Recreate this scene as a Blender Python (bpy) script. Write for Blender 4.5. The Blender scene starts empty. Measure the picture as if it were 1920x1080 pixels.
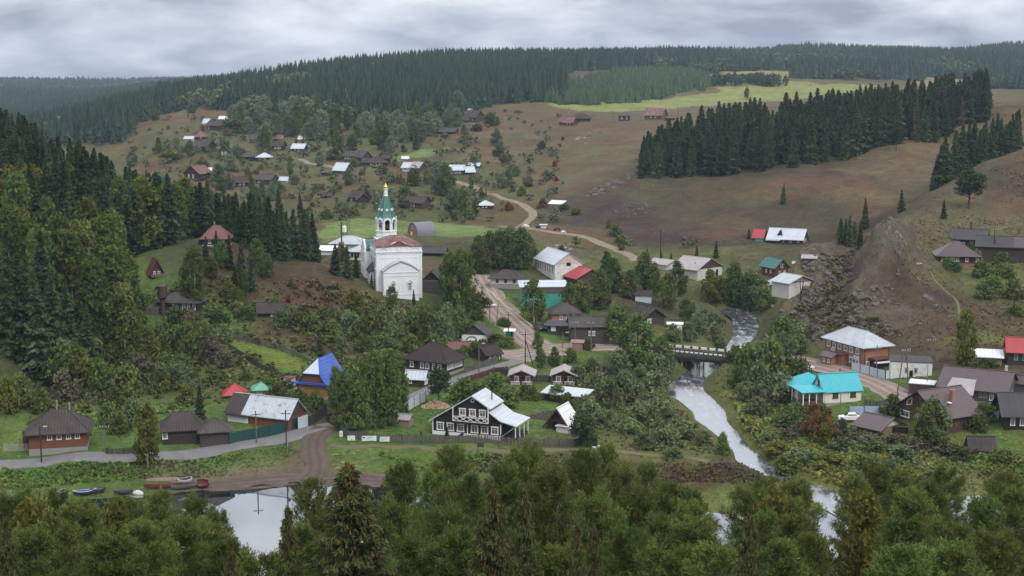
import bpy, bmesh, math, random
import numpy as np
from mathutils import Vector, Matrix

# ---------------------------------------------------------------- camera, sky, sun, exposure
sc = bpy.context.scene
COL = sc.collection
HC = 65.0                                   # camera height above the lower river, metres
FPX = 2600.0                                # focal length in pixels of the 1920 wide photograph
PITCH = math.atan(383.0 / FPX)
cam_d = bpy.data.cameras.new("camera")
cam = bpy.data.objects.new("camera", cam_d)
COL.objects.link(cam)
cam.location = (0, 0, HC)
cam.rotation_euler = (math.pi / 2 - PITCH, 0, 0)
cam_d.sensor_width = 36.0
cam_d.lens = FPX / 1920.0 * 36.0
cam_d.clip_start = 1.0
cam_d.clip_end = 30000.0
sc.camera = cam

SUN_EL, SUN_AZ = math.radians(48), math.radians(150)     # azimuth measured from +Y towards +X
world = bpy.data.worlds.new("World")
sc.world = world
world.use_nodes = True
wn, wl = world.node_tree.nodes, world.node_tree.links
wn.clear()
def W(t, **k):
    n = wn.new(t)
    for a, v in k.items():
        setattr(n, a, v)
    return n
w_out = W("ShaderNodeOutputWorld")
w_bg = W("ShaderNodeBackground")
w_bg.inputs["Strength"].default_value = 0.1
w_sky = W("ShaderNodeTexSky", sky_type='NISHITA', sun_disc=False)
w_sky.sun_elevation = SUN_EL
w_sky.sun_rotation = SUN_AZ
w_sky.air_density = 1.0
w_sky.dust_density = 3.0
w_tc = W("ShaderNodeTexCoord")
w_sep = W("ShaderNodeSeparateXYZ")
wl.new(w_tc.outputs["Generated"], w_sep.inputs[0])
# project the view direction on a flat cloud deck
w_z = W("ShaderNodeMath", operation='ADD'); w_z.inputs[1].default_value = 0.30
w_zm = W("ShaderNodeMath", operation='MAXIMUM'); w_zm.inputs[1].default_value = 0.0
wl.new(w_sep.outputs["Z"], w_zm.inputs[0]); wl.new(w_zm.outputs[0], w_z.inputs[0])
w_dx = W("ShaderNodeMath", operation='DIVIDE'); w_dy = W("ShaderNodeMath", operation='DIVIDE')
wl.new(w_sep.outputs["X"], w_dx.inputs[0]); wl.new(w_z.outputs[0], w_dx.inputs[1])
wl.new(w_sep.outputs["Y"], w_dy.inputs[0]); wl.new(w_z.outputs[0], w_dy.inputs[1])
w_c = W("ShaderNodeCombineXYZ")
wl.new(w_dx.outputs[0], w_c.inputs[0]); wl.new(w_dy.outputs[0], w_c.inputs[1])
w_n1 = W("ShaderNodeTexNoise"); w_n1.inputs["Scale"].default_value = 3.4; w_n1.inputs["Detail"].default_value = 7.0
w_n1.inputs["Roughness"].default_value = 0.56; w_n1.inputs["Distortion"].default_value = 0.2
w_n2 = W("ShaderNodeTexNoise"); w_n2.inputs["Scale"].default_value = 1.3; w_n2.inputs["Detail"].default_value = 3.0
wl.new(w_c.outputs[0], w_n1.inputs["Vector"]); wl.new(w_c.outputs[0], w_n2.inputs["Vector"])
w_mixn = W("ShaderNodeMath", operation='MULTIPLY_ADD'); w_mixn.inputs[1].default_value = 0.62
w_half = W("ShaderNodeMath", operation='MULTIPLY'); w_half.inputs[1].default_value = 0.38
wl.new(w_n2.outputs[0], w_half.inputs[0]); wl.new(w_n1.outputs[0], w_mixn.inputs[0]); wl.new(w_half.outputs[0], w_mixn.inputs[2])
w_r = W("ShaderNodeValToRGB")
cr = w_r.color_ramp
cr.elements[0].position = 0.40; cr.elements[0].color = (1.8, 1.95, 2.35, 1)
cr.elements[1].position = 0.62; cr.elements[1].color = (5.4, 5.5, 5.75, 1)
e = cr.elements.new(0.5); e.color = (3.3, 3.5, 3.95, 1)
wl.new(w_mixn.outputs[0], w_r.inputs[0])
# brighter towards the zenith, as an overcast sky is
w_zen = W("ShaderNodeMapRange"); w_zen.inputs["From Min"].default_value = 0.0; w_zen.inputs["From Max"].default_value = 0.75
w_zen.inputs["To Min"].default_value = 1.0; w_zen.inputs["To Max"].default_value = 2.65
wl.new(w_zm.outputs[0], w_zen.inputs["Value"])
w_mul = W("ShaderNodeVectorMath", operation='SCALE')
wl.new(w_r.outputs["Color"], w_mul.inputs[0]); wl.new(w_zen.outputs[0], w_mul.inputs["Scale"])
w_mix = W("ShaderNodeMix", data_type='RGBA')
w_mix.inputs["Factor"].default_value = 0.94
wl.new(w_sky.outputs["Color"], w_mix.inputs["A"]); w_warm = W("ShaderNodeMix", data_type='RGBA', blend_type='MULTIPLY')      # the lower deck is cooler than the overhead cloud
w_wf = W("ShaderNodeMapRange"); w_wf.inputs["From Min"].default_value = 0.12; w_wf.inputs["From Max"].default_value = 0.6
wl.new(w_zm.outputs[0], w_wf.inputs["Value"]); wl.new(w_wf.outputs[0], w_warm.inputs["Factor"])
w_warm.inputs["B"].default_value = (1.01, 1.0, 0.95, 1)
wl.new(w_mul.outputs[0], w_warm.inputs["A"]); wl.new(w_warm.outputs["Result"], w_mix.inputs["B"])
wl.new(w_mix.outputs["Result"], w_bg.inputs["Color"])
wl.new(w_bg.outputs[0], w_out.inputs["Surface"])

sun_d = bpy.data.lights.new("sun", 'SUN')
sun_d.energy = 1.1
sun_d.angle = math.radians(25)
sun_d.color = (1.0, 0.96, 0.90)
sun = bpy.data.objects.new("sun", sun_d)
COL.objects.link(sun)
sdir = Vector((math.sin(SUN_AZ) * math.cos(SUN_EL), math.cos(SUN_AZ) * math.cos(SUN_EL), math.sin(SUN_EL)))
sun.rotation_euler = sdir.to_track_quat('Z', 'Y').to_euler()

sc.view_settings.view_transform = 'Standard'
sc.view_settings.look = 'None'
sc.view_settings.exposure = 0.82
sc.view_settings.gamma = 1.0
sc.render.engine = 'CYCLES'
sc.cycles.max_bounces = 5
sc.cycles.diffuse_bounces = 2
sc.cycles.glossy_bounces = 2
sc.cycles.transmission_bounces = 2
sc.cycles.transparent_max_bounces = 4
sc.cycles.volume_bounces = 0
sc.cycles.use_adaptive_sampling = True
sc.cycles.adaptive_threshold = 0.015
sc.cycles.use_denoising = True
sc.cycles.caustics_reflective = False
sc.cycles.caustics_refractive = False
sc.render.use_persistent_data = False

rng = np.random.default_rng(7)
random.seed(7)

# ---------------------------------------------------------------- pixel <-> place
SP, CP = math.sin(PITCH), math.cos(PITCH)
def slope(py):                              # downward slope of the ray through pixel row py
    return math.tan(PITCH + math.atan((py - 540.0) / FPX))
def xz(px, py, Y):                          # the point at depth Y behind pixel (px, py)
    v = (py - 540.0) / FPX
    k = Y / (CP - v * SP)
    return ((px - 960.0) / FPX * k, Y, HC - slope(py) * Y)
def yz(px, py, z):                          # the point at height z behind pixel (px, py)
    return xz(px, py, (HC - z) / slope(py))
def pix(x, y, z):
    f = y * CP - (z - HC) * SP
    up = y * SP + (z - HC) * CP
    return 960 + FPX * x / f, 540 - FPX * up / f

def vnoise(x, y, seed=0):                   # value noise, -1..1
    x = np.asarray(x, float); y = np.asarray(y, float)
    xi, yi = np.floor(x), np.floor(y)
    fx, fy = x - xi, y - yi
    fx, fy = fx * fx * (3 - 2 * fx), fy * fy * (3 - 2 * fy)
    def hsh(a, b):
        s = np.sin(a * 127.1 + b * 311.7 + seed * 74.7) * 43758.5453
        return (s - np.floor(s)) * 2 - 1
    return (hsh(xi, yi) * (1 - fx) + hsh(xi + 1, yi) * fx) * (1 - fy) + (hsh(xi, yi + 1) * (1 - fx) + hsh(xi + 1, yi + 1) * fx) * fy
def fbm(x, y, seed=0, oct=3):
    r, a = 0, 1.0
    for i in range(oct):
        r = r + a * vnoise(x * 2 ** i, y * 2 ** i, seed + i)
        a *= 0.5
    return r
# ---------------------------------------------------------------- terrain heights
CZ = [  # (px, py, height) on the valley floor and low slopes
 (-150,872,3.2),(0,870,3.2),(150,856,3.4),(300,858,3.2),(450,832,3.6),(560,812,3.8),(620,798,4.0),
 (-150,950,.0),(0,944,.0),(150,936,.0),(250,928,.0),(330,923,.0),(400,916,.0),(560,906,.0),(700,907,.0),(850,907,.0),(960,915,.0),
 (60,905,1.0),(200,895,1.4),(330,890,1.3),(450,880,1.2),(480,862,2.2),(660,870,1.6),(800,870,1.4),
 (590,850,2.0),(600,885,.5),(700,832,3.5),(900,846,3.3),(1100,842,3.3),(1300,862,2.9),(1365,874,2.6),(1250,912,.7),(1100,902,.7),(960,890,.8),
 (1340,935,.5),(1350,965,-.05),(1480,915,.6),(1500,985,-.1),(1600,930,.4),(1700,950,.2),(1830,926,.0),(1920,932,.0),(2100,940,0),
 (1500,850,1.4),(1600,880,1.2),(1700,870,1.4),(1900,900,1.0),(1600,818,2.8),(1800,835,2.4),(1500,800,1.8),(1920,850,2.2),(1480,750,2.8),(1420,760,1.8),
 (1560,760,4.3),(1640,700,6),(1500,682,5.4),(1700,735,6),(1850,765,6.3),(1900,805,4.6),(1750,800,4.6),(1640,780,4.4),(1800,700,7.5),(2050,760,7),
 (870,818,3.8),(780,792,4.1),(660,782,4.1),(750,740,4.9),(850,716,5.4),(960,682,6.3),(1000,652,6.5),(1050,640,6.6),(950,602,7.8),(910,552,9.4),
 (1060,606,7.4),(1130,640,6),(1200,640,5.3),(1080,740,4.5),(1150,800,2.8),(1200,842,2.3),(1150,720,4.2),(1220,700,3.5),(1230,660,5),(1410,674,4.8),(1480,660,5.4),
 (920,522,10.4),(850,542,10.8),(810,556,11.0),(740,560,11.5),(1060,524,9.8),(1160,562,7.4),(1250,562,6),(1300,522,8),(1240,602,5.6),(1300,640,3.6),
 (1350,542,6.4),(1450,546,6.6),(1500,548,7.2),(1400,520,8),(1480,520,8.5),(1440,600,4),(1310,600,3.4),
 (590,505,19.5),(540,520,18),(650,535,15.5),(690,570,11.8),(640,602,9.8),(700,640,7.2),(550,640,9.3),(480,622,10.8),(420,652,8.3),(600,662,7.3),(520,692,5.9),(450,702,5.4),(380,702,5.4),
 (300,682,6.2),(200,702,6.5),(340,584,14),(300,640,9.5),(400,442,27.5),(290,516,20.5),(370,500,22),(430,560,15.5),(475,592,12.2),(530,592,12),(200,602,13),(100,750,4.5),(200,765,4.6),(330,790,4.4),(450,790,4.6),(590,745,5.0),
 (0,800,4.6),(-150,780,5.5),(250,560,16),
 (1190,486,9.6),(1010,431,14.8),(1100,460,12.2),(1060,490,12),(980,490,12.0),(1240,480,10.5),(1150,500,9.5),
 (620,431,14),(880,431,13.5),(800,442,13),(640,482,13),(700,470,12.8),(880,470,12.3),
]
CY = [  # (px, py, depth) on the hills
 (500,400,560),(600,372,590),(780,387,560),(500,346,640),(360,342,640),(640,322,650),(700,312,670),(860,327,640),(770,322,660),(540,286,730),(470,302,720),(420,296,720),
 (390,266,760),(340,262,770),(400,244,820),(300,243,840),(880,232,830),(850,250,780),(960,300,680),(1000,340,620),(1100,300,660),(1050,242,820),(1080,230,860),(1220,224,880),
 (1180,262,720),(950,402,545),(1100,352,590),(1000,410,530),(1150,352,575),(1200,337,575),(1200,400,520),(1100,422,495),(1300,420,490),(1250,452,455),(1400,462,440),(1480,459,450),
 (1300,340,570),(1480,320,560),(1600,292,570),(1700,267,580),(1840,232,600),(1920,206,680),(1300,216,950),(1300,190,1100),(1450,166,1250),(1400,145,1450),(1550,160,1300),(1100,200,1000),(1650,166,1250),
 (1500,400,500),(1600,350,525),(1700,330,540),(1800,282,590),(1850,242,615),(1560,440,460),(1600,458,445),(1540,472,430),(1400,410,500),
 (1920,272,490),(1850,300,480),(1740,365,450),(1690,395,435),(1630,432,420),(1560,468,400),(1510,512,378),(1475,588,348),(1800,499,362),(1850,480,388),(1920,480,390),(1800,410,420),(1900,400,425),
 (1715,474,388),(1650,502,372),(1600,542,350),(1550,582,335),(1750,560,325),(1850,560,328),(1700,642,297),(1820,642,292),(1920,640,292),(1520,602,328),(1480,642,314),(1600,640,300),
 (1000,127,1600),(800,131,1500),(600,149,1400),(450,176,1350),(300,198,1300),(200,228,1250),(1200,127,1800),(1400,119,2200),(1700,109,2400),(1950,105,2400),(500,217,950),(800,217,950),(300,228,900),
 (1000,190,1050),(1200,150,1300),(150,262,1350),(60,262,1500),(-100,262,1500),(100,228,1900),(0,200,2300),(100,190,2500),(200,186,2600),(100,162,4000),(280,162,4000),(500,160,4000),(1850,166,1500),(1000,122,3000),(1800,108,4000),
 (220,310,760),(250,290,820),(-200,205,2300),(-200,162,4000),(2200,160,1500),(2200,100,2600),
]
CX = [  # (px, depth, height): ground hidden by trees or ridges
 (0,400,43),(100,395,33),(200,390,27.5),(300,385,21),(-200,400,50),(-400,380,52),(0,300,24),(100,340,25),(-200,300,28),(0,262,15),(100,262,11),(-200,255,14),
 (0,470,24),(-200,480,30),(100,520,12),(0,580,12),(250,500,14),(-250,620,14),(420,400,15),(520,400,13.5),(600,405,13),(100,680,14),(200,640,15),
 (1500,650,40),(1700,660,46),(1300,640,34),(1840,680,51),(1600,800,46),(1750,900,50),(1740,500,24.5),(1850,540,34),(1920,560,40),(1690,480,22),
 (0,15,56),(700,15,56),(1900,15,56),(0,60,30),(400,60,30),(800,60,30),(1200,60,30),(1600,60,30),(2000,60,30),
 (0,100,17),(500,100,17),(960,100,17),(1400,100,17),(1920,100,17),(0,132,8),(500,132,8),(960,132,8),(1400,132,8),(1920,132,8),
 (-200,160,1.2),(0,162,1.2),(300,164,1.2),(600,164,1.2),(960,162,1.2),(1300,160,1.2),(1600,158,1.2),(1920,156,1.2),(2200,156,1.2),
 (-200,178,-1.2),(0,178,-1.2),(300,182,-1.2),(600,186,-1.2),(960,182,-1.2),(1300,178,-1.2),(1600,178,-1.2),(1920,180,-1.2),
 (0,198,-1.2),(300,202,-1.2),(600,206,-1.2),(960,198,-1),(1300,190,-1.2),(1600,192,-1.2),(1920,198,-1.2),
]
P = [yz(*c) for c in CZ] + [xz(*c) for c in CY] + [((px - 960) / FPX * Y, Y, z) for px, Y, z in CX]
P += [(-900, 100, 40), (900, 100, 40), (-1500, 1500, 50), (-900, 600, 45), (900, 600, 75), (1600, 1500, 90), (-2500, 4000, 62), (2500, 4500, 120), (0, 5600, 66), (-600, 5600, 62), (-400, 300, 45), (450, 300, 30), (0, -60, 60), (-200, -60, 60), (200, -60, 60)]
P = np.array(P)
def _warp(xy):                              # compress distance so that far ground stays smooth
    r = np.maximum(np.hypot(xy[:, 0], xy[:, 1]), 1.0)
    k = np.log1p(r / 150.0) * 150.0 / r
    return xy * k[:, None]
_PC = _warp(P[:, :2])
_D = np.hypot(_PC[:, None, 0] - _PC[None, :, 0], _PC[:, None, 1] - _PC[None, :, 1])
_n = len(P)
_A = np.zeros((_n + 3, _n + 3))
_A[:_n, :_n] = -_D + np.eye(_n) * 0.35
_A[:_n, _n] = 1; _A[:_n, _n + 1:] = _PC; _A[_n, :_n] = 1; _A[_n + 1:, :_n] = _PC.T
_S = np.linalg.solve(_A, np.concatenate([P[:, 2], np.zeros(3)]))
def h_raw(x, y):
    xy = _warp(np.stack([x, y], 1))
    out = np.empty(len(xy))
    for i in range(0, len(xy), 20000):
        q = xy[i:i + 20000]
        d = np.hypot(q[:, None, 0] - _PC[None, :, 0], q[:, None, 1] - _PC[None, :, 1])
        out[i:i + 20000] = -d @ _S[:_n] + _S[_n] + q @ _S[_n + 1:]
    return out

# the small river: pairs of bank pixels, upstream to downstream
BANK = [((1290,571),(1290,578)),((1312,573),(1312,581)),((1350,576),(1340,586)),((1400,579),(1362,592)),((1419,595),(1373,603)),((1424,620),(1370,622)),((1412,643),(1363,640)),((1392,657),(1352,655)),
 ((1370,672),(1325,670)),((1352,690),(1296,690)),((1330,708),(1268,708)),((1326,730),(1246,728)),((1345,748),(1250,748)),((1362,766),(1292,772)),((1366,788),(1306,795)),((1390,812),(1335,815)),
 ((1420,845),(1368,845)),((1452,872),(1380,872)),((1510,900),(1440,900)),((1600,928),(1530,945)),((1680,975),(1620,1000))]
_zw = np.interp(np.arange(len(BANK)), [0, 5, 9, 12, 17, 20], [2.3, 1.8, 1.1, .8, .25, .03])
RB = [(np.array(yz(*a, z)), np.array(yz(*b, z))) for (a, b), z in zip(BANK, _zw)]
def subdiv(pts, n):                         # Catmull-Rom through the points
    pts = [np.asarray(p, float) for p in pts]
    q = [2 * pts[0] - pts[1]] + pts + [2 * pts[-1] - pts[-2]]
    out = []
    for i in range(1, len(q) - 2):
        for k in range(n):
            t = k / n
            a, b, c, d = q[i - 1], q[i], q[i + 1], q[i + 2]
            out.append(0.5 * (2 * b + (c - a) * t + (2 * a - 5 * b + 4 * c - d) * t * t + (3 * b - a - 3 * c + d) * t ** 3))
    out.append(pts[-1])
    return np.array(out)
RB = [(a + (b - a) * .07, b + (a - b) * .07) for a, b in RB]
RL, RR = subdiv([a for a, b in RB], 6), subdiv([b for a, b in RB], 6)
RC, RW = (RL + RR) / 2, np.hypot(*(RL - RR).T[:2])
def near_line(x, y, line):                  # distance to a polyline and index of the nearest point
    best, idx = np.full(len(x), 1e9), np.zeros(len(x), int)
    for i in range(len(line)):
        d = np.hypot(x - line[i, 0], y - line[i, 1])
        m = d < best
        best[m] = d[m]; idx[m] = i
    return best, idx

def _rib(*p):
    return [(xz(px, py, Y)[0], Y, w) for px, py, Y, w in p]
RIBS = [(_rib((1660,462,392,.1),(1610,490,380,.35),(1560,515,364,1.),(1515,565,345,1.),(1484,620,322,.6)), 11.0, 8.0), (_rib((1800,490,362,.0),(1740,505,356,.35),(1690,522,349,1.),(1635,556,333,1.),(1600,606,318,.4)), 11.0, 8.0)]
BLUFF = [xz(px, py, Y)[:2] for px, py, Y in ((1600,470,392),(1555,492,374),(1522,530,356),(1494,575,338),(1484,600,330),(1515,610,326),(1560,606,325),(1620,604,323),(1700,604,319))]
def h_full(x, y):
    h = h_raw(x, y)
    r = np.hypot(x, y)
    amp = np.clip((h - 5) / 12, 0.12, 1.0) * np.clip((r - 150) / 100, 0.15, 1)
    h = h + amp * ((0.9 + .7 * np.clip((y - 440) / 80, 0, 1)) * fbm(x / 34, y / 34, 3) + 0.35 * fbm(x / 9, y / 9, 11, 2))
    for pts, hgt, wid in RIBS:
        L0 = np.array(pts); seg = subdiv([np.array((a, b, c)) for a, b, c in L0], 10)
        mm = (x > 60) & (x < 150) & (y > 270) & (y < 430)
        if mm.any():
            d, i = near_line(x[mm], y[mm], seg)
            rug = 1 + .5 * fbm(x[mm] / 8, y[mm] / 8, 23, 3)
            h[mm] += hgt * seg[i, 2] * np.exp(-(d / wid) ** 2) * rug
    bx, by = np.array(BLUFF).T[:2]
    mm = (x > 50) & (x < 150) & (y > 270) & (y < 420)
    if mm.any():
        edge = subdiv([np.array((a, b, 0)) for a, b in BLUFF], 8)
        d, i = near_line(x[mm], y[mm], edge)
        t = edge[np.minimum(i + 1, len(edge) - 1)] - edge[np.maximum(i - 1, 0)]
        side = (x[mm] - edge[i, 0]) * t[:, 1] - (y[mm] - edge[i, 1]) * t[:, 0]
        u = np.clip(d / 9 + .25 * fbm(x[mm] / 7, y[mm] / 7, 29, 2), 0, 1); u = u * u * (3 - 2 * u)
        px_ = 960 + FPX * x[mm] / y[mm]
        h[mm] += np.where(side < 0, u, 0) * 5.0 * np.clip((1760 - px_) / 130, 0, 1) * np.clip((px_ - 1455) / 25, 0, 1) * np.clip((378 - y[mm]) / 45, 0, 1)
    near = np.clip((r - 1400) / 800, 0, 1)
    h = h + near * 9 * fbm(x / 260, y / 260, 5, 2)
    m = (x > 15) & (x < 240) & (y > 170) & (y < 440)
    if m.any():
        d, i = near_line(x[m], y[m], RC)
        zc, hw = RC[i, 2], RW[i] / 2
        hm = h[m]
        bank = zc - 0.7 + np.maximum(0, d - hw + 1.0) * 0.85
        hm = np.minimum(hm, np.where(d < hw + 9, bank, 1e9))
        hm = np.where(d < hw + 4, np.maximum(hm, zc - 0.9), hm)
        h[m] = hm
    return h

_ys = [2.0]
while _ys[-1] < 5600:
    y = _ys[-1]
    _ys.append(y + (2.5 if y < 150 else 1.25 if y < 430 else min(40, 1.25 + (y - 430) * 0.0085)))
GY = np.array(_ys)
GT = np.concatenate([np.linspace(-1.3, -.46, 24)[:-1], np.linspace(-.46, .46, 430), np.linspace(.46, 1.3, 24)[1:]])
GX = GT[None, :] * (GY[:, None] + 25)
_yy = np.repeat(GY[:, None], len(GT), 1)
GH = h_full(GX.ravel(), _yy.ravel()).reshape(GX.shape)
def hz(x, y):                               # height on the built ground mesh (arrays)
    x, y = np.atleast_1d(np.asarray(x, float)), np.atleast_1d(np.asarray(y, float))
    j = np.clip(np.searchsorted(GY, y) - 1, 0, len(GY) - 2)
    fy = np.clip((y - GY[j]) / (GY[j + 1] - GY[j]), 0, 1)
    t = x / (y + 25)
    i = np.clip(np.searchsorted(GT, t) - 1, 0, len(GT) - 2)
    fx = np.clip((t - GT[i]) / (GT[i + 1] - GT[i]), 0, 1)
    return (GH[j, i] * (1 - fx) + GH[j, i + 1] * fx) * (1 - fy) + (GH[j + 1, i] * (1 - fx) + GH[j + 1, i + 1] * fx) * fy
_march = np.concatenate([np.arange(150, 700, .5), np.arange(700, 5000, 3)])
def at(px, py, y0=150):                     # the ground point seen at a pixel of the photograph
    s, v = slope(py), (py - 540.0) / FPX
    k = 1 / (CP - v * SP)
    Y = _march[_march >= y0]
    X = (px - 960) / FPX * k * Y
    g = hz(X, Y) - (HC - s * Y)
    i = int(np.argmax(g > 0)) if (g > 0).any() else len(Y) - 1
    if i > 0 and g[i] > 0:
        t = g[i - 1] / (g[i - 1] - g[i])
        y = Y[i - 1] + (Y[i] - Y[i - 1]) * t
    else:
        y = Y[i]
    x = (px - 960) / FPX * k * y
    return Vector((x, y, float(hz(x, y)[0])))
def g3(x, y):
    return Vector((x, y, float(hz(x, y)[0])))
def inpoly(x, y, poly):
    r = np.zeros(len(x), bool)
    n = len(poly)
    for i in range(n):
        x1, y1 = poly[i][0], poly[i][1]
        x2, y2 = poly[(i + 1) % n][0], poly[(i + 1) % n][1]
        c = ((y1 > y) != (y2 > y)) & (x < (x2 - x1) * (y - y1) / (y2 - y1 + 1e-12) + x1)
        r ^= c
    return r
# ---------------------------------------------------------------- materials
MATS = {}
def nmat(name):
    m = bpy.data.materials.new(name)
    m.use_nodes = True
    t = m.node_tree
    t.nodes.clear()
    return m, t, t.nodes, t.links
def mixc(N, L, a, b, f, blend='MIX'):
    n = N.new("ShaderNodeMix"); n.data_type = 'RGBA'; n.blend_type = blend
    for s, v in (("A", a), ("B", b), ("Factor", f)):
        if hasattr(v, 'is_linked'): L.new(v, n.inputs[s])
        else: n.inputs[s].default_value = (*v, 1) if isinstance(v, tuple) and len(v) == 3 else v
    return n.outputs["Result"]
def ramp(N, L, src, lo, hi, a=0.0, b=1.0):
    n = N.new("ShaderNodeMapRange")
    n.inputs["From Min"].default_value = lo; n.inputs["From Max"].default_value = hi
    n.inputs["To Min"].default_value = a; n.inputs["To Max"].default_value = b
    L.new(src, n.inputs["Value"])
    return n.outputs[0]
def noise(N, L, co, scale, detail=4, rough=0.55, sx=None):
    n = N.new("ShaderNodeTexNoise")
    n.inputs["Scale"].default_value = scale; n.inputs["Detail"].default_value = detail; n.inputs["Roughness"].default_value = rough
    if sx:
        mp = N.new("ShaderNodeMapping"); mp.inputs["Scale"].default_value = sx
        L.new(co, mp.inputs["Vector"]); co = mp.outputs[0]
    L.new(co, n.inputs["Vector"])
    return n.outputs["Fac"]
def finish(N, L, col, rough=0.8, bump=None, bstr=0.3, bdist=0.03, metal=0.0, spec=0.3):
    p = N.new("ShaderNodeBsdfPrincipled"); o = N.new("ShaderNodeOutputMaterial")
    if hasattr(col, 'is_linked'): L.new(col, p.inputs["Base Color"])
    else: p.inputs["Base Color"].default_value = (*col, 1)
    if hasattr(rough, 'is_linked'): L.new(rough, p.inputs["Roughness"])
    else: p.inputs["Roughness"].default_value = rough
    p.inputs["Metallic"].default_value = metal
    p.inputs["Specular IOR Level"].default_value = spec
    if bump is not None:
        b = N.new("ShaderNodeBump"); b.inputs["Strength"].default_value = bstr; b.inputs["Distance"].default_value = bdist
        L.new(bump, b.inputs["Height"]); L.new(b.outputs[0], p.inputs["Normal"])
    L.new(p.outputs[0], o.inputs["Surface"])
    return p
def objco(N):
    return N.new("ShaderNodeTexCoord").outputs["Object"]
def wave(N, L, co, axis, period, prof='SIN'):
    w = N.new("ShaderNodeTexWave"); w.wave_type = 'BANDS'; w.bands_direction = axis; w.wave_profile = prof
    w.inputs["Scale"].default_value = math.pi / 10 / period
    w.inputs["Distortion"].default_value = 0.0
    L.new(co, w.inputs["Vector"])
    return w.outputs["Fac"]

def wood(name, col, period=0.28, axis='Z', var=0.5, rough=0.85, gap=0.55):
    """boards or logs: courses along one axis, weathering streaks and stains"""
    if name in MATS: return MATS[name]
    m, t, N, L = nmat(name); co = objco(N)
    big = ramp(N, L, noise(N, L, co, 0.7, 4), .3, .7)
    sx = (0.6, 0.6, 7) if axis == 'Z' else (6, 6, .5)
    st = ramp(N, L, noise(N, L, co, 1.6, 5, .6, sx), .25, .75)
    dark = tuple(c * (1 - var) for c in col)
    light = tuple(min(.9, c * (1 + var * .7) + .01) for c in col)
    c = mixc(N, L, dark, light, st)
    c = mixc(N, L, c, tuple(c_ * .75 + .012 for c_ in col), ramp(N, L, big, 0, 1, 0, .6))
    w = wave(N, L, co, axis, period)
    seam = ramp(N, L, w, 0.0, 0.22)
    c = mixc(N, L, tuple(x * gap for x in dark), c, seam)
    finish(N, L, c, rough, seam, 0.5, 0.03)
    MATS[name] = m
    return m
def roofing(name, col, col2=None, period=0.55, axis='X', rough=0.5, var=.18, rust=0.0, rustcol=(.22, .09, .04), spec=.4, metal=0.0, both=False):
    """sheet or slate roofing: seams down the slope, patches that have weathered differently"""
    if name in MATS: return MATS[name]
    m, t, N, L = nmat(name); co = objco(N)
    col2 = col2 or tuple(c * (1 - var) for c in col)
    f = ramp(N, L, noise(N, L, co, 0.45, 5, .6), .38, .62)
    c = mixc(N, L, col, col2, f)
    f2 = ramp(N, L, noise(N, L, co, 3.0, 4, .65), .3, .75, 0, .45)
    c = mixc(N, L, c, tuple(x * .6 for x in col), f2)
    if rust > 0:
        rf = ramp(N, L, noise(N, L, co, 0.9, 6, .7), .62 - rust * .25, .72 - rust * .2)
        c = mixc(N, L, c, rustcol, rf)
    w = wave(N, L, co, axis, period)
    seam = ramp(N, L, w, 0, .15)
    c = mixc(N, L, tuple(x * .72 for x in col), c, seam)
    if both:
        w2 = wave(N, L, co, 'Z', .33); s2 = ramp(N, L, w2, 0, .2)
        c = mixc(N, L, tuple(x * .55 for x in col), c, s2)
    finish(N, L, c, rough, seam, .35, .03, metal, spec)
    MATS[name] = m
    return m
def plaster(name, col, stain=(.35, .33, .30), amount=.35, rough=.9, scale=.6):
    if name in MATS: return MATS[name]
    m, t, N, L = nmat(name); co = objco(N)
    f = ramp(N, L, noise(N, L, co, scale, 6, .65), .5, .78, 0, amount)
    c = mixc(N, L, col, stain, f)
    f2 = ramp(N, L, noise(N, L, co, 4, 4, .6), .3, .7, 0, .18)
    c = mixc(N, L, c, tuple(x * .7 for x in col), f2)
    fd = ramp(N, L, noise(N, L, co, 1.0, 4, .6, (3, 3, .35)), .55, .8, 0, amount * .7)
    c = mixc(N, L, c, stain, fd)
    finish(N, L, c, rough, noise(N, L, co, 8, 3), .15, .02)
    MATS[name] = m
    return m
def brick(name, c1, c2, mortar=(.32, .28, .25)):
    if name in MATS: return MATS[name]
    m, t, N, L = nmat(name); co = objco(N)
    mp = N.new("ShaderNodeMapping"); mp.inputs["Rotation"].default_value = (math.pi / 2, 0, math.pi / 4)
    L.new(co, mp.inputs["Vector"])
    b = N.new("ShaderNodeTexBrick")
    b.inputs["Scale"].default_value = 1.0; b.inputs["Brick Width"].default_value = .2; b.inputs["Row Height"].default_value = .085
    b.inputs["Mortar Size"].default_value = .008
    b.inputs["Color1"].default_value = (*c1, 1); b.inputs["Color2"].default_value = (*c2, 1); b.inputs["Mortar"].default_value = (*mortar, 1)
    L.new(mp.outputs[0], b.inputs["Vector"])
    f = ramp(N, L, noise(N, L, co, .5, 5), .35, .7, 0, .5)
    c = mixc(N, L, b.outputs["Color"], tuple(x * .6 for x in c1), f)
    finish(N, L, c, .9, noise(N, L, co, 6, 3), .2, .02)
    MATS[name] = m
    return m
def paint(name, col, rough=.5, var=.25, spec=.4, metal=0.0):
    if name in MATS: return MATS[name]
    m, t, N, L = nmat(name); co = objco(N)
    f = ramp(N, L, noise(N, L, co, 2.5, 5, .65), .35, .75, 0, var * 2)
    c = mixc(N, L, col, tuple(x * .5 for x in col), f)
    finish(N, L, c, rough, None, 0, 0, metal, spec)
    MATS[name] = m
    return m
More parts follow.
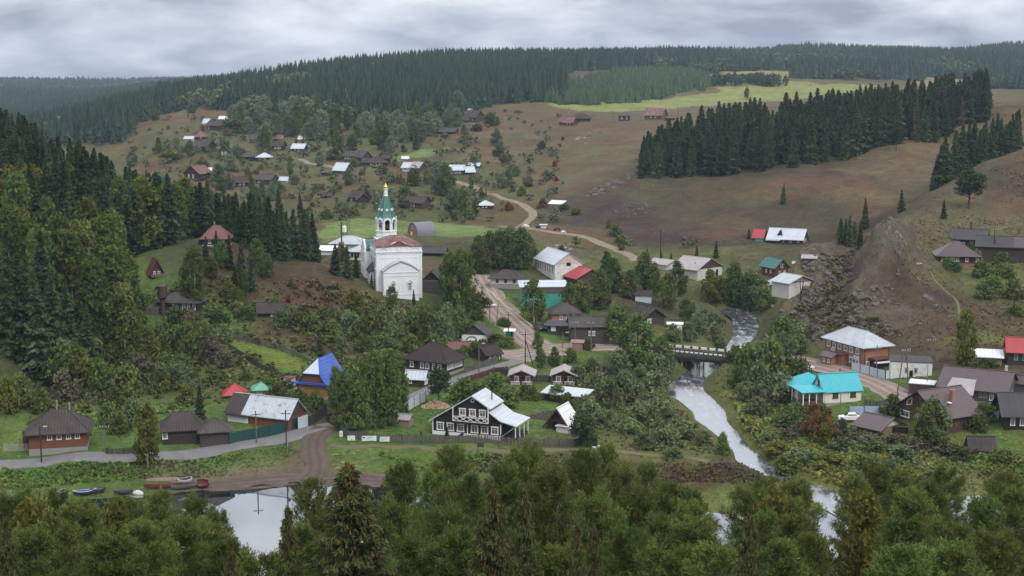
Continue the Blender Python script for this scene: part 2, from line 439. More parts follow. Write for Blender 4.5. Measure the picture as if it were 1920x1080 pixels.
def glassy(name, col=(.03, .035, .04), curtain=None):
    if name in MATS: return MATS[name]
    m, t, N, L = nmat(name); co = objco(N)
    c = col
    if curtain:
        f = ramp(N, L, noise(N, L, co, 3.0, 2, .5, (3, 3, .3)), .42, .6)
        c = mixc(N, L, col, curtain, f)
    finish(N, L, c, .08, None, 0, 0, 0, .6)
    MATS[name] = m
    return m
def leafmat(name, cols, trans=.25, rnd=.35, dry=None, dryamt=0.0):
    """foliage: every leaf spray and every plant has its own shade of the species' colours"""
    if name in MATS: return MATS[name]
    m, t, N, L = nmat(name)
    a = N.new("ShaderNodeAttribute"); a.attribute_name = "tint"
    oi = N.new("ShaderNodeObjectInfo")
    r = N.new("ShaderNodeValToRGB"); r.color_ramp.elements[0].color = (*cols[0], 1); r.color_ramp.elements[-1].color = (*cols[-1], 1)
    for i, c in enumerate(cols[1:-1]):
        e = r.color_ramp.elements.new((i + 1) / (len(cols) - 1)); e.color = (*c, 1)
    L.new(a.outputs["Fac"], r.inputs[0])
    hsv = N.new("ShaderNodeHueSaturation")
    L.new(r.outputs[0], hsv.inputs["Color"])
    L.new(ramp(N, L, oi.outputs["Random"], 0, 1, .5 - .035 * rnd * 2, .5 + .035 * rnd * 2), hsv.inputs["Hue"])
    mul = N.new("ShaderNodeMath"); mul.operation = 'MULTIPLY'; mul.inputs[1].default_value = 7.31
    fr = N.new("ShaderNodeMath"); fr.operation = 'FRACT'
    L.new(oi.outputs["Random"], mul.inputs[0]); L.new(mul.outputs[0], fr.inputs[0])
    L.new(ramp(N, L, fr.outputs[0], 0, 1, 1 - rnd, 1 + rnd), hsv.inputs["Value"])
    col = hsv.outputs[0]
    if dry:
        g = N.new("ShaderNodeNewGeometry")
        f = ramp(N, L, noise(N, L, g.outputs["Position"], .35, 4, .6), .55 - dryamt * .25, .68 - dryamt * .2)
        col = mixc(N, L, col, dry, f)
    d = N.new("ShaderNodeBsdfDiffuse"); tr = N.new("ShaderNodeBsdfTranslucent"); mx = N.new("ShaderNodeMixShader"); o = N.new("ShaderNodeOutputMaterial")
    L.new(col, d.inputs["Color"]); L.new(col, tr.inputs["Color"])
    mx.inputs[0].default_value = trans
    L.new(d.outputs[0], mx.inputs[1]); L.new(tr.outputs[0], mx.inputs[2]); L.new(mx.outputs[0], o.inputs["Surface"])
    MATS[name] = m
    return m
def colattr(name, amt=.35, scales=(.05, .35, 1.6), trans=0.0):
    """ground and low plants: the colour of the place, broken up at several sizes"""
    m, t, N, L = nmat(name)
    a = N.new("ShaderNodeAttribute"); a.attribute_name = "col"
    g = N.new("ShaderNodeNewGeometry"); pos = g.outputs["Position"]
    c = a.outputs["Color"]
    n1 = ramp(N, L, noise(N, L, pos, scales[0], 5, .65), .3, .7, 1 - amt, 1 + amt)
    n2 = ramp(N, L, noise(N, L, pos, scales[1], 5, .65), .3, .7, 1 - amt, 1 + amt)
    n3 = ramp(N, L, noise(N, L, pos, scales[2], 4, .7), .25, .75, 1 - amt, 1 + amt)
    hs = N.new("ShaderNodeHueSaturation"); L.new(c, hs.inputs["Color"])
    L.new(ramp(N, L, noise(N, L, pos, .13, 4, .6), .3, .7, .475, .53), hs.inputs["Hue"])
    c = hs.outputs[0]
    mm = N.new("ShaderNodeMath"); mm.operation = 'MULTIPLY'; L.new(n1, mm.inputs[0]); L.new(n2, mm.inputs[1])
    m2 = N.new("ShaderNodeMath"); m2.operation = 'MULTIPLY'; L.new(mm.outputs[0], m2.inputs[0]); L.new(n3, m2.inputs[1])
    sc_ = N.new("ShaderNodeVectorMath"); sc_.operation = 'SCALE'; L.new(c, sc_.inputs[0]); L.new(m2.outputs[0], sc_.inputs["Scale"])
    p = finish(N, L, sc_.outputs[0], .95, noise(N, L, pos, .9, 6, .7), .8, .5, 0, .1)
    return m
def flat_ground(name, col, col2, scale=.8, rough=.9, streak=None):
    m, t, N, L = nmat(name)
    g = N.new("ShaderNodeNewGeometry"); pos = g.outputs["Position"]
    f = ramp(N, L, noise(N, L, pos, scale, 6, .65), .35, .68)
    c = mixc(N, L, col, col2, f)
    f2 = ramp(N, L, noise(N, L, pos, 4, 4, .7), .3, .7, 0, .3)
    c = mixc(N, L, c, tuple(x * .6 for x in col), f2)
    uv = N.new("ShaderNodeAttribute"); uv.attribute_name = "across"
    if streak:
        w = N.new("ShaderNodeTexWave"); w.inputs["Scale"].default_value = streak[1]; w.bands_direction = 'X'
        w.inputs["Distortion"].default_value = 1.2; w.inputs["Detail"].default_value = 3; w.inputs["Detail Scale"].default_value = .6
        L.new(uv.outputs["Vector"], w.inputs["Vector"])
        c = mixc(N, L, c, streak[0], ramp(N, L, w.outputs["Fac"], .45, .95, 0, .6))
    finish(N, L, c, rough, noise(N, L, pos, 3, 4), .3, .05, 0, .2)
    return m

M_WHITE = paint('white_paint', (.72, .72, .70), .5, .12)
M_GLASS = glassy('window_glass', (.025, .03, .035), (.10, .095, .09))
M_CURT = glassy('curtained_glass', (.05, .045, .045), (.2, .155, .145))
# ---------------------------------------------------------------- mesh helpers
def mesh_from(name, V, F, mats, mi=None, tint=None, smooth=False, col=None):
    """V (n,3), F list of equal-length index rows (array) or list of arrays"""
    me = bpy.data.meshes.new(name)
    V = np.asarray(V, np.float32)
    Fs = F if isinstance(F, list) and not isinstance(F[0], tuple) else [F]
    Fs = [np.asarray(f, np.int32) for f in Fs if len(f)]
    me.vertices.add(len(V)); me.vertices.foreach_set("co", V.ravel())
    tot = np.concatenate([np.full(len(f), f.shape[1], np.int32) for f in Fs])
    loops = np.concatenate([f.ravel() for f in Fs])
    me.loops.add(len(loops)); me.loops.foreach_set("vertex_index", loops)
    me.polygons.add(len(tot))
    st = np.concatenate([[0], np.cumsum(tot)[:-1]]).astype(np.int32)
    me.polygons.foreach_set("loop_start", st)
    if mi is not None: me.polygons.foreach_set("material_index", np.asarray(mi, np.int32))
    if smooth: me.polygons.foreach_set("use_smooth", np.ones(len(tot), bool))
    for m in (mats if isinstance(mats, (list, tuple)) else [mats]): me.materials.append(m)
    me.update(calc_edges=True)
    if tint is not None:
        a = me.attributes.new("tint", 'FLOAT', 'FACE'); a.data.foreach_set("value", np.asarray(tint, np.float32))
    if col is not None:
        dom = 'POINT' if len(col) == len(V) else 'FACE'
        a = me.attributes.new("col", 'FLOAT_COLOR', dom)
        c4 = np.ones((len(col), 4), np.float32); c4[:, :3] = col
        a.data.foreach_set("color", c4.ravel())
    return me
def link(name, me, parent=None, loc=None, rz=None):
    o = bpy.data.objects.new(name, me)
    COL.objects.link(o)
    if parent is not None: o.parent = parent
    if loc is not None: o.location = loc
    if rz is not None: o.rotation_euler = (0, 0, rz)
    return o
def tag(o, label, cat, group=None, kind=None):
    if label: o['label'] = label
    if cat: o['category'] = cat
    if group: o['group'] = group
    if kind: o['kind'] = kind
    return o
def unit(v):
    return v / np.maximum(np.linalg.norm(v, axis=1, keepdims=True), 1e-9)
def quads(c, d, ln, wd, R, taper=.55):
    """leaf sprays: centre, direction, length, width -> verts (4n,3) and faces"""
    n = len(c)
    d = unit(d)
    s = unit(np.cross(d, R.normal(size=(n, 3))))
    ln = np.broadcast_to(ln, (n,))[:, None]; wd = np.broadcast_to(wd, (n,))[:, None]
    a, b = c - d * ln / 2, c + d * ln / 2
    V = np.stack([a - s * wd / 2 * taper, a + s * wd / 2 * taper, b + s * wd / 2, b - s * wd / 2], 1)
    return V.reshape(-1, 3), np.arange(4 * n).reshape(-1, 4)
def tube(p, r, seg=6):
    """tapered tube along points"""
    p = np.asarray(p, float); n = len(p)
    t = np.gradient(p, axis=0); t = unit(t)
    ref = np.tile([[1., .13, .07]], (n, 1))
    u = unit(np.cross(t, ref)); v = np.cross(t, u)
    a = np.linspace(0, 2 * np.pi, seg, endpoint=False)
    V = p[:, None] + (np.cos(a)[None, :, None] * u[:, None] + np.sin(a)[None, :, None] * v[:, None]) * np.asarray(r, float)[:, None, None]
    F = []
    for i in range(n - 1):
        for k in range(seg):
            F.append((i * seg + k, i * seg + (k + 1) % seg, (i + 1) * seg + (k + 1) % seg, (i + 1) * seg + k))
    return V.reshape(-1, 3), np.array(F)
class Acc:
    def __init__(s): s.V, s.F, s.T, s.n = [], [], [], 0
    def add(s, V, F, tint=None):
        s.V.append(V); s.F.append(F + s.n); s.n += len(V)
        s.T.append(np.zeros(len(F)) if tint is None else tint)
    def mesh(s, name, mats, **k):
        return mesh_from(name, np.concatenate(s.V), np.concatenate(s.F), mats, tint=np.concatenate(s.T), **k)

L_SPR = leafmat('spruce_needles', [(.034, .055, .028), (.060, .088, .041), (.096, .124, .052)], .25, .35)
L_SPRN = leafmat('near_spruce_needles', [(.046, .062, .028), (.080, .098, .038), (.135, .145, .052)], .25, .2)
L_PINE = leafmat('pine_needles', [(.072, .100, .029), (.126, .162, .042), (.195, .216, .062)], .35, .3)
L_BIR = leafmat('birch_leaves', [(.062, .092, .026), (.100, .140, .036), (.150, .175, .048)], .3, .25)
L_DEC = leafmat('alder_leaves', [(.058, .090, .030), (.102, .142, .044), (.152, .182, .058)], .25, .25)
L_PALE = leafmat('pale_far_leaves', [(.105, .135, .085), (.150, .185, .115), (.205, .235, .145)], .3, .3)
L_POP = leafmat('poplar_leaves', [(.075, .118, .036), (.122, .178, .052), (.180, .228, .070)], .3, .25)
L_BUSH = leafmat('bush_leaves', [(.066, .092, .030), (.106, .138, .042), (.155, .168, .056)], .25, .3)
L_WIL = leafmat('willow_leaves', [(.095, .130, .060), (.145, .182, .086), (.200, .230, .110)], .25, .22)
L_YEL = leafmat('yellowing_leaves', [(.085, .100, .024), (.135, .145, .032), (.20, .19, .045)], .3, .2)
L_AUT = leafmat('autumn_leaves', [(.105, .060, .030), (.160, .085, .042), (.210, .115, .050)], .3, .2)
L_GREY = leafmat('grey_twigs', [(.080, .075, .050), (.120, .110, .070), (.160, .142, .090)], .15, .2)
L_RED = leafmat('red_leaves', [(.16, .04, .02), (.24, .06, .03), (.30, .10, .04)], .3, .15)
M_CONE = leafmat('spruce_cones', [(.11, .065, .03), (.17, .10, .045), (.22, .14, .07)], .1, .1)
M_BARK = paint('grey_bark', (.07, .055, .042), .9, .3, .1)
M_BIRBARK = paint('birch_bark', (.42, .41, .38), .8, .45, .1)
M_PINEBARK = paint('pine_bark', (.10, .068, .048), .9, .3, .1)

# ---------------------------------------------------------------- trees (built once, one unit = one metre)
def trunk_mesh(name, h, r, mat, R, lean=.0, limbs=0, spread=1.0, top=.95, z0=.3):
    A = Acc()
    zs = np.linspace(-.8, h * top, 9)
    wob = np.cumsum(R.normal(0, .02 * h / 9 * 4, (9, 2)), 0) * .25
    p = np.stack([wob[:, 0] + lean * zs, wob[:, 1], zs], 1)
    A.add(*tube(p, np.linspace(r, r * .12, 9)))
    tips = []
    for i in range(limbs):
        t = R.uniform(z0, .85)
        b = np.array([np.interp(t * h * top, zs, p[:, k]) for k in range(3)])
        a = R.uniform(0, 6.283)
        ln = spread * (1.05 - t * .7) * R.uniform(.7, 1.0)
        e = b + np.array([math.cos(a) * ln, math.sin(a) * ln, ln * R.uniform(.35, .9)])
        mid = (b + e) / 2 + np.array([0, 0, -.08 * ln])
        A.add(*tube(np.array([b, mid, e]), [r * .4 * (1 - t * .6), r * .25 * (1 - t * .6), .015], 4))
        tips.append(e)
    return A.mesh(name, [mat]), np.array(tips)
def spruce_crown(name, h, rad, R, nq, ls, mat, narrow=1.0, thin=0.0):
    """whorls of drooping branches, each a fan of needle sprays"""
    A = Acc()
    z = h * (.04 + .95 * R.random(nq) ** .78)
    lay = h / R.integers(17, 22)
    zl = np.round(z / lay) * lay + R.normal(0, lay * .13, nq)
    z = np.clip(np.where(R.random(nq) < .8, zl, z), .03 * h, h * .99)
    t = z / h
    prof = rad * (np.clip(1 - t, 0, 1) ** (.82 * narrow)) * np.clip(.62 + t * 2.2, 0, 1)
    lump = 1 + .22 * np.sin(z * 2.3 + R.uniform(0, 6)) * 1
    nb = 9
    k = np.floor(t * 60)
    a = (np.floor(R.random(nq) * nb) + R.normal(0, .18, nq)) * 2 * np.pi / nb + k * 1.7
    side = 1 + .25 * np.sin(a * 2 + k * .7) + .12 * np.sin(a * 5 + k)
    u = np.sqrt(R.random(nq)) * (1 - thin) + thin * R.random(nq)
    rr = prof * u * lump * side + .05
    droop = -.34 * rr * (1.1 - .5 * t) + .16 * rr * u * u
    c = np.stack([np.cos(a) * rr, np.sin(a) * rr, z + droop], 1)
    d = np.stack([np.cos(a), np.sin(a), np.full(nq, -.38)], 1) + R.normal(0, .38, (nq, 3))
    sz = ls * (.55 + .75 * (1 - t)) * R.uniform(.7, 1.3, nq)
    V, F = quads(c, d, sz * 1.5, sz * .75, R, 1.25)
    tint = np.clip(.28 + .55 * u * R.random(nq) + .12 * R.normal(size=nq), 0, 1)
    A.add(V, F, tint)
    n = 26                                              # leader
    zz = h * R.uniform(.9, 1.0, n)
    V, F = quads(np.stack([R.normal(0, .03, n), R.normal(0, .03, n), zz], 1), np.stack([R.normal(0, .5, n), R.normal(0, .5, n), np.ones(n) * .6], 1), ls * .9, ls * .35, R, 1.2)
    A.add(V, F, R.random(n))
    return A.mesh(name, [mat])
def leafy_crown(name, h, rx, z0, R, nclump, nq, ls, mat, droop=.0, shape=1.0, clump=.34, top=1.0):
    """clumps of leaves spread through an uneven crown; gaps stay between them"""
    A = Acc()
    t = R.random(nclump)
    zc = h * (z0 + (top - z0) * t)
    prof = np.sin(np.pi * np.clip(.12 + .86 * t ** shape, 0, 1)) ** .62
    a = R.uniform(0, 6.283, nclump)
    rr = rx * prof * np.sqrt(R.uniform(.08, 1, nclump)) * R.uniform(.75, 1.12, nclump)
    C = np.stack([np.cos(a) * rr, np.sin(a) * rr, zc], 1)
    C[0] = (0, 0, h * top * .97); C[1] = (0, 0, h * (z0 + .3 * (top - z0)))
    cr_ = clump * rx * R.uniform(.65, 1.3, nclump)
    ct = R.uniform(.1, .8, nclump)
    i = R.integers(0, nclump, nq)
    v = unit(R.normal(size=(nq, 3)))
    q = R.random(nq) ** .45
    off = v * (q * cr_[i])[:, None]
    off[:, 2] *= 1.1
    off[:, 2] -= droop * np.abs(R.normal(size=nq)) * cr_[i]
    c = C[i] + off
    d = R.normal(size=(nq, 3)); d[:, 2] -= droop * 2
    sz = ls * R.uniform(.6, 1.35, nq)
    V, F = quads(c, d, sz * 1.25, sz * .8, R, .7)
    tint = np.clip(ct[i] * .75 + .25 * R.random(nq), 0, 1)
    A.add(V, F, tint)
    me = A.mesh(name, [mat])
    return me
def near_spruce_crown(name, h, rad, R, mat, z_lo=.0):
    """branch by branch: drooping boughs with hanging needle sprays"""
    A = Acc(); B = Acc()
    nwh = int(h * 2.6)
    for w in range(nwh):
        t = z_lo + (1 - z_lo) * (w + R.uniform(-.3, .3)) / nwh
        t = min(max(t, .02), .985)
        L0 = rad * (1 - t) ** .75 * min(1, .55 + t * 2)
        for b in range(R.integers(4, 7)):
            a = R.uniform(0, 6.283)
            Lb = (L0 + .12) * R.uniform(.6, 1.15)
            n = max(5, int(Lb * 7))
            s = np.linspace(.05, 1, n)
            up = .25 + .5 * t
            zz = h * t + Lb * (up * s * .5 - (.75 - .35 * t) * s ** 1.6 + .28 * s ** 4)
            p = np.stack([np.cos(a) * Lb * s, np.sin(a) * Lb * s, zz], 1)
            wdth = Lb * .32 * np.sin(np.pi * np.clip(s * .85 + .12, 0, 1))
            m = int(8 + Lb * 62)
            si = R.random(m) ** .8
            pc = np.stack([np.interp(si, s, p[:, k]) for k in range(3)], 1)
            lat = R.uniform(-1, 1, m) * np.interp(si, s, wdth)
            sd = np.array([-math.sin(a), math.cos(a), 0])
            hang = -np.abs(R.normal(0, .22, m)) * (1 - .5 * t) - .35 * np.abs(lat)
            c = pc + sd * lat[:, None]; c[:, 2] += hang
            d = np.array([math.cos(a), math.sin(a), -.55]) * .8 + sd * (np.sign(lat) * .6)[:, None] + R.normal(0, .3, (m, 3)) + np.array([0, 0, -.55 * (1 - t)])
            V, F = quads(c, d, R.uniform(.14, .32, m), R.uniform(.028, .06, m), R, 1.2)
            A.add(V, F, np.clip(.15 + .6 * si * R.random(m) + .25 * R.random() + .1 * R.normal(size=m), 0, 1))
            B.add(*tube(p[::max(1, n // 4)], np.linspace(.035, .008, len(p[::max(1, n // 4)])), 3))
    return A.mesh(name, [mat]), B.mesh(name + '_boughs', [M_BARK])
def cones_mesh(name, h, rad, R, n=420):
    t = 1 - .30 * R.random(n) ** 1.3
    rr = rad * (1 - t) ** .75 * R.uniform(.35, 1.08, n) + .08
    a = R.uniform(0, 6.283, n)
    c = np.stack([np.cos(a) * rr, np.sin(a) * rr, h * t - .35 * rr - R.uniform(.02, .2, n)], 1)
    A = Acc()
    d = np.stack([R.normal(0, .18, n), R.normal(0, .18, n), -np.ones(n)], 1)
    for k in range(2):
        V, F = quads(c, d, .15 * R.uniform(.8, 1.3, n), .05, R, .8)
        A.add(V, F, R.random(n))
    return A.mesh(name, [M_CONE])
def pine_near_crown(name, h, rx, z0, R, nshoot, mat):
    """a bushy pine: boughs that curve up and end in candles of needles"""
    A = Acc(); B = Acc()
    t = R.random(nshoot)
    nb = int(h * 6)
    bt = np.sort(z0 + (1 - z0) * R.random(nb) ** .85)
    ba = np.cumsum(R.uniform(1.5, 3.0, nb))
    bl = rx * np.clip((1 - bt) / (1 - z0), 0, 1) ** .42 * np.clip(.55 + (bt - z0) * 2.5, 0, 1) * R.uniform(.65, 1.12, nb) + .12
    i = R.integers(0, nb, nshoot)
    w = bl[i] / bl.max()
    i = np.where(R.random(nshoot) < .35 + .65 * w, i, R.integers(0, nb, nshoot))
    s = .2 + .8 * R.random(nshoot) ** .62
    a = ba[i] + R.normal(0, .30, nshoot) / (.3 + s)* .55
    r = bl[i] * s
    z = h * bt[i] + bl[i] * (.25 * s + .35 * s ** 2.2) * (.7 + .3 * R.random(nshoot)) + R.normal(0, .12, nshoot)
    c = np.stack([np.cos(a) * r, np.sin(a) * r, np.minimum(z, h * 1.02)], 1)
    out = np.stack([np.cos(a) * .55, np.sin(a) * .55, np.full(nshoot, .85)], 1) + R.normal(0, .22, (nshoot, 3))
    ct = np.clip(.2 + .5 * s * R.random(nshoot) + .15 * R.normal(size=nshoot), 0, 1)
    for k in range(7):
        d = unit(out) + R.normal(0, .55, (nshoot, 3))
        V, F = quads(c + unit(d) * .10 + R.normal(0, .09, (nshoot, 3)), d, R.uniform(.13, .25, nshoot), R.uniform(.025, .05, nshoot), R, .9)
        A.add(V, F, np.clip(ct + .15 * R.normal(size=nshoot), 0, 1))
    for k in range(nb):
        ss = np.array([0, .4, .75, 1.0])
        p = np.stack([np.cos(ba[k]) * bl[k] * ss, np.sin(ba[k]) * bl[k] * ss, h * bt[k] + bl[k] * (.25 * ss + .35 * ss ** 2.2)], 1)
        B.add(*tube(p, np.linspace(.05, .012, 4), 3))
    return A.mesh(name, [mat]), B.mesh(name + '_boughs', [M_PINEBARK])

def joined(a, b):
    V, F, n = [], [], 0
    for m in (a, b):
        v = np.empty(3 * len(m.vertices)); m.vertices.foreach_get('co', v); f = np.empty(len(m.loops), np.int32); m.loops.foreach_get('vertex_index', f)
        V.append(v.reshape(-1, 3)); F.append(f.reshape(-1, 4) + n); n += len(m.vertices)
    return mesh_from(a.name, np.concatenate(V), np.concatenate(F), [a.materials[0]])
R_ = np.random.default_rng(21)
PROTO = {}
def proto(kind, i, crown, trunk, h, boughs=None, cones=None):
    PROTO.setdefault(kind, []).append((crown, trunk, h, boughs, cones))
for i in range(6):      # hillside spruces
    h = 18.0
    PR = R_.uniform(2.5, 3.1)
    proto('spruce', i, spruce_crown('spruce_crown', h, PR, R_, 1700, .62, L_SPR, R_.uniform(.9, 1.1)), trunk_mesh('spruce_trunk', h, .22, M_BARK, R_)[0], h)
for i in range(2):      # bare or dying spruces
    h = 18.0
    proto('dead_spruce', i, spruce_crown('dead_spruce_crown', h, 2.2, R_, 700, .42, L_GREY, 1.0), trunk_mesh('dead_spruce_trunk', h, .2, M_BARK, R_)[0], h)
for i in range(4):
    h = 16.0
    proto('birch', i, leafy_crown('birch_crown', h, 3.0, .16, R_, 70, 3400, .44, L_BIR, .45, 1.0, .33), trunk_mesh('birch_trunk', h, .2, M_BIRBARK, R_, 0, 9, 2.2)[0], h)
for i in range(4):
    h = 12.0
    proto('alder', i, leafy_crown('alder_crown', h, 3.6, .10, R_, 60, 3000, .45, L_DEC, .1, .9, .34), trunk_mesh('alder_trunk', h, .22, M_BARK, R_, 0, 9, 2.6)[0], h)
for i in range(4):
    h = 12.0
    proto('pale', i, leafy_crown('pale_crown', h, 4.2, .04, R_, 60, 2600, .5, L_PALE, .1, .85, .36), trunk_mesh('pale_trunk', h, .2, M_BARK, R_, 0, 7, 2.6)[0], h)
for i in range(2):
    h = 12.0
    proto('yellow', i, leafy_crown('yellowing_crown', h, 3.2, .10, R_, 60, 2800, .42, L_YEL, .2, .9, .34), trunk_mesh('yellowing_trunk', h, .2, M_BIRBARK, R_, 0, 9, 2.2)[0], h)
for i in range(3):
    h = 12.0
    proto('larch', i, leafy_crown('green_crown', h, 2.9, .12, R_, 90, 3600, .34, L_POP, .35, .60, .27), trunk_mesh('green_trunk', h, .18, M_BARK, R_, 0, 10, 2.0)[0], h)
proto('pine', 0, leafy_crown('pine_crown', 10.0, 3.6, .42, R_, 44, 2400, .38, L_SPR, 0, .9, .30), trunk_mesh('pine_trunk', 10.0, .26, M_PINEBARK, R_, 0, 10, 3.0)[0], 10.0)
proto('autumn', 0, leafy_crown('autumn_crown', 8.0, 2.3, .04, R_, 50, 2200, .34, L_AUT, .1, .8, .34), trunk_mesh('autumn_trunk', 8.0, .14, M_BARK, R_, 0, 8, 1.6)[0], 8.0)
BUSH = {}
for nm, mt in (('bush', L_BUSH), ('willow', L_WIL), ('dark', L_DEC), ('yellow', L_YEL), ('autumn', L_AUT), ('grey', L_GREY), ('red', L_RED)):
    for i in range(3):
        BUSH.setdefault(nm, []).append(leafy_crown(nm + '_bush', 3.0, 2.1, .0, R_, 30, 1300, .32, mt, .05, .75, .38, .92))
for i in range(4):      # foreground spruces
    h = 17.0
    c, b = near_spruce_crown('near_spruce_crown', h, 3.6, R_, L_SPRN, .45)
    proto('near_spruce', i, c, joined(trunk_mesh('near_spruce_trunk', h, .2, M_BARK, R_)[0], b), h, None, cones_mesh('spruce_cones', h, 3.6, R_))
for i in range(5):      # foreground pines
    h = 15.0
    c, b = pine_near_crown('near_pine_crown', h, R_.uniform(2.7, 3.5), .36, R_, 3300, L_PINE)
    proto('near_pine', i, c, joined(trunk_mesh('near_pine_trunk', h, .2, M_PINEBARK, R_)[0], b), h)

proto('near_leafy', 0, leafy_crown('near_yellow_crown', 12.0, 3.0, .2, R_, 90, 9000, .2, leafmat('olive_leaves', [(.070,.085,.020),(.115,.120,.028),(.16,.15,.035)], .3, .2), .15, .9, .32), trunk_mesh('near_yellow_trunk', 12.0, .16, M_BARK, R_, 0, 10, 2.2)[0], 12.0)
COUNT = {}
def tree(kind, name, loc, h, label, cat, group, wk=1.0, rz=None, idx=None):
    pr = PROTO[kind][(COUNT.setdefault(kind, 0) if idx is None else idx) % len(PROTO[kind])]
    COUNT[kind] += 1
    s = h / pr[2]
    o = bpy.data.objects.new(name, None)
    COL.objects.link(o)
    o.location = loc
    o.rotation_euler = (random.uniform(-.03, .03), random.uniform(-.03, .03), random.uniform(0, 6.28) if rz is None else rz)
    o.scale = (s * wk, s * wk, s)
    tag(o, label, cat, group)
    link('crown', pr[0], o); link('trunk', pr[1], o)
    if pr[3] is not None: link('boughs', pr[3], o)
    if pr[4] is not None: link('cones', pr[4], o)
    return o
def shrub(kind, loc, h, w, label, group, name='shrub', rz=None):
    me = BUSH[kind][COUNT.setdefault('b' + kind, 0) % len(BUSH[kind])]
    COUNT['b' + kind] += 1
    o = link(name, me, None, loc, random.uniform(0, 6.28) if rz is None else rz)
    o.scale = (w / 4.4, w / 4.4, h / 2.85)
    tag(o, label, 'bush', group)
    return o
# ---------------------------------------------------------------- ground colours (of the plants and soil, with painted shade between the bluff ribs)
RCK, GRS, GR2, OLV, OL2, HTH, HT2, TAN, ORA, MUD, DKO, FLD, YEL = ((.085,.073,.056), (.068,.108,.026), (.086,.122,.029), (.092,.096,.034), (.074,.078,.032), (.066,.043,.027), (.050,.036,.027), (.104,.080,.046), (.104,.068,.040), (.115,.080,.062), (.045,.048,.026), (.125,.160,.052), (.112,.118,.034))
PAINT = [
 (GRS, (30,858),(120,862),(230,860),(400,850),(500,850),(540,838),(420,842),(480,880),(540,862),(620,870),(700,780),(760,772),(820,762),(720,800),(780,800),(860,745),(900,740),(960,740),(1010,775),(1010,720),(1080,672),(1060,662),(1120,662),(960,612),(905,610),(880,590),(985,560),(1000,585),(1060,640),(700,885),(780,895),(900,905),(660,835),(1640,765),(1600,765),(270,540),(255,520),(430,592),(280,585),(340,600),(300,620),(1690,700),(560,800),(940,640),(1900,790)),
 (RCK, (1490,604),(1512,560),(1536,528),(1552,512),(1480,630),(1606,575),(1624,550),(1650,566),(1590,605),(1640,590),(1052,466)),
 (GR2, (650,850),(720,850),(800,862),(500,668),(530,680),(560,690),(440,800),(470,798),(900,830),(1850,810),(1900,820),(160,790),(230,790),(20,820)),
 (OLV, (200,725),(350,700),(450,690),(300,655),(700,600),(800,600),(1200,805),(1320,650),(1280,850),(1450,725),(1480,600),(1500,850),(1600,870),(1700,860),(1750,782),(1100,700),(1150,740),(1000,835),(1100,836),(1200,845),(1340,640),(1400,560),(1500,560),(1250,640),(760,640),(850,620),(600,690),(250,680),(1650,880),(1800,900),(1300,500),(1150,490),(1080,480),(1000,450),(1040,460),(1120,480),(1220,500),(600,400),(560,415),(470,430),(1520,680),(1780,500),(1850,500),(1900,520),(1840,640)),
 (OL2, (600,340),(650,350),(700,372),(560,360),(500,322),(450,302),(850,300),(900,330),(940,320),(700,410),(850,400),(780,340),(820,360),(720,340),(940,400),(420,280),(360,280),(350,300),(480,350),(640,300),(700,290),(600,270),(550,250),(480,240),(430,240),(800,262),(1150,800),(1400,700)),
 (HTH, (600,522),(650,560),(560,640),(480,645),(600,560),(540,540),(630,600),(1650,582),(1750,602),(1600,562),(1850,602),(1900,650),(1700,522),(1600,482),(1700,560),(1800,620),(1150,882),(1250,886),(1330,890),(1050,880),(470,470),(450,520),(1560,505),(1650,520),(1860,665),(600,655),(440,655),(700,690),(550,630)),
 ((.094,.078,.044), (1800,402),(1900,400),(1780,470),(1720,450),(1690,470)),
 (HT2, (1900,352),(1650,402),(1500,382),(1400,392),(1300,402),(1200,402),(1150,432),(1100,392),(1380,442),(1250,442),(1450,420),(1550,390),(1650,440),(1300,430),(1080,410),(1580,440),(1200,450),(1300,460),(1400,340),(1300,350),(1600,330),(1750,540),(1680,640),(1750,660),(1400,880),(1450,890),(1550,600),(1580,640)),
 (TAN, (950,232),(1100,272),(1150,252),(1300,232),(1050,292),(980,302),(640,262),(740,242),(420,212),(1200,272),(1020,342),(1650,292),(1750,312),(1250,215),(1480,195),(1100,262),(1000,250),(950,330),(1000,300),(1150,300),(1080,330),(720,330),(620,350),(540,340),(1640,350),(1800,300),(1850,270),(1460,580),(1480,550),(980,425),(1040,440)),
 (ORA, (900,217),(540,222),(350,212),(960,210),(1000,205),(1000,232),(1050,252),(1150,232),(1210,237),(560,245),(340,220),(300,215),(910,260),(870,280),(940,275),(1060,310),(1700,300),(1600,300),(730,300),(690,345),(640,360),(400,310),(350,335)),
 (MUD, (430,908),(480,902),(560,898),(620,896),(690,900),(520,895),(595,880),(590,860)),
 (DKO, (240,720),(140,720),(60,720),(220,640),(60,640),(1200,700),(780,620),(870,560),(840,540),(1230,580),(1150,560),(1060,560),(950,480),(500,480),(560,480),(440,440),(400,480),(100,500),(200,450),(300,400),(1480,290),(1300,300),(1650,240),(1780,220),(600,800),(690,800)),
 (YEL, (1350,930),(1400,935),(1300,925),(1480,870),(1520,840),(1560,855),(1420,820),(1440,780),(1400,760),(1540,880),(1850,820)),
]
QC, QX = [], []
for ent in PAINT:
    for p in ent[1:]:
        v = at(*p); QC.append(ent[0]); QX.append((v.x, v.y))
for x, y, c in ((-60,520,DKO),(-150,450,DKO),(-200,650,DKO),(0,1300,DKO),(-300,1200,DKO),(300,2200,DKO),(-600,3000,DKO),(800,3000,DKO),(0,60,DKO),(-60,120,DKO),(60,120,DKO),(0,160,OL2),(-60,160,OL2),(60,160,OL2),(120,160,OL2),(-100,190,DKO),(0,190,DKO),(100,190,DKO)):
    QC.append(c); QX.append((x, y))
QC, QX = np.array(QC), _warp(np.array(QX, float))
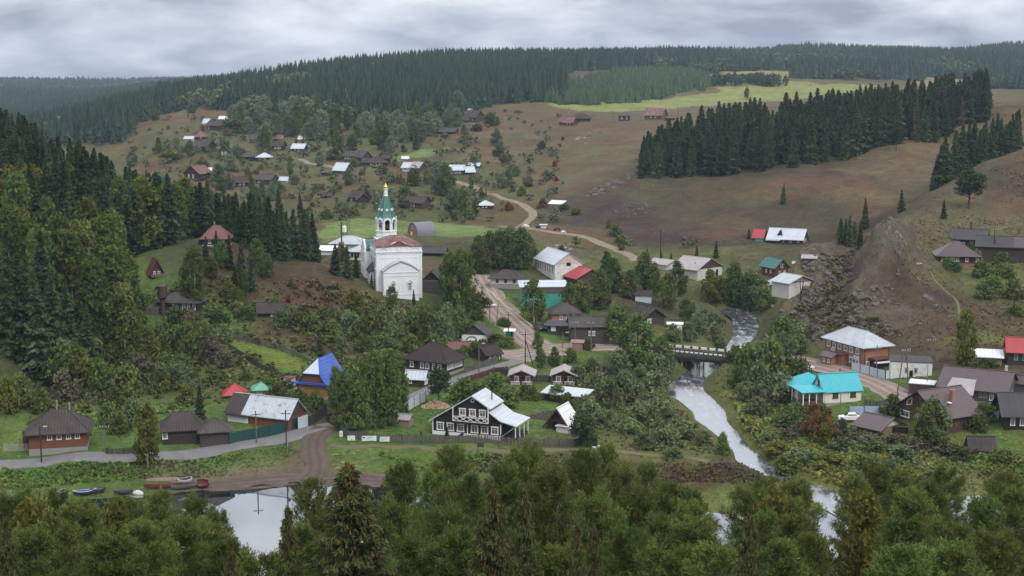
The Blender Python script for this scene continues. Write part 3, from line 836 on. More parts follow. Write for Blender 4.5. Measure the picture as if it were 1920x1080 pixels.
FIELDS = [(FLD, [(598,418),(690,408),(780,418),(900,424),(962,432),(900,444),(760,440),(640,452),(600,455)]),
 ((.125,.165,.055), [(735,296),(790,278),(846,275),(800,291),(760,304)]),
 ((.165,.180,.058), [(1020,194),(1200,191),(1290,179),(1350,172),(1520,158),(1600,157),(1660,164),(1500,186),(1380,193),(1240,204),(1080,210)]),
 ((.185,.175,.065), [(1285,143),(1400,133),(1505,137),(1480,147),(1345,160)]), ((.185,.18,.065), [(1342,160),(1480,151),(1535,158),(1345,174)]),
 ((.20,.155,.075), [(1715,153),(1740,145),(1862,150),(1850,163),(1720,162)]),
 ((.110,.145,.030), [(428,636),(480,646),(545,668),(588,690),(575,700),(540,702),(490,678),(430,655)]),
 ((.105,.145,.035), [(1000,596),(1010,578),(935,552),(925,556)]),
 ((.12,.145,.045), [(1450,165),(1400,170)])]
FP = [(c, [tuple(at(*p))[:2] for p in poly]) for c, poly in FIELDS]
def ground_col(x, y):
    w = 14 * (vnoise(x / 22, y / 22, 41) + .5 * vnoise(x / 7, y / 7, 42)) * np.clip(y / 350, .3, 2)
    w2 = 14 * (vnoise(x / 22, y / 22, 43) + .5 * vnoise(x / 7, y / 7, 44)) * np.clip(y / 350, .3, 2)
    q = _warp(np.stack([x + w * .6, y + w2 * .6], 1))
    out = np.empty((len(x), 3))
    for i in range(0, len(x), 20000):
        d = (q[i:i + 20000, None, 0] - QX[None, :, 0]) ** 2 + (q[i:i + 20000, None, 1] - QX[None, :, 1]) ** 2
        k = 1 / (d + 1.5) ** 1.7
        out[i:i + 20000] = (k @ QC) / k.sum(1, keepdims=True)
    hill = np.clip((y - 290) / 60, 0, 1) * np.clip((np.abs(x) + y - 330) / 60, 0, 1)
    a1 = (np.clip(fbm(x / 26, y / 48, 51, 3) - .05, 0, .6) * hill)[:, None]; a2 = (np.clip(fbm(x / 30, y / 55, 57, 3) - .1, 0, .5) * hill * np.clip((90 - x) / 60, .4, .9))[:, None]
    out = out * (1 - a1) + np.array((.105, .060, .034)) * a1
    out = out * (1 - a2) + np.array((.084, .088, .034)) * a2
    mr = (x > 50) & (x < 150) & (y > 280) & (y < 410)
    if mr.any():
        best = np.full(mr.sum(), 1e9)
        for pts, _h, _w in RIBS:
            d, i = near_line(x[mr], y[mr], subdiv([np.array(p) for p in pts], 10)); best = np.minimum(best, d + 16 * (1 - np.array(subdiv([np.array(p) for p in pts], 10))[i, 2]))
        f = np.clip(1.2 - best / 9, 0, 1) * np.clip((395 - y[mr]) / 25, 0, 1) * np.clip(.5 + 1.3 * fbm(x[mr] / 3.2, y[mr] / 3.2, 81, 3), 0, 1)
        g = np.clip(best / 9 - .9, 0, 1) * np.clip(1.9 - best / 9, 0, 1) * .6  # dark band beside the ribs: relief shade painted into the ground colour
        o_ = out[mr] * (1 - f[:, None]) + np.array((.098, .086, .068)) * f[:, None]
        out[mr] = o_ * (1 - g[:, None]) + np.array((.05, .043, .028)) * g[:, None]
    for c, poly in FP:
        m = inpoly(x + w * .12, y + w2 * .12, poly)
        out[m] = np.array(c) * (1 + .12 * vnoise(x[m] / 5, y[m] / 9, 9)[:, None])
    return out
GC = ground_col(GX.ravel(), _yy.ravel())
def gcol(x, y):
    j = np.clip(np.searchsorted(GY, y), 0, len(GY) - 1); i = np.clip(np.searchsorted(GT, x / (y + 25)), 0, len(GT) - 1)
    return GC.reshape(*GX.shape, 3)[j, i]

nr, ncol = GX.shape
idx = np.arange(nr * ncol).reshape(nr, ncol)
F = np.stack([idx[:-1, :-1], idx[:-1, 1:], idx[1:, 1:], idx[1:, :-1]], -1).reshape(-1, 4)
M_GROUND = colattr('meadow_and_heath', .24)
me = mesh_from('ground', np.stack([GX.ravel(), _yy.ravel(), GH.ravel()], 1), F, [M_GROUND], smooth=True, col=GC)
tag(link('ground', me), 'hilly ground of the valley with meadows and brown heath slopes', 'ground', None, 'structure')

# ---------------------------------------------------------------- water
def water_mat(name, ripple, scale, stretch, dark=(.012, .016, .018), rough=.03):
    m, t, N, L = nmat(name)
    g = N.new("ShaderNodeNewGeometry"); pos = g.outputs["Position"]
    n = noise(N, L, pos, scale, 3, .55, stretch)
    p = finish(N, L, dark, rough, n, ripple, .08, 0, 1.0)
    p.inputs["IOR"].default_value = 3.0
    return m
WM1 = water_mat('still_water', .05, .25, (1, 1, 1))
me = mesh_from('river_water', [(-330, 130, 0), (330, 130, 0), (330, 262, 0), (-330, 262, 0)], [(0, 1, 2, 3)], [WM1])
tag(link('river', me), 'calm dark river water mirroring the sky at the foot of the village', 'river', None, 'structure')
V, F = [], []
nx = 9
for i in range(len(RL)):
    a, b = RL[i].copy(), RR[i].copy()
    ex = unit((b - a)[None, :])[0] * .7; ex[2] = 0
    for k in range(nx):
        V.append((a - ex) + (b - a + 2 * ex) * k / (nx - 1))
for i in range(len(RL) - 1):
    for k in range(nx - 1):
        F.append((i * nx + k, i * nx + k + 1, (i + 1) * nx + k + 1, (i + 1) * nx + k))
V = np.array(V); V[:, 2] += .02
def stream_mat():
    m, t, N, L = nmat('running_water')
    g = N.new("ShaderNodeNewGeometry"); pos = g.outputs["Position"]
    n = noise(N, L, pos, .55, 6, .7, (1.0, .55, 1))
    n2 = ramp(N, L, noise(N, L, pos, .6, 6, .75, (1, .4, 1)), .46, .72)
    c = mixc(N, L, (.05, .055, .065), (.28, .29, .32), n2)
    p = finish(N, L, c, ramp(N, L, n2, 0, 1, .12, .4), n, .16, .1, 0, 1.0)
    p.inputs["IOR"].default_value = 3.4
    return m
tag(link('stream', mesh_from('stream_water', V, np.array(F), [stream_mat()], smooth=True)), 'shallow rippled stream winding under the bridge into the river', 'stream', None, 'structure')

# ---------------------------------------------------------------- roads and paths draped on the ground
ROADS = []
def strip(name, pts, width, mat, label, kind='structure', lift=.1, px=True, ragged=.25, cat='road', crown=.0):
    P_ = [at(*p) for p in pts] if px else [Vector(p) for p in pts]
    L_ = subdiv([np.array((p.x, p.y, 0)) for p in P_], 12)
    seg = np.hypot(*np.diff(L_[:, :2], axis=0).T); s = np.concatenate([[0], np.cumsum(seg)])
    n = max(4, int(s[-1] / .8))
    q = np.linspace(0, s[-1], n)
    c = np.stack([np.interp(q, s, L_[:, 0]), np.interp(q, s, L_[:, 1])], 1)
    ROADS.append((c, width / 2))
    d = np.gradient(c, axis=0); d /= np.maximum(np.hypot(*d.T)[:, None], 1e-6)
    nrm = np.stack([-d[:, 1], d[:, 0]], 1)
    V, F, AC = [], [], []
    m = 9
    for k in range(m):
        f = k / (m - 1) * 2 - 1
        wv = width / 2 * (1 + (ragged * vnoise(q / 3, q * 0 + k, 77 + k) if k in (0, m - 1) else 0))
        p = c + nrm * (f * wv)[:, None] if np.ndim(wv) else c + nrm * f * wv
        z = hz(p[:, 0], p[:, 1])
        V.append(np.stack([p[:, 0], p[:, 1], z], 1))
        AC.append(np.stack([np.full(n, f * width / 2), q, 0 * q], 1))
    V = np.stack(V, 1)
    zz = V[:, :, 2]
    V[:, :, 2] = np.maximum(zz, zz.mean(1, keepdims=True) * .5 + zz * .5) + lift
    V[:, (0, m - 1), 2] -= lift + .15
    V = V.reshape(-1, 3)
    ii = np.arange(n * m).reshape(n, m)
    F = np.stack([ii[:-1, :-1], ii[:-1, 1:], ii[1:, 1:], ii[1:, :-1]], -1).reshape(-1, 4)
    me = mesh_from(name, V, F, [mat], smooth=True)
    a = me.attributes.new("across", 'FLOAT_VECTOR', 'POINT')
    a.data.foreach_set("vector", np.stack(AC, 1).reshape(-1).astype(np.float32))
    return tag(link(name, me), label, cat, None, kind)
M_ASPH = flat_ground('worn_asphalt', (.175, .168, .172), (.13, .125, .125), .5)
M_DIRT = flat_ground('packed_dirt', (.225, .172, .140), (.165, .122, .098), .35, .95, ((.30, .25, .23), .16))
M_MUD = flat_ground('dark_mud', (.085, .060, .050), (.125, .090, .075), .5, .9, ((.06, .044, .037), .2))
M_TRK = flat_ground('sandy_track', (.24, .19, .14), (.17, .13, .09), .5)
M_PATH = flat_ground('trodden_path', (.13, .12, .065), (.10, .10, .045), .4)
strip('asphalt_road', [(-60,878),(0,869),(100,862),(210,856),(300,853),(400,844),(500,827),(580,806),(620,797),(660,787),(700,776),(740,762),(775,745),(812,727),(850,713),(880,702),(930,688),(975,676),(1005,664)], 3.9, M_ASPH, 'narrow grey asphalt lane running past the brown house and up to the dirt crossing', cat='road')
strip('dirt_road', [(890,515),(902,536),(912,556),(930,580),(955,605),(985,632),(1010,650),(1030,668)], 9.6, M_DIRT, 'wide rutted pinkish dirt street coming down past the green bus shelter')
strip('dirt_crossing', [(932,663),(975,661),(1020,654),(1060,650),(1110,650),(1170,650),(1236,654)], 6.6, M_DIRT, 'dirt crossing between the asphalt lane and the bridge', lift=.16)
strip('dirt_street', [(1412,668),(1450,667),(1490,674),(1540,686),(1590,699),(1640,717),(1680,738),(1715,752),(1760,768)], 6.2, M_DIRT, 'dirt street passing the brick house on the far bank')
strip('hill_road', [(1196,490),(1180,478),(1155,468),(1128,457),(1090,443),(1050,437),(1010,431),(975,426),(940,424)], 4.2, M_TRK, 'pale dirt road climbing round the foot of the rocky hill')
strip('village_track', [(975,424),(992,412),(1000,403),(990,390),(960,376),(925,364),(895,353),(870,345),(830,338)], 3.6, M_TRK, 'pale dirt track winding up to the far houses')
strip('upper_track', [(545,300),(575,304),(610,310),(650,318)], 3.0, M_TRK, 'short sandy track between the upper houses')
strip('mud_track', [(608,800),(590,822),(586,845),(592,868),(588,890),(570,902)], 5.0, M_MUD, 'dark muddy track dropping from the lane to the water', lift=.13, ragged=.4)
strip('shore_mud', [(380,914),(430,909),(500,902),(560,898),(640,897),(720,901)], 4.5, M_MUD, 'bare brown mud along the river shore', lift=.12, ragged=.6, cat='shore')
strip('bank_path', [(618,836),(700,836),(780,838),(860,843),(940,846),(1020,843),(1100,842),(1180,848),(1260,857),(1330,866)], 1.5, M_PATH, 'thin trodden path along the grassy bank', lift=.08, ragged=.5, cat='path')
strip('hill_path', [(1744,508),(1752,524),(1772,545),(1792,562),(1798,580),(1796,600)], .7, M_PATH, 'thin path up the brown slope beside the yellow tree', lift=.08, ragged=.5, cat='path')
strip('yard_track', [(936,664),(965,672),(1000,676)], 4.0, M_DIRT, 'dirt verge beside the crossing', lift=.14)

def offroad(x, y, pad=.4):
    ok = np.ones(len(x), bool)
    for c, hw in ROADS:
        for i in range(0, len(c), 2):
            ok &= (x - c[i, 0]) ** 2 + (y - c[i, 1]) ** 2 > (hw + pad) ** 2
    return ok
def offwater(x, y, z):
    ok = z > .12
    m = (x > 15) & (x < 260) & (y > 160) & (y < 450)
    if m.any():
        d, i = near_line(x[m], y[m], RC)
        ok[m] &= d > RW[i] / 2 + .5
    return ok

# ---------------------------------------------------------------- low plants
M_COVER = colattr('low_plants', .25, (.08, .5, 2.0))
def cover(name, n, ylo, yhi, size, label, cat, nq=4, keep=None, bright=1.0, tall=1.0, seed=1, flat=False):
    R = np.random.default_rng(seed)
    y = np.sqrt(R.uniform(ylo ** 2, yhi ** 2, n)) if yhi / ylo < 3 else np.exp(R.uniform(math.log(ylo), math.log(yhi), n))
    x = R.uniform(-.43, .43, n) * y
    if keep is not None:
        k = keep(x, y); x, y = x[k], y[k]
    z = hz(x, y)
    k = offroad(x, y) & offwater(x, y, z)
    x, y, z = x[k], y[k], z[k]
    n = len(x)
    c = gcol(x, y)
    patch = np.clip(.75 + .6 * fbm(x / 14, y / 14, 31, 3), .25, 1.6)
    s = size * patch * R.uniform(.6, 1.5, n)
    lum = c.sum(1)
    V, F, CC = [], [], []
    tint = bright * R.uniform(.75, 1.3, (n, 1)) * (1 + R.normal(0, .07, (n, 3)))
    for q in range(nq):
        a = R.uniform(0, 6.283, n)
        o = np.stack([np.cos(a), np.sin(a), np.zeros(n)], 1) * (s * .4 * R.random(n))[:, None]
        cc = np.stack([x, y, z], 1) + o
        cc[:, 2] += s * .28 * tall
        d = np.stack([np.cos(a) * .7, np.sin(a) * .7, np.full(n, .9 * tall)], 1) + R.normal(0, .25, (n, 3))
        if flat:
            d[:, 2] = R.normal(.12, .12, n); cc[:, 2] += s * .02
            t_ = unit(np.cross(d, np.array([0, 0, 1.]) + R.normal(0, .22, (n, 3))))
            l_, w_ = (unit(d) * (s * .5)[:, None]), t_ * (s * .3)[:, None]
            v = np.stack([cc - l_ - w_ * .5, cc - l_ + w_ * .5, cc + l_ + w_, cc + l_ - w_], 1).reshape(-1, 3); f = np.arange(4 * n).reshape(-1, 4)
            v[:, 2] = hz(v[:, 0], v[:, 1]) + .05 + np.repeat(R.uniform(0, .05, n), 4)
        else: v, f = quads(cc, d, s * .9, s * .55, R, .8)
        V.append(v); F.append(f + q * 4 * n); CC.append(np.clip(c * tint * R.uniform(.85, 1.2, (n, 1)), 0.005, .6))
    me = mesh_from(name, np.concatenate(V), np.concatenate(F), [M_COVER], col=np.concatenate(CC))
    return tag(link(name, me), label, cat, None, 'stuff')
cover('meadow_weeds', 75000, 200, 470, .5, 'tangled weeds and grass covering the village ground', 'weeds', 4, None, 1.15, .35, 3, True)
WETP = [tuple(at(*q))[:2] for q in ((1370,745),(1480,760),(1560,800),(1700,838),(1925,865),(1960,915),(1700,940),(1450,905),(1410,850))]
cover('tall_wet_weeds', 60000, 200, 300, .9, 'tall soft weeds and sedge on the wet right bank', 'weeds', 5, lambda x, y: inpoly(x, y, WETP), 1.7, 1.3, 8)
HILLP = [tuple(at(*q))[:2] for q in ((235,560),(440,520),(700,560),(880,590),(880,650),(600,740),(380,760),(230,830),(60,800),(40,700))]
cover('slope_weeds', 34000, 215, 400, .8, 'rank weeds on the slopes below the church and the left wood', 'weeds', 5, lambda x, y: inpoly(x, y, HILLP) & ~inpoly(x, y, FP[6][1]), 1.7, .9, 9)
cover('heath_cover', 60000, 430, 950, .75, 'brown heath plants covering the far slopes', 'heath', 3, None, 1.1, .3, 4, True)
BANKP = [tuple(at(*q))[:2] for q in ((1060,700),(1150,690),(1245,700),(1250,745),(1310,800),(1372,868),(1250,852),(1090,832))]
BANK2 = [tuple(at(*q))[:2] for q in ((1345,690),(1400,684),(1490,690),(1490,770),(1400,775),(1340,740))]
BANK3 = [tuple(at(*q))[:2] for q in ((0,874),(150,868),(300,862),(450,850),(540,838),(560,850),(480,886),(380,896),(200,905),(0,915))]
BANK4 = [tuple(at(*q))[:2] for q in ((700,850),(900,852),(1100,848),(1340,872),(1440,884),(1420,915),(1250,905),(1000,895),(800,885))]
BANK5 = [tuple(at(*q))[:2] for q in ((1240,640),(1330,590),(1362,600),(1362,640),(1330,652))]
HILLR = [tuple(at(*q))[:2] for q in ((1480,640),(1520,520),(1600,470),(1750,370),(1925,285),(1930,690),(1700,650),(1560,640))]
cover('hill_tufts', 42000, 285, 500, .42, 'brown grass tufts on the right hillside', 'grass', 4, lambda x, y: inpoly(x, y, HILLR), 2.0, .9, 15)
cover('bank_sedge', 46000, 205, 420, .7, 'rank sedge and weeds along both banks of the stream', 'sedge', 5, lambda x, y: inpoly(x, y, BANKP) | inpoly(x, y, BANK2) | inpoly(x, y, BANK5), 1.7, 1.2, 12)
cover('shore_weeds', 60000, 205, 262, .6, 'brownish weeds on the slope between the lane and the river', 'weeds', 5, lambda x, y: inpoly(x, y, BANK3) | inpoly(x, y, BANK4), 1.5, 1.1, 13)
# ---------------------------------------------------------------- builders for houses and other built things
class MB:
    def __init__(s): s.v, s.f = [], []
    def add(s, V, F):
        n = len(s.v); s.v += [tuple(v) for v in V]; s.f += [tuple(i + n for i in f) for f in F]
        return s
    def box(s, x0, x1, y0, y1, z0, z1):
        V = [(x0,y0,z0),(x1,y0,z0),(x1,y1,z0),(x0,y1,z0),(x0,y0,z1),(x1,y0,z1),(x1,y1,z1),(x0,y1,z1)]
        return s.add(V, [(0,3,2,1),(4,5,6,7),(0,1,5,4),(1,2,6,5),(2,3,7,6),(3,0,4,7)])
    def prism(s, poly, a0, a1, axis):        # poly in the plane across the axis; 'x': (y,z), 'y': (x,z), 'z': (x,y)
        n = len(poly)
        def p(q, a):
            return (a, q[0], q[1]) if axis == 'x' else (q[0], a, q[1]) if axis == 'y' else (q[0], q[1], a)
        V = [p(q, a0) for q in poly] + [p(q, a1) for q in poly]
        F = [tuple(range(n)), tuple(range(2 * n - 1, n - 1, -1))] + [(i, i + n, (i + 1) % n + n, (i + 1) % n) for i in range(n)]
        return s.add(V, F)
    def bar(s, a, b, r, r2=None):             # square bar between two points
        a, b = np.array(a, float), np.array(b, float)
        V, F = tube(np.array([a, b]), [r, r2 or r], 4)
        return s.add(V, [tuple(f) for f in F] + [(3, 2, 1, 0), (4, 5, 6, 7)])
    def cyl(s, x, y, z0, z1, r0, r1=None, n=12):
        r1 = r0 if r1 is None else r1
        V = [(x + r * math.cos(6.28318 * i / n), y + r * math.sin(6.28318 * i / n), z) for z, r in ((z0, r0), (z1, r1)) for i in range(n)]
        return s.add(V, [tuple(range(n - 1, -1, -1)), tuple(range(n, 2 * n))] + [(i, (i + 1) % n, (i + 1) % n + n, i + n) for i in range(n)])
    def lathe(s, x, y, prof, n=16, rot=0.0):  # prof: (radius, z)
        V = [(x + r * math.cos(6.28318 * i / n + rot), y + r * math.sin(6.28318 * i / n + rot), z) for r, z in prof for i in range(n)]
        F = [(k * n + i, k * n + (i + 1) % n, (k + 1) * n + (i + 1) % n, (k + 1) * n + i) for k in range(len(prof) - 1) for i in range(n)]
        return s.add(V, F + [tuple(range(n - 1, -1, -1)), tuple((len(prof) - 1) * n + i for i in range(n))])
    def build(s, name, mat, parent=None, loc=None, rz=None, smooth=False):
        me = bpy.data.meshes.new(name); me.from_pydata(s.v, [], s.f); me.materials.append(mat)
        bm = bmesh.new(); bm.from_mesh(me); bmesh.ops.recalc_face_normals(bm, faces=bm.faces); bm.to_mesh(me); bm.free()
        if smooth: me.polygons.foreach_set("use_smooth", [True] * len(me.polygons))
        me.update()
        return link(name, me, parent, loc, rz)
def empty(name, loc, rz=0, label=None, cat=None, group=None):
    o = bpy.data.objects.new(name, None); COL.objects.link(o)
    o.location = loc; o.rotation_euler = (0, 0, rz)
    return tag(o, label, cat, group)

D = math.radians
WD = dict(
 black=wood('black_boards', (.020,.013,.012), .2), dark=wood('dark_logs', (.042,.030,.026)), brown=wood('brown_logs', (.075,.050,.038)), grey=wood('grey_logs', (.115,.098,.088)),
 dgrey=wood('dark_grey_logs', (.065,.055,.050)), red=wood('red_brown_boards', (.185,.070,.038), .2, 'Z', .25), cabin=wood('cabin_boards', (.110,.036,.030), .2, 'Z', .2), orange=wood('orange_boards', (.38,.165,.075), .22, 'Z', .35),
 tan=wood('tan_logs', (.300,.175,.090), .26, 'Z', .35), log=wood('stained_logs', (.105,.060,.038), .3, 'Z', .35), pink=wood('pinkish_boards', (.270,.185,.150), .2, 'X', .3), plank=wood('grey_planks', (.130,.115,.105), .25, axis='X'), dplank=wood('dark_planks', (.055,.046,.042), .2, axis='X'))
RFM = dict(
 slate=roofing('weathered_slate', (.052,.042,.040), (.074,.062,.058), .5, 'X', .85, spec=.15), slate2=roofing('grey_slate', (.085,.075,.072), (.058,.051,.049), .6, 'X', .85, spec=.15), brown=roofing('brown_sheet', (.046,.034,.032), None, .4, 'X', .8, spec=.15), purple=roofing('purple_brown_metal', (.098,.064,.066), (.088,.056,.060), .35, 'X', .35, both=True),
 maroon=roofing('maroon_metal', (.150,.052,.048), None, .35), silver=roofing('zinc_sheet', (.43,.46,.50), (.33,.35,.37), .7, 'X', .38, rust=0), silverr=roofing('rusty_zinc', (.44,.48,.53), (.36,.38,.41), .7, 'X', .4, rust=.25), light=roofing('bright_zinc', (.50,.54,.59), (.42,.45,.49), .8, 'X', .35),
 red=roofing('red_metal', (.380,.048,.050), None, .4, 'X', .4), redp=roofing('faded_red_metal', (.130,.036,.036), (.22,.13,.13), .6, 'X', .6, rust=.1, rustcol=(.42,.36,.35)), turq=roofing('turquoise_metal', (.026,.370,.440), (.055,.380,.430), .5, 'X', .35), blue=roofing('blue_metal', (.030,.085,.460), (.07,.15,.46), .4, 'X', .3, both=True),
 paleblue=roofing('pale_blue_metal', (.46,.53,.66), (.38,.46,.60), .4, 'X', .35), green=roofing('green_metal', (.022,.135,.110), None, .5, 'X', .4), lgreen=roofing('light_green_metal', (.14,.36,.26), None, .4), pink=roofing('pinkish_slate', (.36,.325,.325), (.28,.25,.25), .6), rust=roofing('rusty_sheet', (.28,.16,.12), (.20,.13,.11), .6), white=roofing('white_sheet', (.70,.71,.72), (.62,.63,.64), .8), felt=roofing('roofing_felt', (.062,.057,.060), None, 1.0, 'X', .85))
M_PLW = plaster('white_plaster', (.70,.70,.69), (.42,.41,.39), .30); M_PLP = plaster('pinkish_plaster', (.52,.44,.42), (.30,.25,.23), .5); M_PLC = plaster('cream_siding', (.62,.585,.50), (.5,.46,.38), .12); M_PLR = plaster('peeling_whitewash', (.62,.61,.59), (.22,.19,.17), .65)
M_CHURCH = plaster('church_whitewash', (.72,.725,.74), (.42,.42,.42), .34, .85, .35)
M_BLOCK = plaster('pale_blockwork', (.50,.47,.45), (.33,.30,.28), .5); M_CONC = plaster('grey_concrete', (.26,.245,.235), (.17,.16,.15), .5); M_TEAL = paint('teal_paint', (.045,.30,.25), .6, .2)
M_BRK = brick('red_brick', (.30,.115,.060), (.24,.085,.045)); M_BRKO = brick('orange_brick', (.36,.155,.080), (.29,.115,.06))
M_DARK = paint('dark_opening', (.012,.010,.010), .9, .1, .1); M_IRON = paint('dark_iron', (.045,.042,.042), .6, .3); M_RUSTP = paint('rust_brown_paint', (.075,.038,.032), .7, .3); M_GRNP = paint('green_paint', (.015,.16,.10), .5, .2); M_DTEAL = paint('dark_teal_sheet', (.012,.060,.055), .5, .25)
M_TEALW = paint('teal_casing', (.10,.40,.36), .5, .2); M_BRNW = paint('brown_casing', (.040,.026,.022), .5, .2); M_GRYW = paint('weathered_casing', (.36,.33,.30), .8, .3); M_POLE = paint('grey_pole_wood', (.16,.14,.125), .9, .35, .1); M_POLED = paint('dark_pole_wood', (.05,.038,.032), .9, .3, .1); M_BLUEF = paint('pale_blue_sheet', (.36,.44,.55), .45, .15); M_GRYF = paint('grey_white_sheet', (.48,.53,.58), .5, .15)
CAS = {'w': M_WHITE, 'd': M_BRNW, 'o': M_GRYW, 't': M_TEALW}
WIN = {}
def window(parent, loc, rz, w, h, style='w', curt=False):
    key = (round(w * 20), round(h * 20), style, curt)
    if key not in WIN:
        w_, h_ = key[0] / 20, key[1] / 20
        f = min(.16, w_ * .16)
        m = MB()
        m.box(-w_ / 2, -w_ / 2 + f, -.07, .02, 0, h_); m.box(w_ / 2 - f, w_ / 2, -.07, .02, 0, h_)
        m.box(-w_ / 2 - .06, w_ / 2 + .06, -.10, .02, h_ - f, h_ + .05); m.box(-w_ / 2 - .06, w_ / 2 + .06, -.12, .02, -.05, f * .8)
        if style != 'n':
            m.box(-.025, .025, -.045, .01, f * .8, h_ - f)
            if h_ > .9: m.box(-w_ / 2 + f, w_ / 2 - f, -.04, .01, h_ * .62, h_ * .62 + .05)
        p = MB().box(-w_ / 2 + f * .5, w_ / 2 - f * .5, -.02, .015, f * .5, h_ - f * .5)
        a = m.build('window', CAS.get(style, M_WHITE)); b = p.build('pane', M_CURT if curt else M_GLASS)
        WIN[key] = (a.data, b.data)
        bpy.data.objects.remove(a); bpy.data.objects.remove(b)
    a, b = WIN[key]
    o = link('window', a, parent, loc, rz)
    link('pane', b, o)
    return o

def house(px, py, w, d, wh, roof, rise, rz, wall, roofm, label, name='log_house', cat='house', e=5, g=4, rl=None, th=.14, win=(), plinth=None, chim=(), extra=(), group=None, sink=1.6, gable=None, rpatch=(), y0=150, prof=None, Y=None, doors=()):
    """sizes in photo pixels at the house's own distance (turned to metres here); the pixel is the middle of the front wall's foot"""
    A = at(px, py, y0)
    if Y: q = xz(px, py, Y); A = g3(q[0], q[1])
    k = (A - Vector((0, 0, HC))).length / FPX
    w, d, wh, rise, e, g = (q * k for q in (w, d, wh, rise, e, g))
    r = D(rz)
    C = A + Vector((-math.sin(r) * d / 2, math.cos(r) * d / 2, 0))
    o = empty(name, C, r, label, cat, group)
    z0 = -sink
    hw, hd = w / 2, d / 2
    def m(x, table):
        return table.get(x, x) if isinstance(x, str) else x
    wall, roofm = m(wall, WD), m(roofm, RFM)
    W_ = MB()
    if roof == 'gx': W_.prism([(-hd, z0), (hd, z0), (hd, wh), (0, wh + rise), (-hd, wh)], -hw, hw, 'x')
    elif roof == 'gy': W_.prism([(-hw, z0), (hw, z0), (hw, wh), (0, wh + rise), (-hw, wh)], -hd, hd, 'y')
    elif roof == 'sh': W_.prism([(-hd, z0), (hd, z0), (hd, wh + rise), (-hd, wh)], -hw, hw, 'x')
    elif roof == 'jerk': W_.prism([(-hw, z0), (hw, z0), (hw, wh), (hw * .55, wh + rise * .45), (-hw * .55, wh + rise * .45), (-hw, wh)], -hd, hd, 'y')
    else: W_.box(-hw, hw, -hd, hd, z0, wh)
    W_.build('wall', wall, o)
    def gab(hs, off=0.0, x=None):               # roof cross-section of a ridge roof
        s = rise / hs; zz = wh - e * s + th + off
        top = wh + rise + th + off
        return [(-hs - e, zz), (0, top), (hs + e, zz), (hs + e, zz - th), (0, top - th * 1.15), (-hs - e, zz - th)]
    R_m = MB()
    if roof == 'gx': R_m.prism(gab(hd), -hw - g, hw + g, 'x')
    elif roof == 'gy': R_m.prism(gab(hw), -hd - g, hd + g, 'y')
    elif roof == 'sh':
        s = rise / d
        R_m.prism([(-hd - e, wh - e * s), (hd + e, wh + rise + e * s), (hd + e, wh + rise + e * s + th), (-hd - e, wh - e * s + th)], -hw - g, hw + g, 'x')
    elif roof == 'flat': R_m.box(-hw - e, hw + e, -hd - e, hd + e, wh, wh + th)
    elif roof in ('hip', 'pyr'):
        q = rl * k / 2 if rl is not None else max(0, (w - d) / 2)
        if roof == 'pyr': q = .05
        ze, zt = wh - e * rise / min(hw, hd) * .6, wh + rise
        X, Yy = hw + e, hd + e
        rp = [(-q, 0, zt), (q, 0, zt)] if w >= d else [(0, -q, zt), (0, q, zt)]
        V = [(-X, -Yy, ze), (X, -Yy, ze), (X, Yy, ze), (-X, Yy, ze)] + rp
        V += [(x, y, z - th) for x, y, z in V[:4]]
        if w >= d: F = [(0, 1, 5, 4), (1, 2, 5), (2, 3, 4, 5), (3, 0, 4)]
        else: F = [(0, 1, 4), (1, 2, 5, 4), (2, 3, 5), (3, 0, 4, 5)]
        F += [(0, 6, 7, 1), (1, 7, 8, 2), (2, 8, 9, 3), (3, 9, 6, 0), (6, 9, 8, 7)]
        R_m.add(V, F)
        # ridge and hip caps
        hc = MB()
        for a, b in ((0, 4), (1, 5 if w >= d else 4), (2, 5), (3, 4 if w >= d else 5), (4, 5)):
            hc.bar(np.array(V[a]) + (0, 0, .03), np.array(V[b]) + (0, 0, .03), .07)
        hc.build('ridge_cap', roofm, o)
    elif roof == 'jerk':
        s = rise / hw; sb = d * .30
        zt, ze, zm = wh + rise + th, wh - e * s + th, wh + rise * .45 + th
        xm = hw * .55; yf = -hd - g
        V = [(-hw - e, yf, ze), (-xm, yf, zm), (0, -hd + sb, zt), (0, hd + g, zt), (-hw - e, hd + g, ze)]
        V += [(-x, y, z) for x, y, z in V]
        V += [(x, y, z - th) for x, y, z in V]
        F = [(0, 1, 2, 3, 4), (5, 9, 8, 7, 6), (10, 14, 13, 12, 11), (15, 16, 17, 18, 19), (0, 10, 11, 1), (5, 6, 16, 15), (0, 4, 14, 10), (5, 15, 19, 9), (4, 3, 13, 14), (9, 19, 18, 8)]
        R_m.add(V, F)
        h = MB().add([(-xm - .1, yf - .15, zm - .05), (xm + .1, yf - .15, zm - .05), (0, -hd + sb, zt + .05), (0, -hd + sb, zt - .1), (-xm, yf, zm - .2), (xm, yf, zm - .2)], [(0, 1, 2), (4, 3, 5), (0, 4, 5, 1), (1, 5, 3, 2), (2, 3, 4, 0)])
        h.build('front_hip', RFM['paleblue'], o)  # same blue roof; paler colour paints in the sky's reflection on this facet
    R_m.build('roof', roofm, o)
    if roof in ('gx', 'gy'):                      # pale ridge cap
        c = MB(); zt = wh + rise + th
        c.box(*((-hw - g, hw + g, -.14, .14) if roof == 'gx' else (-.14, .14, -hd - g, hd + g)), zt - .05, zt + .05)
        c.build('ridge_cap', roofm, o)
    for x0, x1, mt in rpatch:
        p = MB().prism(gab(hd, .035), x0 * k, x1 * k, 'x') if roof == 'gx' else MB().prism(gab(hw, .035), x0 * k, x1 * k, 'y')
        p.build('roof_patch', m(mt, RFM), o)
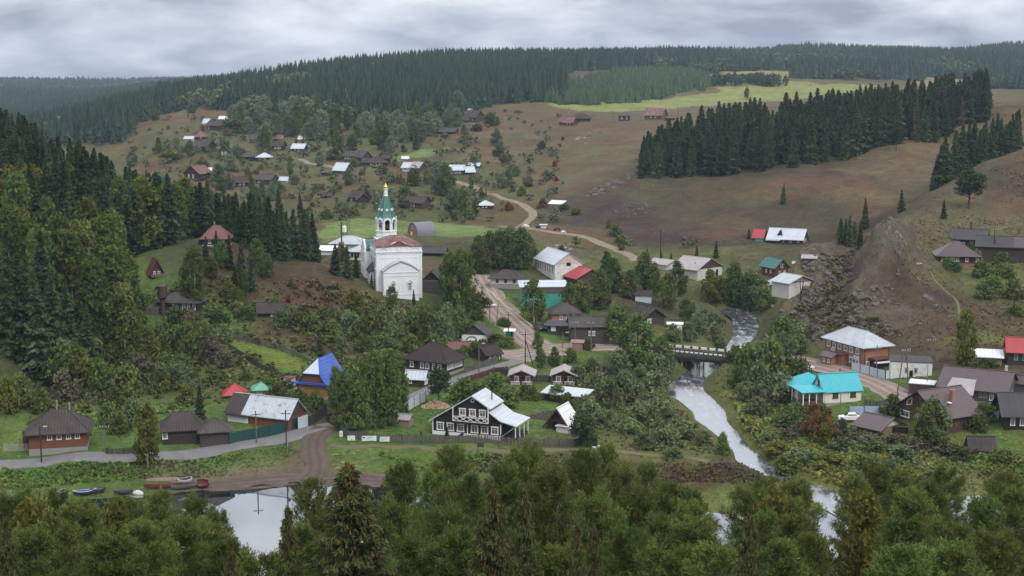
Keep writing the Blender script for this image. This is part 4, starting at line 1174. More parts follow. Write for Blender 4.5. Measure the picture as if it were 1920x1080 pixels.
    if gable:
        gm, t_ = m(gable, WD), .06
        if roof == 'gy':
            MB().prism([(-hw, wh - .05), (hw, wh - .05), (0, wh + rise)], -hd - t_, -hd - .004, 'y').build('gable', gm, o)
        elif roof == 'gx':
            MB().prism([(-hd, wh - .05), (hd, wh - .05), (0, wh + rise)], hw + .004, hw + t_, 'x').build('gable', gm, o)
    if plinth:
        ph, pm = plinth[0] * k, plinth[1]
        MB().box(-hw - .06, hw + .06, -hd - .06, hd + .06, z0, ph).build('plinth', pm, o)
    for wd in win:
        f, u, z, ww, hh = wd[:5]; st = wd[5] if len(wd) > 5 else 'w'
        u, z, ww, hh = u * k, z * k, ww * k, hh * k
        loc, a = {'F': ((u, -hd, z), 0), 'R': ((hw, u, z), math.pi / 2), 'L': ((-hw, -u, z), -math.pi / 2), 'B': ((-u, hd, z), math.pi)}[f]
        window(o, loc, a, ww, hh, st, len(wd) > 6 and wd[6])
    for dd in doors:
        f, u, ww, hh, mt = dd
        u, ww, hh = u * k, ww * k, hh * k
        b = MB().box(-ww / 2, ww / 2, -.06, .02, 0, hh)
        loc, a = {'F': ((u, -hd, 0), 0), 'R': ((hw, u, 0), math.pi / 2), 'L': ((-hw, -u, 0), -math.pi / 2)}[f]
        b.build('door', m(mt, WD), o, loc, a)
    for cx, cy, zt, cw, cm in chim:
        cx, cy, zt, cw = cx * k, cy * k, zt * k, cw * k
        c = MB()
        if cw < .35: c.cyl(cx, cy, wh * .7, zt, cw / 2, None, 8); c.cyl(cx, cy, zt, zt + .12, cw * .8, cw * .5, 8)
        else: c.box(cx - cw / 2, cx + cw / 2, cy - cw / 2, cy + cw / 2, wh * .7, zt); c.box(cx - cw * .6, cx + cw * .6, cy - cw * .6, cy + cw * .6, zt, zt + .15)
        c.build('chimney', cm, o)
    for en in extra:
        nm, x0, x1, y0_, y1, z0_, z1, mt = en
        MB().box(x0 * k, x1 * k, y0_ * k, y1 * k, z0_ * k, z1 * k).build(nm, mt if not isinstance(mt, str) else WD.get(mt) or RFM[mt], o)
    o['k'] = k
    return o, k, (hw, hd, wh, rise)
def part(o, name, mb, mat):
    return mb.build(name, mat, o)
def rail(o, k, x0, x1, y, z0, z1, mat=M_WHITE, n=None, name='railing'):
    b = MB(); x0, x1, y, z0, z1 = (q * k for q in (x0, x1, y, z0, z1))
    b.box(x0, x1, y - .03, y + .03, z1 - .07, z1); b.box(x0, x1, y - .03, y + .03, z0, z0 + .07)
    n = n or int((x1 - x0) / .22)
    for i in range(n + 1):
        x = x0 + (x1 - x0) * i / n
        b.box(x - .035, x + .035, y - .02, y + .02, z0 + .07, z1 - .07)
    return b.build(name, mat, o)
def fence(pts, h, mat, label, name='fence', step=.16, gap=.05, post=2.4, pmat=None, solid=False, group=None, lean=.03):
    P_ = [at(*p) if len(p) == 2 else Vector(p) for p in pts]
    o = empty(name, P_[0], 0, label, 'fence', group)
    b = MB(); O = P_[0]
    posts = []
    for a, c in zip(P_[:-1], P_[1:]):
        L = (c - a).to_2d().length
        u = (c - a).to_2d() / L
        n = max(1, int(L / (step if not solid else 1.1)))
        wd = L / n
        for i in range(n):
            s0, s1 = i * wd, (i + 1) * wd - (gap if not solid else 0.0)
            p0, p1 = a.to_2d() + u * s0, a.to_2d() + u * s1
            z = float(hz(p0.x, p0.y)[0]) - O.z
            hh = h * (1 + (random.uniform(-.06, .06) if not solid else random.uniform(-.01, .01)))
            t = Vector((-u.y, u.x)) * .025
            q = [(p0 - t), (p1 - t), (p1 + t), (p0 + t)]
            lx = random.gauss(0, lean) * hh if not solid else 0
            V = [(v.x - O.x, v.y - O.y, z - .15) for v in q] + [(v.x - O.x + u.x * lx, v.y - O.y + u.y * lx, z + hh) for v in q]
            b.add(V, [(0,3,2,1),(4,5,6,7),(0,1,5,4),(1,2,6,5),(2,3,7,6),(3,0,4,7)])
        m = max(1, int(L / post))
        for i in range(m + 1):
            p = a.to_2d() + u * L * i / m
            posts.append((p.x - O.x, p.y - O.y, float(hz(p.x, p.y)[0]) - O.z, math.atan2(u.y, u.x)))
    b.build('panel', mat, o)
    pm = MB().box(-.05, .05, -.09, .09, -.4, h * 1.04).build('post', pmat or mat, o)
    first = True
    for x, y, z, a in posts[:100]:
        p = pm if first else pm.copy()
        if not first: COL.objects.link(p); p.parent = o
        p.location = (x, y, z); p.rotation_euler = (0, 0, a); first = False
    return o
# ---------------------------------------------------------------- the church
A = at(751, 557); k = (A - Vector((0, 0, HC))).length / FPX; r = D(13)
ch = empty('church', A + Vector((-math.sin(r), math.cos(r), 0)) * 12 * k, r, 'white village church with a green tent roofed bell tower', 'church')
def cp(name, mb, mat, parent=None, smooth=False): return mb.build(name, mat, parent or ch, None, None, smooth)
def arc(cx, cz, rx, rz_, a0, a1, n): return [(cx + rx * math.cos(a0 + (a1 - a0) * i / n), cz + rz_ * math.sin(a0 + (a1 - a0) * i / n)) for i in range(n + 1)]
K = lambda pts: [(a * k, b * k) for a, b in pts]
S_ = -14 * k
# main cube: front wall with a parapet that swells to a half round in the middle
top = arc(0, 88, 20, 15, math.pi, 0, 12)
cp('wall', MB().prism([(-43 * k, S_), (43 * k, S_), (43 * k, 93 * k)] + [(x * k, max(z, 93) * k) for x, z in reversed(top)] + [(-43 * k, 93 * k)], 0, 4 * k, 'y').box(-43 * k, 43 * k, 4 * k + .01, 86 * k, S_, 92.5 * k), M_CHURCH)
cor = MB()
for z, p in ((83, 1.6), (80.5, .9), (72, .5), (49.5, 1.2), (47, .6)): cor.box((-43 - p) * k, (43 + p) * k, -p * k, (86 + p) * k, z * k, (z + 1.3) * k)
cp('cornice', cor, M_CHURCH)
for x in (-43, 39): cp('pilaster', MB().box(x * k, (x + 4) * k, -.9 * k, 0, S_, 83 * k), M_CHURCH)
for y in (2, 80): cp('pilaster', MB().box(-43.9 * k, -43 * k, y * k, (y + 4) * k, S_, 83 * k), M_CHURCH)
for cx, cz, rr in ((0, 87, 15.5), (-30, 84.4, 8), (30, 84.4, 8)):
    rim = MB(); pts = arc(cx, cz, rr, rr * .9, math.pi, 0, 14)
    for a, b in zip(pts[:-1], pts[1:]): rim.bar((a[0] * k, -.3 * k, a[1] * k), (b[0] * k, -.3 * k, b[1] * k), .14)
    cp('relief', rim, M_CHURCH)
rim = MB(); pts = arc(0, 90.5, 4, 4, 0, 2 * math.pi, 16)
for a, b in zip(pts[:-1], pts[1:]): rim.bar((a[0] * k, -.3 * k, a[1] * k), (b[0] * k, -.3 * k, b[1] * k), .14)
cp('relief', rim, M_CHURCH)
# low red roof
rf = MB().add([(q[0] * k, q[1] * k, q[2] * k) for q in ((-44, -1.5, 94), (-21, -1.5, 94), (0, -2, 104.2), (21, -1.5, 94), (44, -1.5, 94), (44, 88, 94), (-44, 88, 94), (-12, 38, 112), (12, 38, 112), (0, 30, 112))],
  [(0, 1, 7), (1, 2, 9, 7), (2, 3, 8, 9), (3, 4, 8), (4, 5, 8), (5, 6, 7, 8), (6, 0, 7), (7, 9, 8), (0, 6, 5, 4, 3, 2, 1)])
cp('roof', rf, RFM['redp'])
cp('roof_edge', MB().add([(q[0] * k, q[1] * k, q[2] * k) for q in ((-44, -1.8, 93), (-21, -1.8, 93), (0, -2.3, 103.2), (21, -1.8, 93), (44, -1.8, 93), (44, -1.8, 94.1), (21, -1.8, 94.1), (0, -2.3, 104.3), (-21, -1.8, 94.1), (-44, -1.8, 94.1))], [(0, 1, 8, 9), (1, 2, 7, 8), (2, 3, 6, 7), (3, 4, 5, 6)]), M_RUSTP)
# apse with a keel arched pediment
n = 14
ped = [(-33, 49)] + [(x, 49 + 17 * (1 - abs(x / 33) ** 1.7) + (1.8 if abs(x) < 1 else 0)) for x in np.linspace(-33, 33, 15)] + [(33, 49)]
apse = MB().prism(K([(-33, -14), (33, -14)] + [(x, z) for x, z in reversed(ped[1:-1])]), -24 * k, -.01, 'y')
cp('apse', apse, M_CHURCH)
ar = MB(); q = [(x * 1.04, z + .7) for x, z in ped[1:-1]]
for a, b in zip(q[:-1], q[1:]): ar.add([(a[0] * k, -26 * k, a[1] * k), (b[0] * k, -26 * k, b[1] * k), (b[0] * k, -1.3 * k, b[1] * k), (a[0] * k, -1.3 * k, a[1] * k), (a[0] * k, -26 * k, (a[1] + 1.2) * k), (b[0] * k, -26 * k, (b[1] + 1.2) * k), (b[0] * k, -1.3 * k, (b[1] + 1.2) * k), (a[0] * k, -1.3 * k, (a[1] + 1.2) * k)], [(0, 1, 2, 3), (7, 6, 5, 4), (0, 4, 5, 1), (2, 6, 7, 3), (1, 5, 6, 2), (0, 3, 7, 4)])
cp('apse_roof', ar, RFM['silver'])
ac = MB()
for z, p in ((47.5, .8), (41, .5), (6, .8)): ac.box((-33 - p) * k, (33 + p) * k, (-24 - p) * k, -1.4 * k, z * k, (z + 1.2) * k)
cp('apse_cornice', ac, M_CHURCH)
def archwin(x, z, w, h, y, parent, blind=False):
    pts = [(x - w / 2, z), (x + w / 2, z)] + arc(x, z + h - w / 2, w / 2, w / 2, 0, math.pi, 8)
    if blind:
        b = MB()
        for a, c in zip(pts, pts[1:] + pts[:1]): b.bar((a[0] * k, y, a[1] * k), (c[0] * k, y, c[1] * k), .07)
        return b.build('blind_window', M_CHURCH, parent)
    f = MB()
    for a, c in zip(pts, pts[1:] + pts[:1]): f.bar((a[0] * k, y - .06, a[1] * k), (c[0] * k, y - .06, c[1] * k), .10)
    f.box((x - .35) * k, (x + .35) * k, y - .07, y - .03, z * k, (z + h - .5) * k)
    for q_ in (.3, .58): f.box((x - w / 2) * k, (x + w / 2) * k, y - .07, y - .03, (z + h * q_ - .3) * k, (z + h * q_ + .3) * k)
    o = f.build('window', M_WHITE, parent)
    MB().prism(K(pts), y - .03, y + .02, 'y').build('pane', M_GLASS, o)
    hd_ = MB()
    for s in (-1, 1): hd_.bar(((x + s * (w / 2 + 2)) * k, y - .1, (z + h) * k), (x * k, y - .1, (z + h + 5) * k), .13); hd_.box((x + s * (w / 2 + 1.6) - .5) * k, (x + s * (w / 2 + 1.6) + .5) * k, y - .12, y, (z + h - 5) * k, (z + h) * k)
    hd_.build('window_head', M_CHURCH, parent)
archwin(-15, 14, 6.4, 15, -24 * k, ch); archwin(16, 14, 6.4, 15, -24 * k, ch); archwin(0, 14, 6, 14, -24.2 * k, ch, True)
archwin(-29, 54, 7, 17, -.2 * k, ch, True); archwin(30, 54, 7, 17, -.2 * k, ch, True)
# windows down the long side
for y, z, hh in ((20, 56, 16), (44, 56, 16), (66, 56, 16), (22, 16, 14), (50, 16, 14)):
    o = MB().prism([(a * k, b * k) for a, b in [(y - 3, z), (y + 3, z)] + arc(y, z + hh - 3, 3, 3, 0, math.pi, 8)], -43.5 * k, -43.02 * k, 'x').build('side_window', M_GLASS, ch)
# nave with green barrel roofs, side porch
cp('nave', MB().box(-54 * k, 41 * k, 86.5 * k, 150 * k, S_, 75 * k), M_CHURCH)
cp('nave_cornice', MB().box(-55 * k, 42 * k, 87.5 * k, 151 * k, 73 * k, 74.5 * k).box(-55 * k, 42 * k, 87.5 * k, 151 * k, 46 * k, 47.5 * k), M_CHURCH)
cp('nave_gable', MB().prism(K([(y, z) for y, z in arc(112, 75, 23, 22, 0, math.pi, 12)]), -54 * k, -51 * k, 'x'), M_CHURCH)
cp('nave_roof', MB().prism(K([(y, z) for y, z in arc(112, 75.2, 22, 20.5, 0, math.pi, 12)]), -50.9 * k, 41 * k, 'x').box(-53 * k, 41 * k, 136 * k, 150 * k, 75.2 * k, 80 * k), RFM['green'])
cp('side_porch', MB().box(-52 * k, -44.2 * k, 28 * k, 62 * k, S_, 44 * k), M_CHURCH)
cp('side_porch_roof', MB().add([(q[0] * k, q[1] * k, q[2] * k) for q in ((-55, 24, 43), (-43.3, 24, 50), (-43.3, 66, 50), (-55, 66, 43), (-43.3, 45, 62), (-50, 45, 56))], [(0, 1, 4, 5), (2, 3, 5, 4), (0, 5, 3), (0, 3, 2, 1)]), RFM['slate2'])
# bell tower
ty = 172
cp('tower_base', MB().box(-23 * k, 23 * k, (ty - 23) * k, (ty + 23) * k, S_, 92 * k), M_CHURCH)
for s, y in ((-1, ty - 23.4), (1, ty - 23.4)):
    tw = MB().prism(K([(x + s * 14, z) for x, z in arc(0, 86, 6, 5, 0, math.pi, 8)]), y * k, (y + .5) * k, 'y')
    cp('tower_relief', tw, RFM['slate2'])
oct_ = lambda r0, z0, r1, z1, m=None: MB().lathe(0, ty * k, [(r0 * k, z0 * k), (r1 * k, z1 * k)], 8, math.pi / 8)
R8 = 21.2
cp('drum', oct_(R8, 92, R8, 106), M_CHURCH)
cp('drum_cornice', MB().lathe(0, ty * k, [(R8 * k, 97 * k), ((R8 + 1) * k, 97.5 * k), ((R8 + 1) * k, 98.5 * k), (R8 * k, 99 * k)], 8, math.pi / 8).lathe(0, ty * k, [(R8 * k, 105 * k), ((R8 + 1.2) * k, 105.5 * k), ((R8 + 1.2) * k, 107 * k), (R8 * k, 107.3 * k)], 8, math.pi / 8), M_CHURCH)
bel = MB(); kok = MB()
ap = R8 * math.cos(math.pi / 8); fw = R8 * math.sin(math.pi / 8)       # apothem and half width of a face
for i in range(8):
    a = i * math.pi / 4
    def P3(u, z, dn):                                                  # along the face, up, inwards
        rr = (ap - dn) * k
        return (math.cos(a) * rr - math.sin(a) * u * k, ty * k + math.sin(a) * rr + math.cos(a) * u * k, z * k)
    ow = 4.9
    arcp = arc(0, 124, ow, ow, math.pi, 0, 10)
    for s in (-1, 1):
        u0, u1 = (ow, fw) if s > 0 else (-fw, -ow)
        V = [P3(u, z, dn) for dn in (0, 3) for u, z in ((u0, 107), (u1, 107), (u1, 131), (u0, 131))]
        bel.add(V, [(0, 1, 2, 3), (7, 6, 5, 4), (0, 4, 5, 1), (1, 5, 6, 2), (2, 6, 7, 3), (3, 7, 4, 0)])
    for p, q in zip(arcp[:-1], arcp[1:]):
        V = [P3(u, z, dn) for dn in (0.01, 3) for u, z in ((p[0], p[1]), (q[0], q[1]), (q[0], 131), (p[0], 131))]
        bel.add(V, [(0, 1, 2, 3), (7, 6, 5, 4), (0, 4, 5, 1), (1, 5, 6, 2), (2, 6, 7, 3), (3, 7, 4, 0)])
    ap2 = [(u * 1.62, 124 + (z - 124) * 1.75 + (1.6 if abs(u) < .5 else 0)) for u, z in arcp]
    for p, q, p2, q2 in zip(arcp[:-1], arcp[1:], ap2[:-1], ap2[1:]):
        V = [P3(u, z, dn) for dn in (-1.0, .5) for u, z in (p, q, q2, p2)]
        kok.add(V, [(0, 1, 2, 3), (7, 6, 5, 4), (0, 4, 5, 1), (1, 5, 6, 2), (2, 6, 7, 3), (3, 7, 4, 0)])
cp('belfry', bel, M_CHURCH); cp('arch_gables', kok, M_CHURCH)
cp('belfry_shade_core', MB().cyl(0, ty * k, 107 * k, 131 * k, 6 * k, None, 8), M_DARK)  # near-black core added to stand in for the shade inside the belfry
M_BRONZE = paint('bronze', (.10, .065, .03), .4, .2, .5, .8); M_GOLD = paint('gilding', (.75, .42, .10), .25, .05, .5, 1.0)
for i in range(4):
    a = i * math.pi / 2 - math.pi / 2
    MB().lathe(13 * k * math.cos(a), ty * k + 13 * k * math.sin(a), [(.4 * k, 121 * k), (1.4 * k, 120 * k), (1.9 * k, 116 * k), (3 * k, 113.5 * k)], 12).build('bell', M_BRONZE, ch)
tent = MB().lathe(0, ty * k, [((R8 + .8) * k, 128 * k), (R8 * .78 * k, 141 * k), (R8 * .5 * k, 159 * k), (4.6 * k, 176 * k)], 8, math.pi / 8)
cp('tent_roof', tent, RFM['green'])
rb = MB()
for i in range(8):
    a = i * math.pi / 4 + math.pi / 8
    pr = [((R8 + .8), 128), (R8 * .78, 141), (R8 * .5, 159), (4.6, 176)]
    for p, q in zip(pr[:-1], pr[1:]): rb.bar((p[0] * k * math.cos(a), ty * k + p[0] * k * math.sin(a), p[1] * k), (q[0] * k * math.cos(a), ty * k + q[0] * k * math.sin(a), q[1] * k), .07)
cp('tent_ribs', rb, RFM['lgreen'])
for i in range(8):
    a = i * math.pi / 4
    for rr, dz in ((.0, 0),):
        c = np.array([math.cos(a), math.sin(a), 0]); base = np.array([0, ty * k, 148 * k]) + c * (R8 * .64 * k)
        V, F = tube(np.array([base - c * 2 * k, base + c * 1.2 * k]), [2.6 * k, 2.6 * k], 12)
        cp('round_dormer', MB().add(V, [tuple(f) for f in F] + [tuple(range(12, 24))]), M_CHURCH)
cp('neck', MB().lathe(0, ty * k, [(5 * k, 175 * k), (4 * k, 177 * k), (3.9 * k, 188 * k), (4.8 * k, 189 * k), (4.2 * k, 190 * k)], 16), M_CHURCH)
cp('dome', MB().lathe(0, ty * k, [(3.2 * k, 189.5 * k), (5.2 * k, 191.5 * k), (5.0 * k, 193 * k), (3.2 * k, 195 * k), (1.6 * k, 197 * k), (.8 * k, 199.5 * k), (.3 * k, 201 * k)], 18), M_GOLD, None, True)
z = 201
cp('cross', MB().box(-.25 * k, .25 * k, (ty - .2) * k, (ty + .2) * k, 200.5 * k, 209 * k).box(-1.8 * k, 1.8 * k, (ty - .15) * k, (ty + .15) * k, 205.5 * k, 206.1 * k).box(-1 * k, 1 * k, (ty - .16) * k, (ty + .16) * k, 207.3 * k, 207.8 * k), M_GOLD)
# ---------------------------------------------------------------- the village, from the river up
H = house
W3 = lambda us, z, w, h, f='F', st='w', c=False: [(f, u, z, w, h, st, c) for u in us]
# left bank, along the lane
H(110, 850, 98, 76, 41, 'hip', 31, 13, 'red', 'slate', 'red brown log house with four white windows and a grey hipped roof', rl=26, e=8, plinth=(10, M_CONC), win=W3((-14, 2, 18, 33), 25, 8.5, 13), chim=((-3, 0, 87, 2.6, M_CONC), (18, 4, 80, 2.6, M_CONC)), extra=(('annex', -64, -49, 0, 30, -8, 34, 'dgrey'),))
fence([(8, 846), (62, 845)], 1.25, M_GRYW, 'pale picket fence left of the red brown house', gap=.07)
H(343, 833, 70, 56, 29, 'hip', 25, 14, 'dark', 'slate', 'dark sagging log shed with one white window beside the green fence', 'log_house', rl=30, win=W3((-31,), 12, 9, 14))
H(404, 836, 54, 40, 29, 'pyr', 19, 14, 'dgrey', 'slate2', 'smaller dark shed with a sunken pyramid roof beside the green fence', 'shed', 'shed')
fence([(430, 834), (480, 824), (530, 812), (557, 803)], 2.0, M_DTEAL, 'dark green sheet metal fence along the lane', 'metal_fence', solid=True, pmat=M_IRON)
fence([(558, 806), (578, 799)], 2.2, M_GRYF, 'pale metal gate at the end of the green fence', 'metal_gate', solid=True, pmat=M_IRON)
fence([(580, 800), (612, 778)], 1.9, WD['dplank'], 'dark plank fence right of the pale gate', gap=.02)
fence([(200, 852), (264, 850)], 1.1, WD['dplank'], 'low dark fence under the yellowing birch')
H(484, 798, 132, 56, 22, 'gx', 27, -24, 'red', 'silverr', 'long barn with a rust streaked zinc roof and brown board walls', 'barn', 'barn', rpatch=((-72, -34, 'slate'),), extra=(('panel', -66, -22, -28.8, -27, 2, 16, M_PLW), ('lean_to', -66, -20, -36, -28.5, 15, 18, 'slate')), gable='brown', chim=((42, 4, 56, 4, M_IRON),))
H(440, 746, 34, 34, 9, 'pyr', 15, 10, 'red', 'red', 'small pavilion with a red pyramid roof above the zinc barn', 'pavilion', 'pavilion', e=6)
H(490, 741, 26, 26, 13, 'pyr', 9, 10, M_BLOCK, 'lgreen', 'little hut with a pale green pyramid roof', 'hut', 'hut', e=6)
H(541, 724, 18, 14, 15, 'flat', 0, -10, M_PLP, 'maroon', 'tiny pink brick shed beside the blue roofed house', 'shed', 'shed', e=1)
o, k, _ = H(587, 746, 58, 74, 27, 'jerk', 42, -20, 'orange', 'blue', 'orange board house with a bright blue half hipped roof', 'wooden_house', e=7, g=5, plinth=(3, M_CONC),
  extra=(('skirt', -36, 36, -44, -37, 26, 29, 'blue'), ('shutter', -24, -16, -37.8, -37, 7, 20, 'tan'), ('shutter', -10, -2, -37.8, -37, 7, 20, 'tan'), ('shutter', 5, 12, -37.8, -37, 7, 20, 'tan'), ('shutter', 18, 25, -37.8, -37, 7, 20, 'tan'), ('stair', -40, -31, -36, -26, -6, 14, M_BLOCK)))
MB().prism([(-26 * k, 30 * k), (26 * k, 30 * k), (16 * k, 46 * k), (-16 * k, 46 * k)], -37.6 * k, -37.05 * k, 'y').build('gable', WD['red'], o)

# the black guest house with white frames
A = at(875, 817); k = (A - Vector((0, 0, HC))).length / FPX; r = D(-20)
o = empty('timber_house', A + Vector((-math.sin(r), math.cos(r), 0)) * 32 * k, r, 'black timber house with white window frames, balcony and zinc roof', 'house')
X = lambda *p: [(a * k, b * k) for a, b in p]
MB().prism(X((-68, -12), (68, -12), (68, 33), (46, 48), (46, 55), (12, 75), (-68, 27)), -32 * k, 32 * k, 'y').build('wall', WD['black'], o)
t = 2.0
MB().prism(X((-74, 25), (12, 78.5), (49, 56), (49, 54), (12, 76), (-74, 22.5)), -37 * k, 36 * k, 'y').build('roof', RFM['light'], o)
MB().prism(X((45, 50.5), (68, 35), (101, 27.5), (101, 25.5), (68, 33), (45, 48.5)), -37 * k, 38 * k, 'y').build('veranda_roof', RFM['light'], o)
MB().box(-69 * k, 69 * k, -33 * k, 33 * k, -14 * k, 4.5 * k).build('plinth', M_WHITE, o)
for u in (-53, -32.5, -12, 16, 36, 56): window(o, (u * k, -32 * k, 7 * k), 0, 14.5 * k, 15 * k, 'w', True)
for u in (-8, 12, 32): window(o, (u * k, -32 * k, 38 * k), 0, 13.5 * k, 14 * k, 'w', True)
b = MB()
for u in (-68, 2, 68): b.box((u - .9) * k, (u + .9) * k, -33.2 * k, -32.2 * k, 4.5 * k, (27 if u else 25) * k)
b.build('corner_board', M_WHITE, o)
MB().box(-25 * k, 47 * k, -41 * k, -32.2 * k, 25 * k, 28.5 * k).build('balcony', WD['black'], o)
b = MB()
b.box(-25 * k, 47 * k, -41 * k, -40.4 * k, 37.3 * k, 38.4 * k); b.box(-25 * k, 47 * k, -41 * k, -40.4 * k, 28.5 * k, 29.3 * k)
for i in range(5):
    x0, x1 = (-24 + i * 14) * k, (-24 + (i + 1) * 14) * k
    b.bar((x0, -40.7 * k, 29 * k), (x1, -40.7 * k, 38 * k), .06); b.bar((x0, -40.7 * k, 38 * k), (x1, -40.7 * k, 29 * k), .06)
b.build('balcony_railing', M_WHITE, o)
b = MB()
for u in (-24, 46): b.box((u - .8) * k, (u + .8) * k, -41 * k, -39.6 * k, 28.5 * k, (60 if u > 0 else 55) * k)
b.build('balcony_post', M_WHITE, o)
ring = MB()
for i in range(16):
    a0, a1 = i * math.pi / 8, (i + 1) * math.pi / 8
    ring.bar(((12 + 3.2 * math.cos(a0)) * k, -32.6 * k, (68 + 3.2 * math.sin(a0)) * k), ((12 + 3.2 * math.cos(a1)) * k, -32.6 * k, (68 + 3.2 * math.sin(a1)) * k), .06)
ring.build('round_vent', M_WHITE, o)
for y in (-35, -12, 12, 34): MB().box(97 * k, 98.6 * k, (y - .8) * k, (y + .8) * k, -8 * k, 27 * k).build('veranda_post', M_WHITE, o)
rail(o, k, 69, 98, -34, 3, 10, WD['dark'], 12, 'veranda_railing')
MB().box(69 * k, 98 * k, -34 * k, 34 * k, -12 * k, 3 * k).build('veranda_floor', WD['dark'], o)
MB().cyl(36 * k, 6 * k, 50 * k, 80 * k, .12, None, 8).build('chimney', M_IRON, o)
MB().bar((-4 * k, -38 * k, 6 * k), (-14 * k, -44 * k, -2 * k), .25).build('ramp', WD['dark'], o)

H(778, 725, 36, 22, 16, 'gx', 12, -14, 'dark', 'light', 'small dark house with a white zinc roof at the lane side', 'log_house', win=W3((-9,), 6, 6, 7) + W3((-6, 0, 6), 4, 5, 9, 'R'), e=3)
H(799, 702, 88, 62, 29, 'hip', 26, -30, 'dark', 'brown', 'big dark log house with a broad brown hipped roof and many white windows', rl=24, e=6, plinth=(6, M_CONC), win=W3((-32, -9, 3, 18, 30), 11, 8, 11.5) + W3((-24, -15, -6, 4, 13, 22), 12, 6.5, 11.5, 'R'), chim=((-6, 4, 58, 3, M_CONC),))
H(927, 678, 34, 42, 14, 'gx', 14, 38, 'dark', 'brown', 'dark log house with three white windows beside the crossing', win=W3((-10, 0, 10), 4, 5, 8.5), e=3)
H(864, 664, 40, 24, 11, 'gx', 10, -2, 'dark', 'maroon', 'low house with a maroon roof behind the big dark house', 'log_house', e=4)
o, k, _ = H(889, 643, 48, 40, 16, 'gy', 18, -12, M_PLW, 'slate2', 'white walled building with a grey boarded gable', 'white_building', 'building', gable='dgrey', e=3)
MB().prism([(x * k, z * k) for x, z in ((-16, 4), (-14, 9), (-8, 12.5), (0, 12.5), (5, 9), (6, 3), (4, 3), (3, 8), (-1, 10.5), (-8, 10.5), (-12, 8), (-14, 4))], -20.5 * k, -20.1 * k, 'y').build('dark_mural', M_IRON, o)
H(919, 636, 18, 10, 7, 'flat', 0, -5, M_DARK, 'white', 'small canopy with a white flat roof beside the grey gable', 'canopy', 'canopy', e=1)
for px, l in ((978, 'left hand red cabin with a white porch railing'), (1057, 'right hand red cabin with a white porch railing')):
    o, k, _ = H(px, 720, 42, 40, 18, 'gy', 9, -4, 'cabin', 'pink', l, 'cabin', 'cabin', e=5, g=10, win=W3((-10, 12), 4, 9, 11, 'F', 'w', True), doors=(('F', 1, 7, 13, M_DARK),), extra=(('porch_floor', -22, 22, -30, -20, -3, 1, 'cabin'), ('porch_post', -22, -20.5, -30, -28.5, 1, 19, 'cabin'), ('porch_post', 20.5, 22, -30, -28.5, 1, 19, 'cabin'), ('porch_post', -.7, .7, -30, -28.5, 1, 24, 'cabin')))
    rail(o, k, -21, -3, -29, 1, 7); rail(o, k, 2, 20, -29, 1, 7)
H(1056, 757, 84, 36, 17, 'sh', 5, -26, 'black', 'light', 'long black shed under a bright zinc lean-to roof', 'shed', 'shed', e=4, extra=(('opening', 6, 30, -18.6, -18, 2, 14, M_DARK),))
o, k, _ = H(1046, 806, 42, 46, 13, 'gy', 28, -24, 'dark', 'white', 'steep roofed hut with a white roof and red verge boards', 'hut', 'hut', e=6, g=7, extra=(('lean_to', 2, 26, -36, -23.5, -4, 10, M_BLOCK), ('lean_to_roof', 0, 28, -38, -22, 10, 11.5, M_PLP)), doors=(('F', -6, 9, 15, M_DARK),))
b = MB(); b.bar((-27 * k, -31 * k, 4 * k), (0, -31 * k, 41 * k), .16); b.bar((27 * k, -31 * k, 4 * k), (0, -31 * k, 41 * k), .16); b.build('verge_board', M_RUSTP, o)
H(751, 800, 34, 22, 14, 'gx', 7, -20, 'pink', 'pink', 'tiny pinkish plank hut on the lawn', 'hut', 'hut', e=2, g=2)
# fences and boards round the guest house
fence([(640, 812), (652, 822), (700, 828), (780, 829), (860, 831), (940, 834), (1020, 836), (1076, 838)], 1.35, WD['plank'], 'grey picket fence in front of the black timber house', 'picket_fence', gap=.05)
fence([(640, 810), (612, 790), (660, 776), (710, 762), (752, 744)], 1.3, WD['dplank'], 'dark board fence along the lane by the poplars', 'board_fence', gap=.02)
fence([(862, 722), (890, 712), (922, 702), (950, 697)], 1.2, WD['cabin'], 'reddish brown board fence beside the lane', 'board_fence', gap=.02)
fence([(925, 700), (950, 704), (952, 700)], 1.3, WD['dplank'], 'dark fence beside the left red cabin', 'board_fence', gap=.02)
fence([(1002, 716), (1032, 717)], 1.4, WD['dplank'], 'dark fence between the two red cabins', 'board_fence', gap=.02)
fence([(740, 788), (765, 770), (798, 752)], 2.0, M_GRYF, 'grey sheet fence behind the lawn of the black house', 'metal_fence', solid=True, pmat=M_IRON)
fence([(872, 700), (905, 689), (935, 678)], 1.3, WD['plank'], 'weathered fence along the lane below the dark houses', 'board_fence', gap=.03)
fence([(1078, 838), (1110, 825)], 1.3, WD['dplank'], 'dark fence end by the black monument', 'board_fence')
fence([(430, 655), (470, 680), (500, 698), (540, 715)], 1.2, WD['dplank'], 'dark fence along the lower side of the bright green plot', 'board_fence', gap=.1)
fence([(430, 633), (500, 650), (560, 670), (600, 690)], 1.1, WD['plank'], 'grey fence along the upper side of the bright green plot', 'board_fence', gap=.1)
def board(px, py, w, h, label, dark, glyphs, post=0):
    v = at(px, py); k = (v - Vector((0, 0, HC))).length / FPX
    o = empty('sign_board', (v.x, v.y - .25, v.z), D(3), label, 'sign')
    MB().box(-w / 2 * k, w / 2 * k, -.05, .0, post * k, (post + h) * k).build('panel', M_SIGN, o)
    b = MB()
    for x, z, ww, hh in glyphs: b.box(x * k, (x + ww) * k, -.062, -.05, (post + z) * k, (post + z + hh) * k)
    b.build('lettering', dark, o)
    return o
M_SIGN = paint('sign_white', (.66, .72, .66), .5, .08); M_INK = paint('sign_ink', (.06, .07, .08), .6, .1); M_INKG = paint('sign_green_ink', (.10, .22, .14), .6, .1)
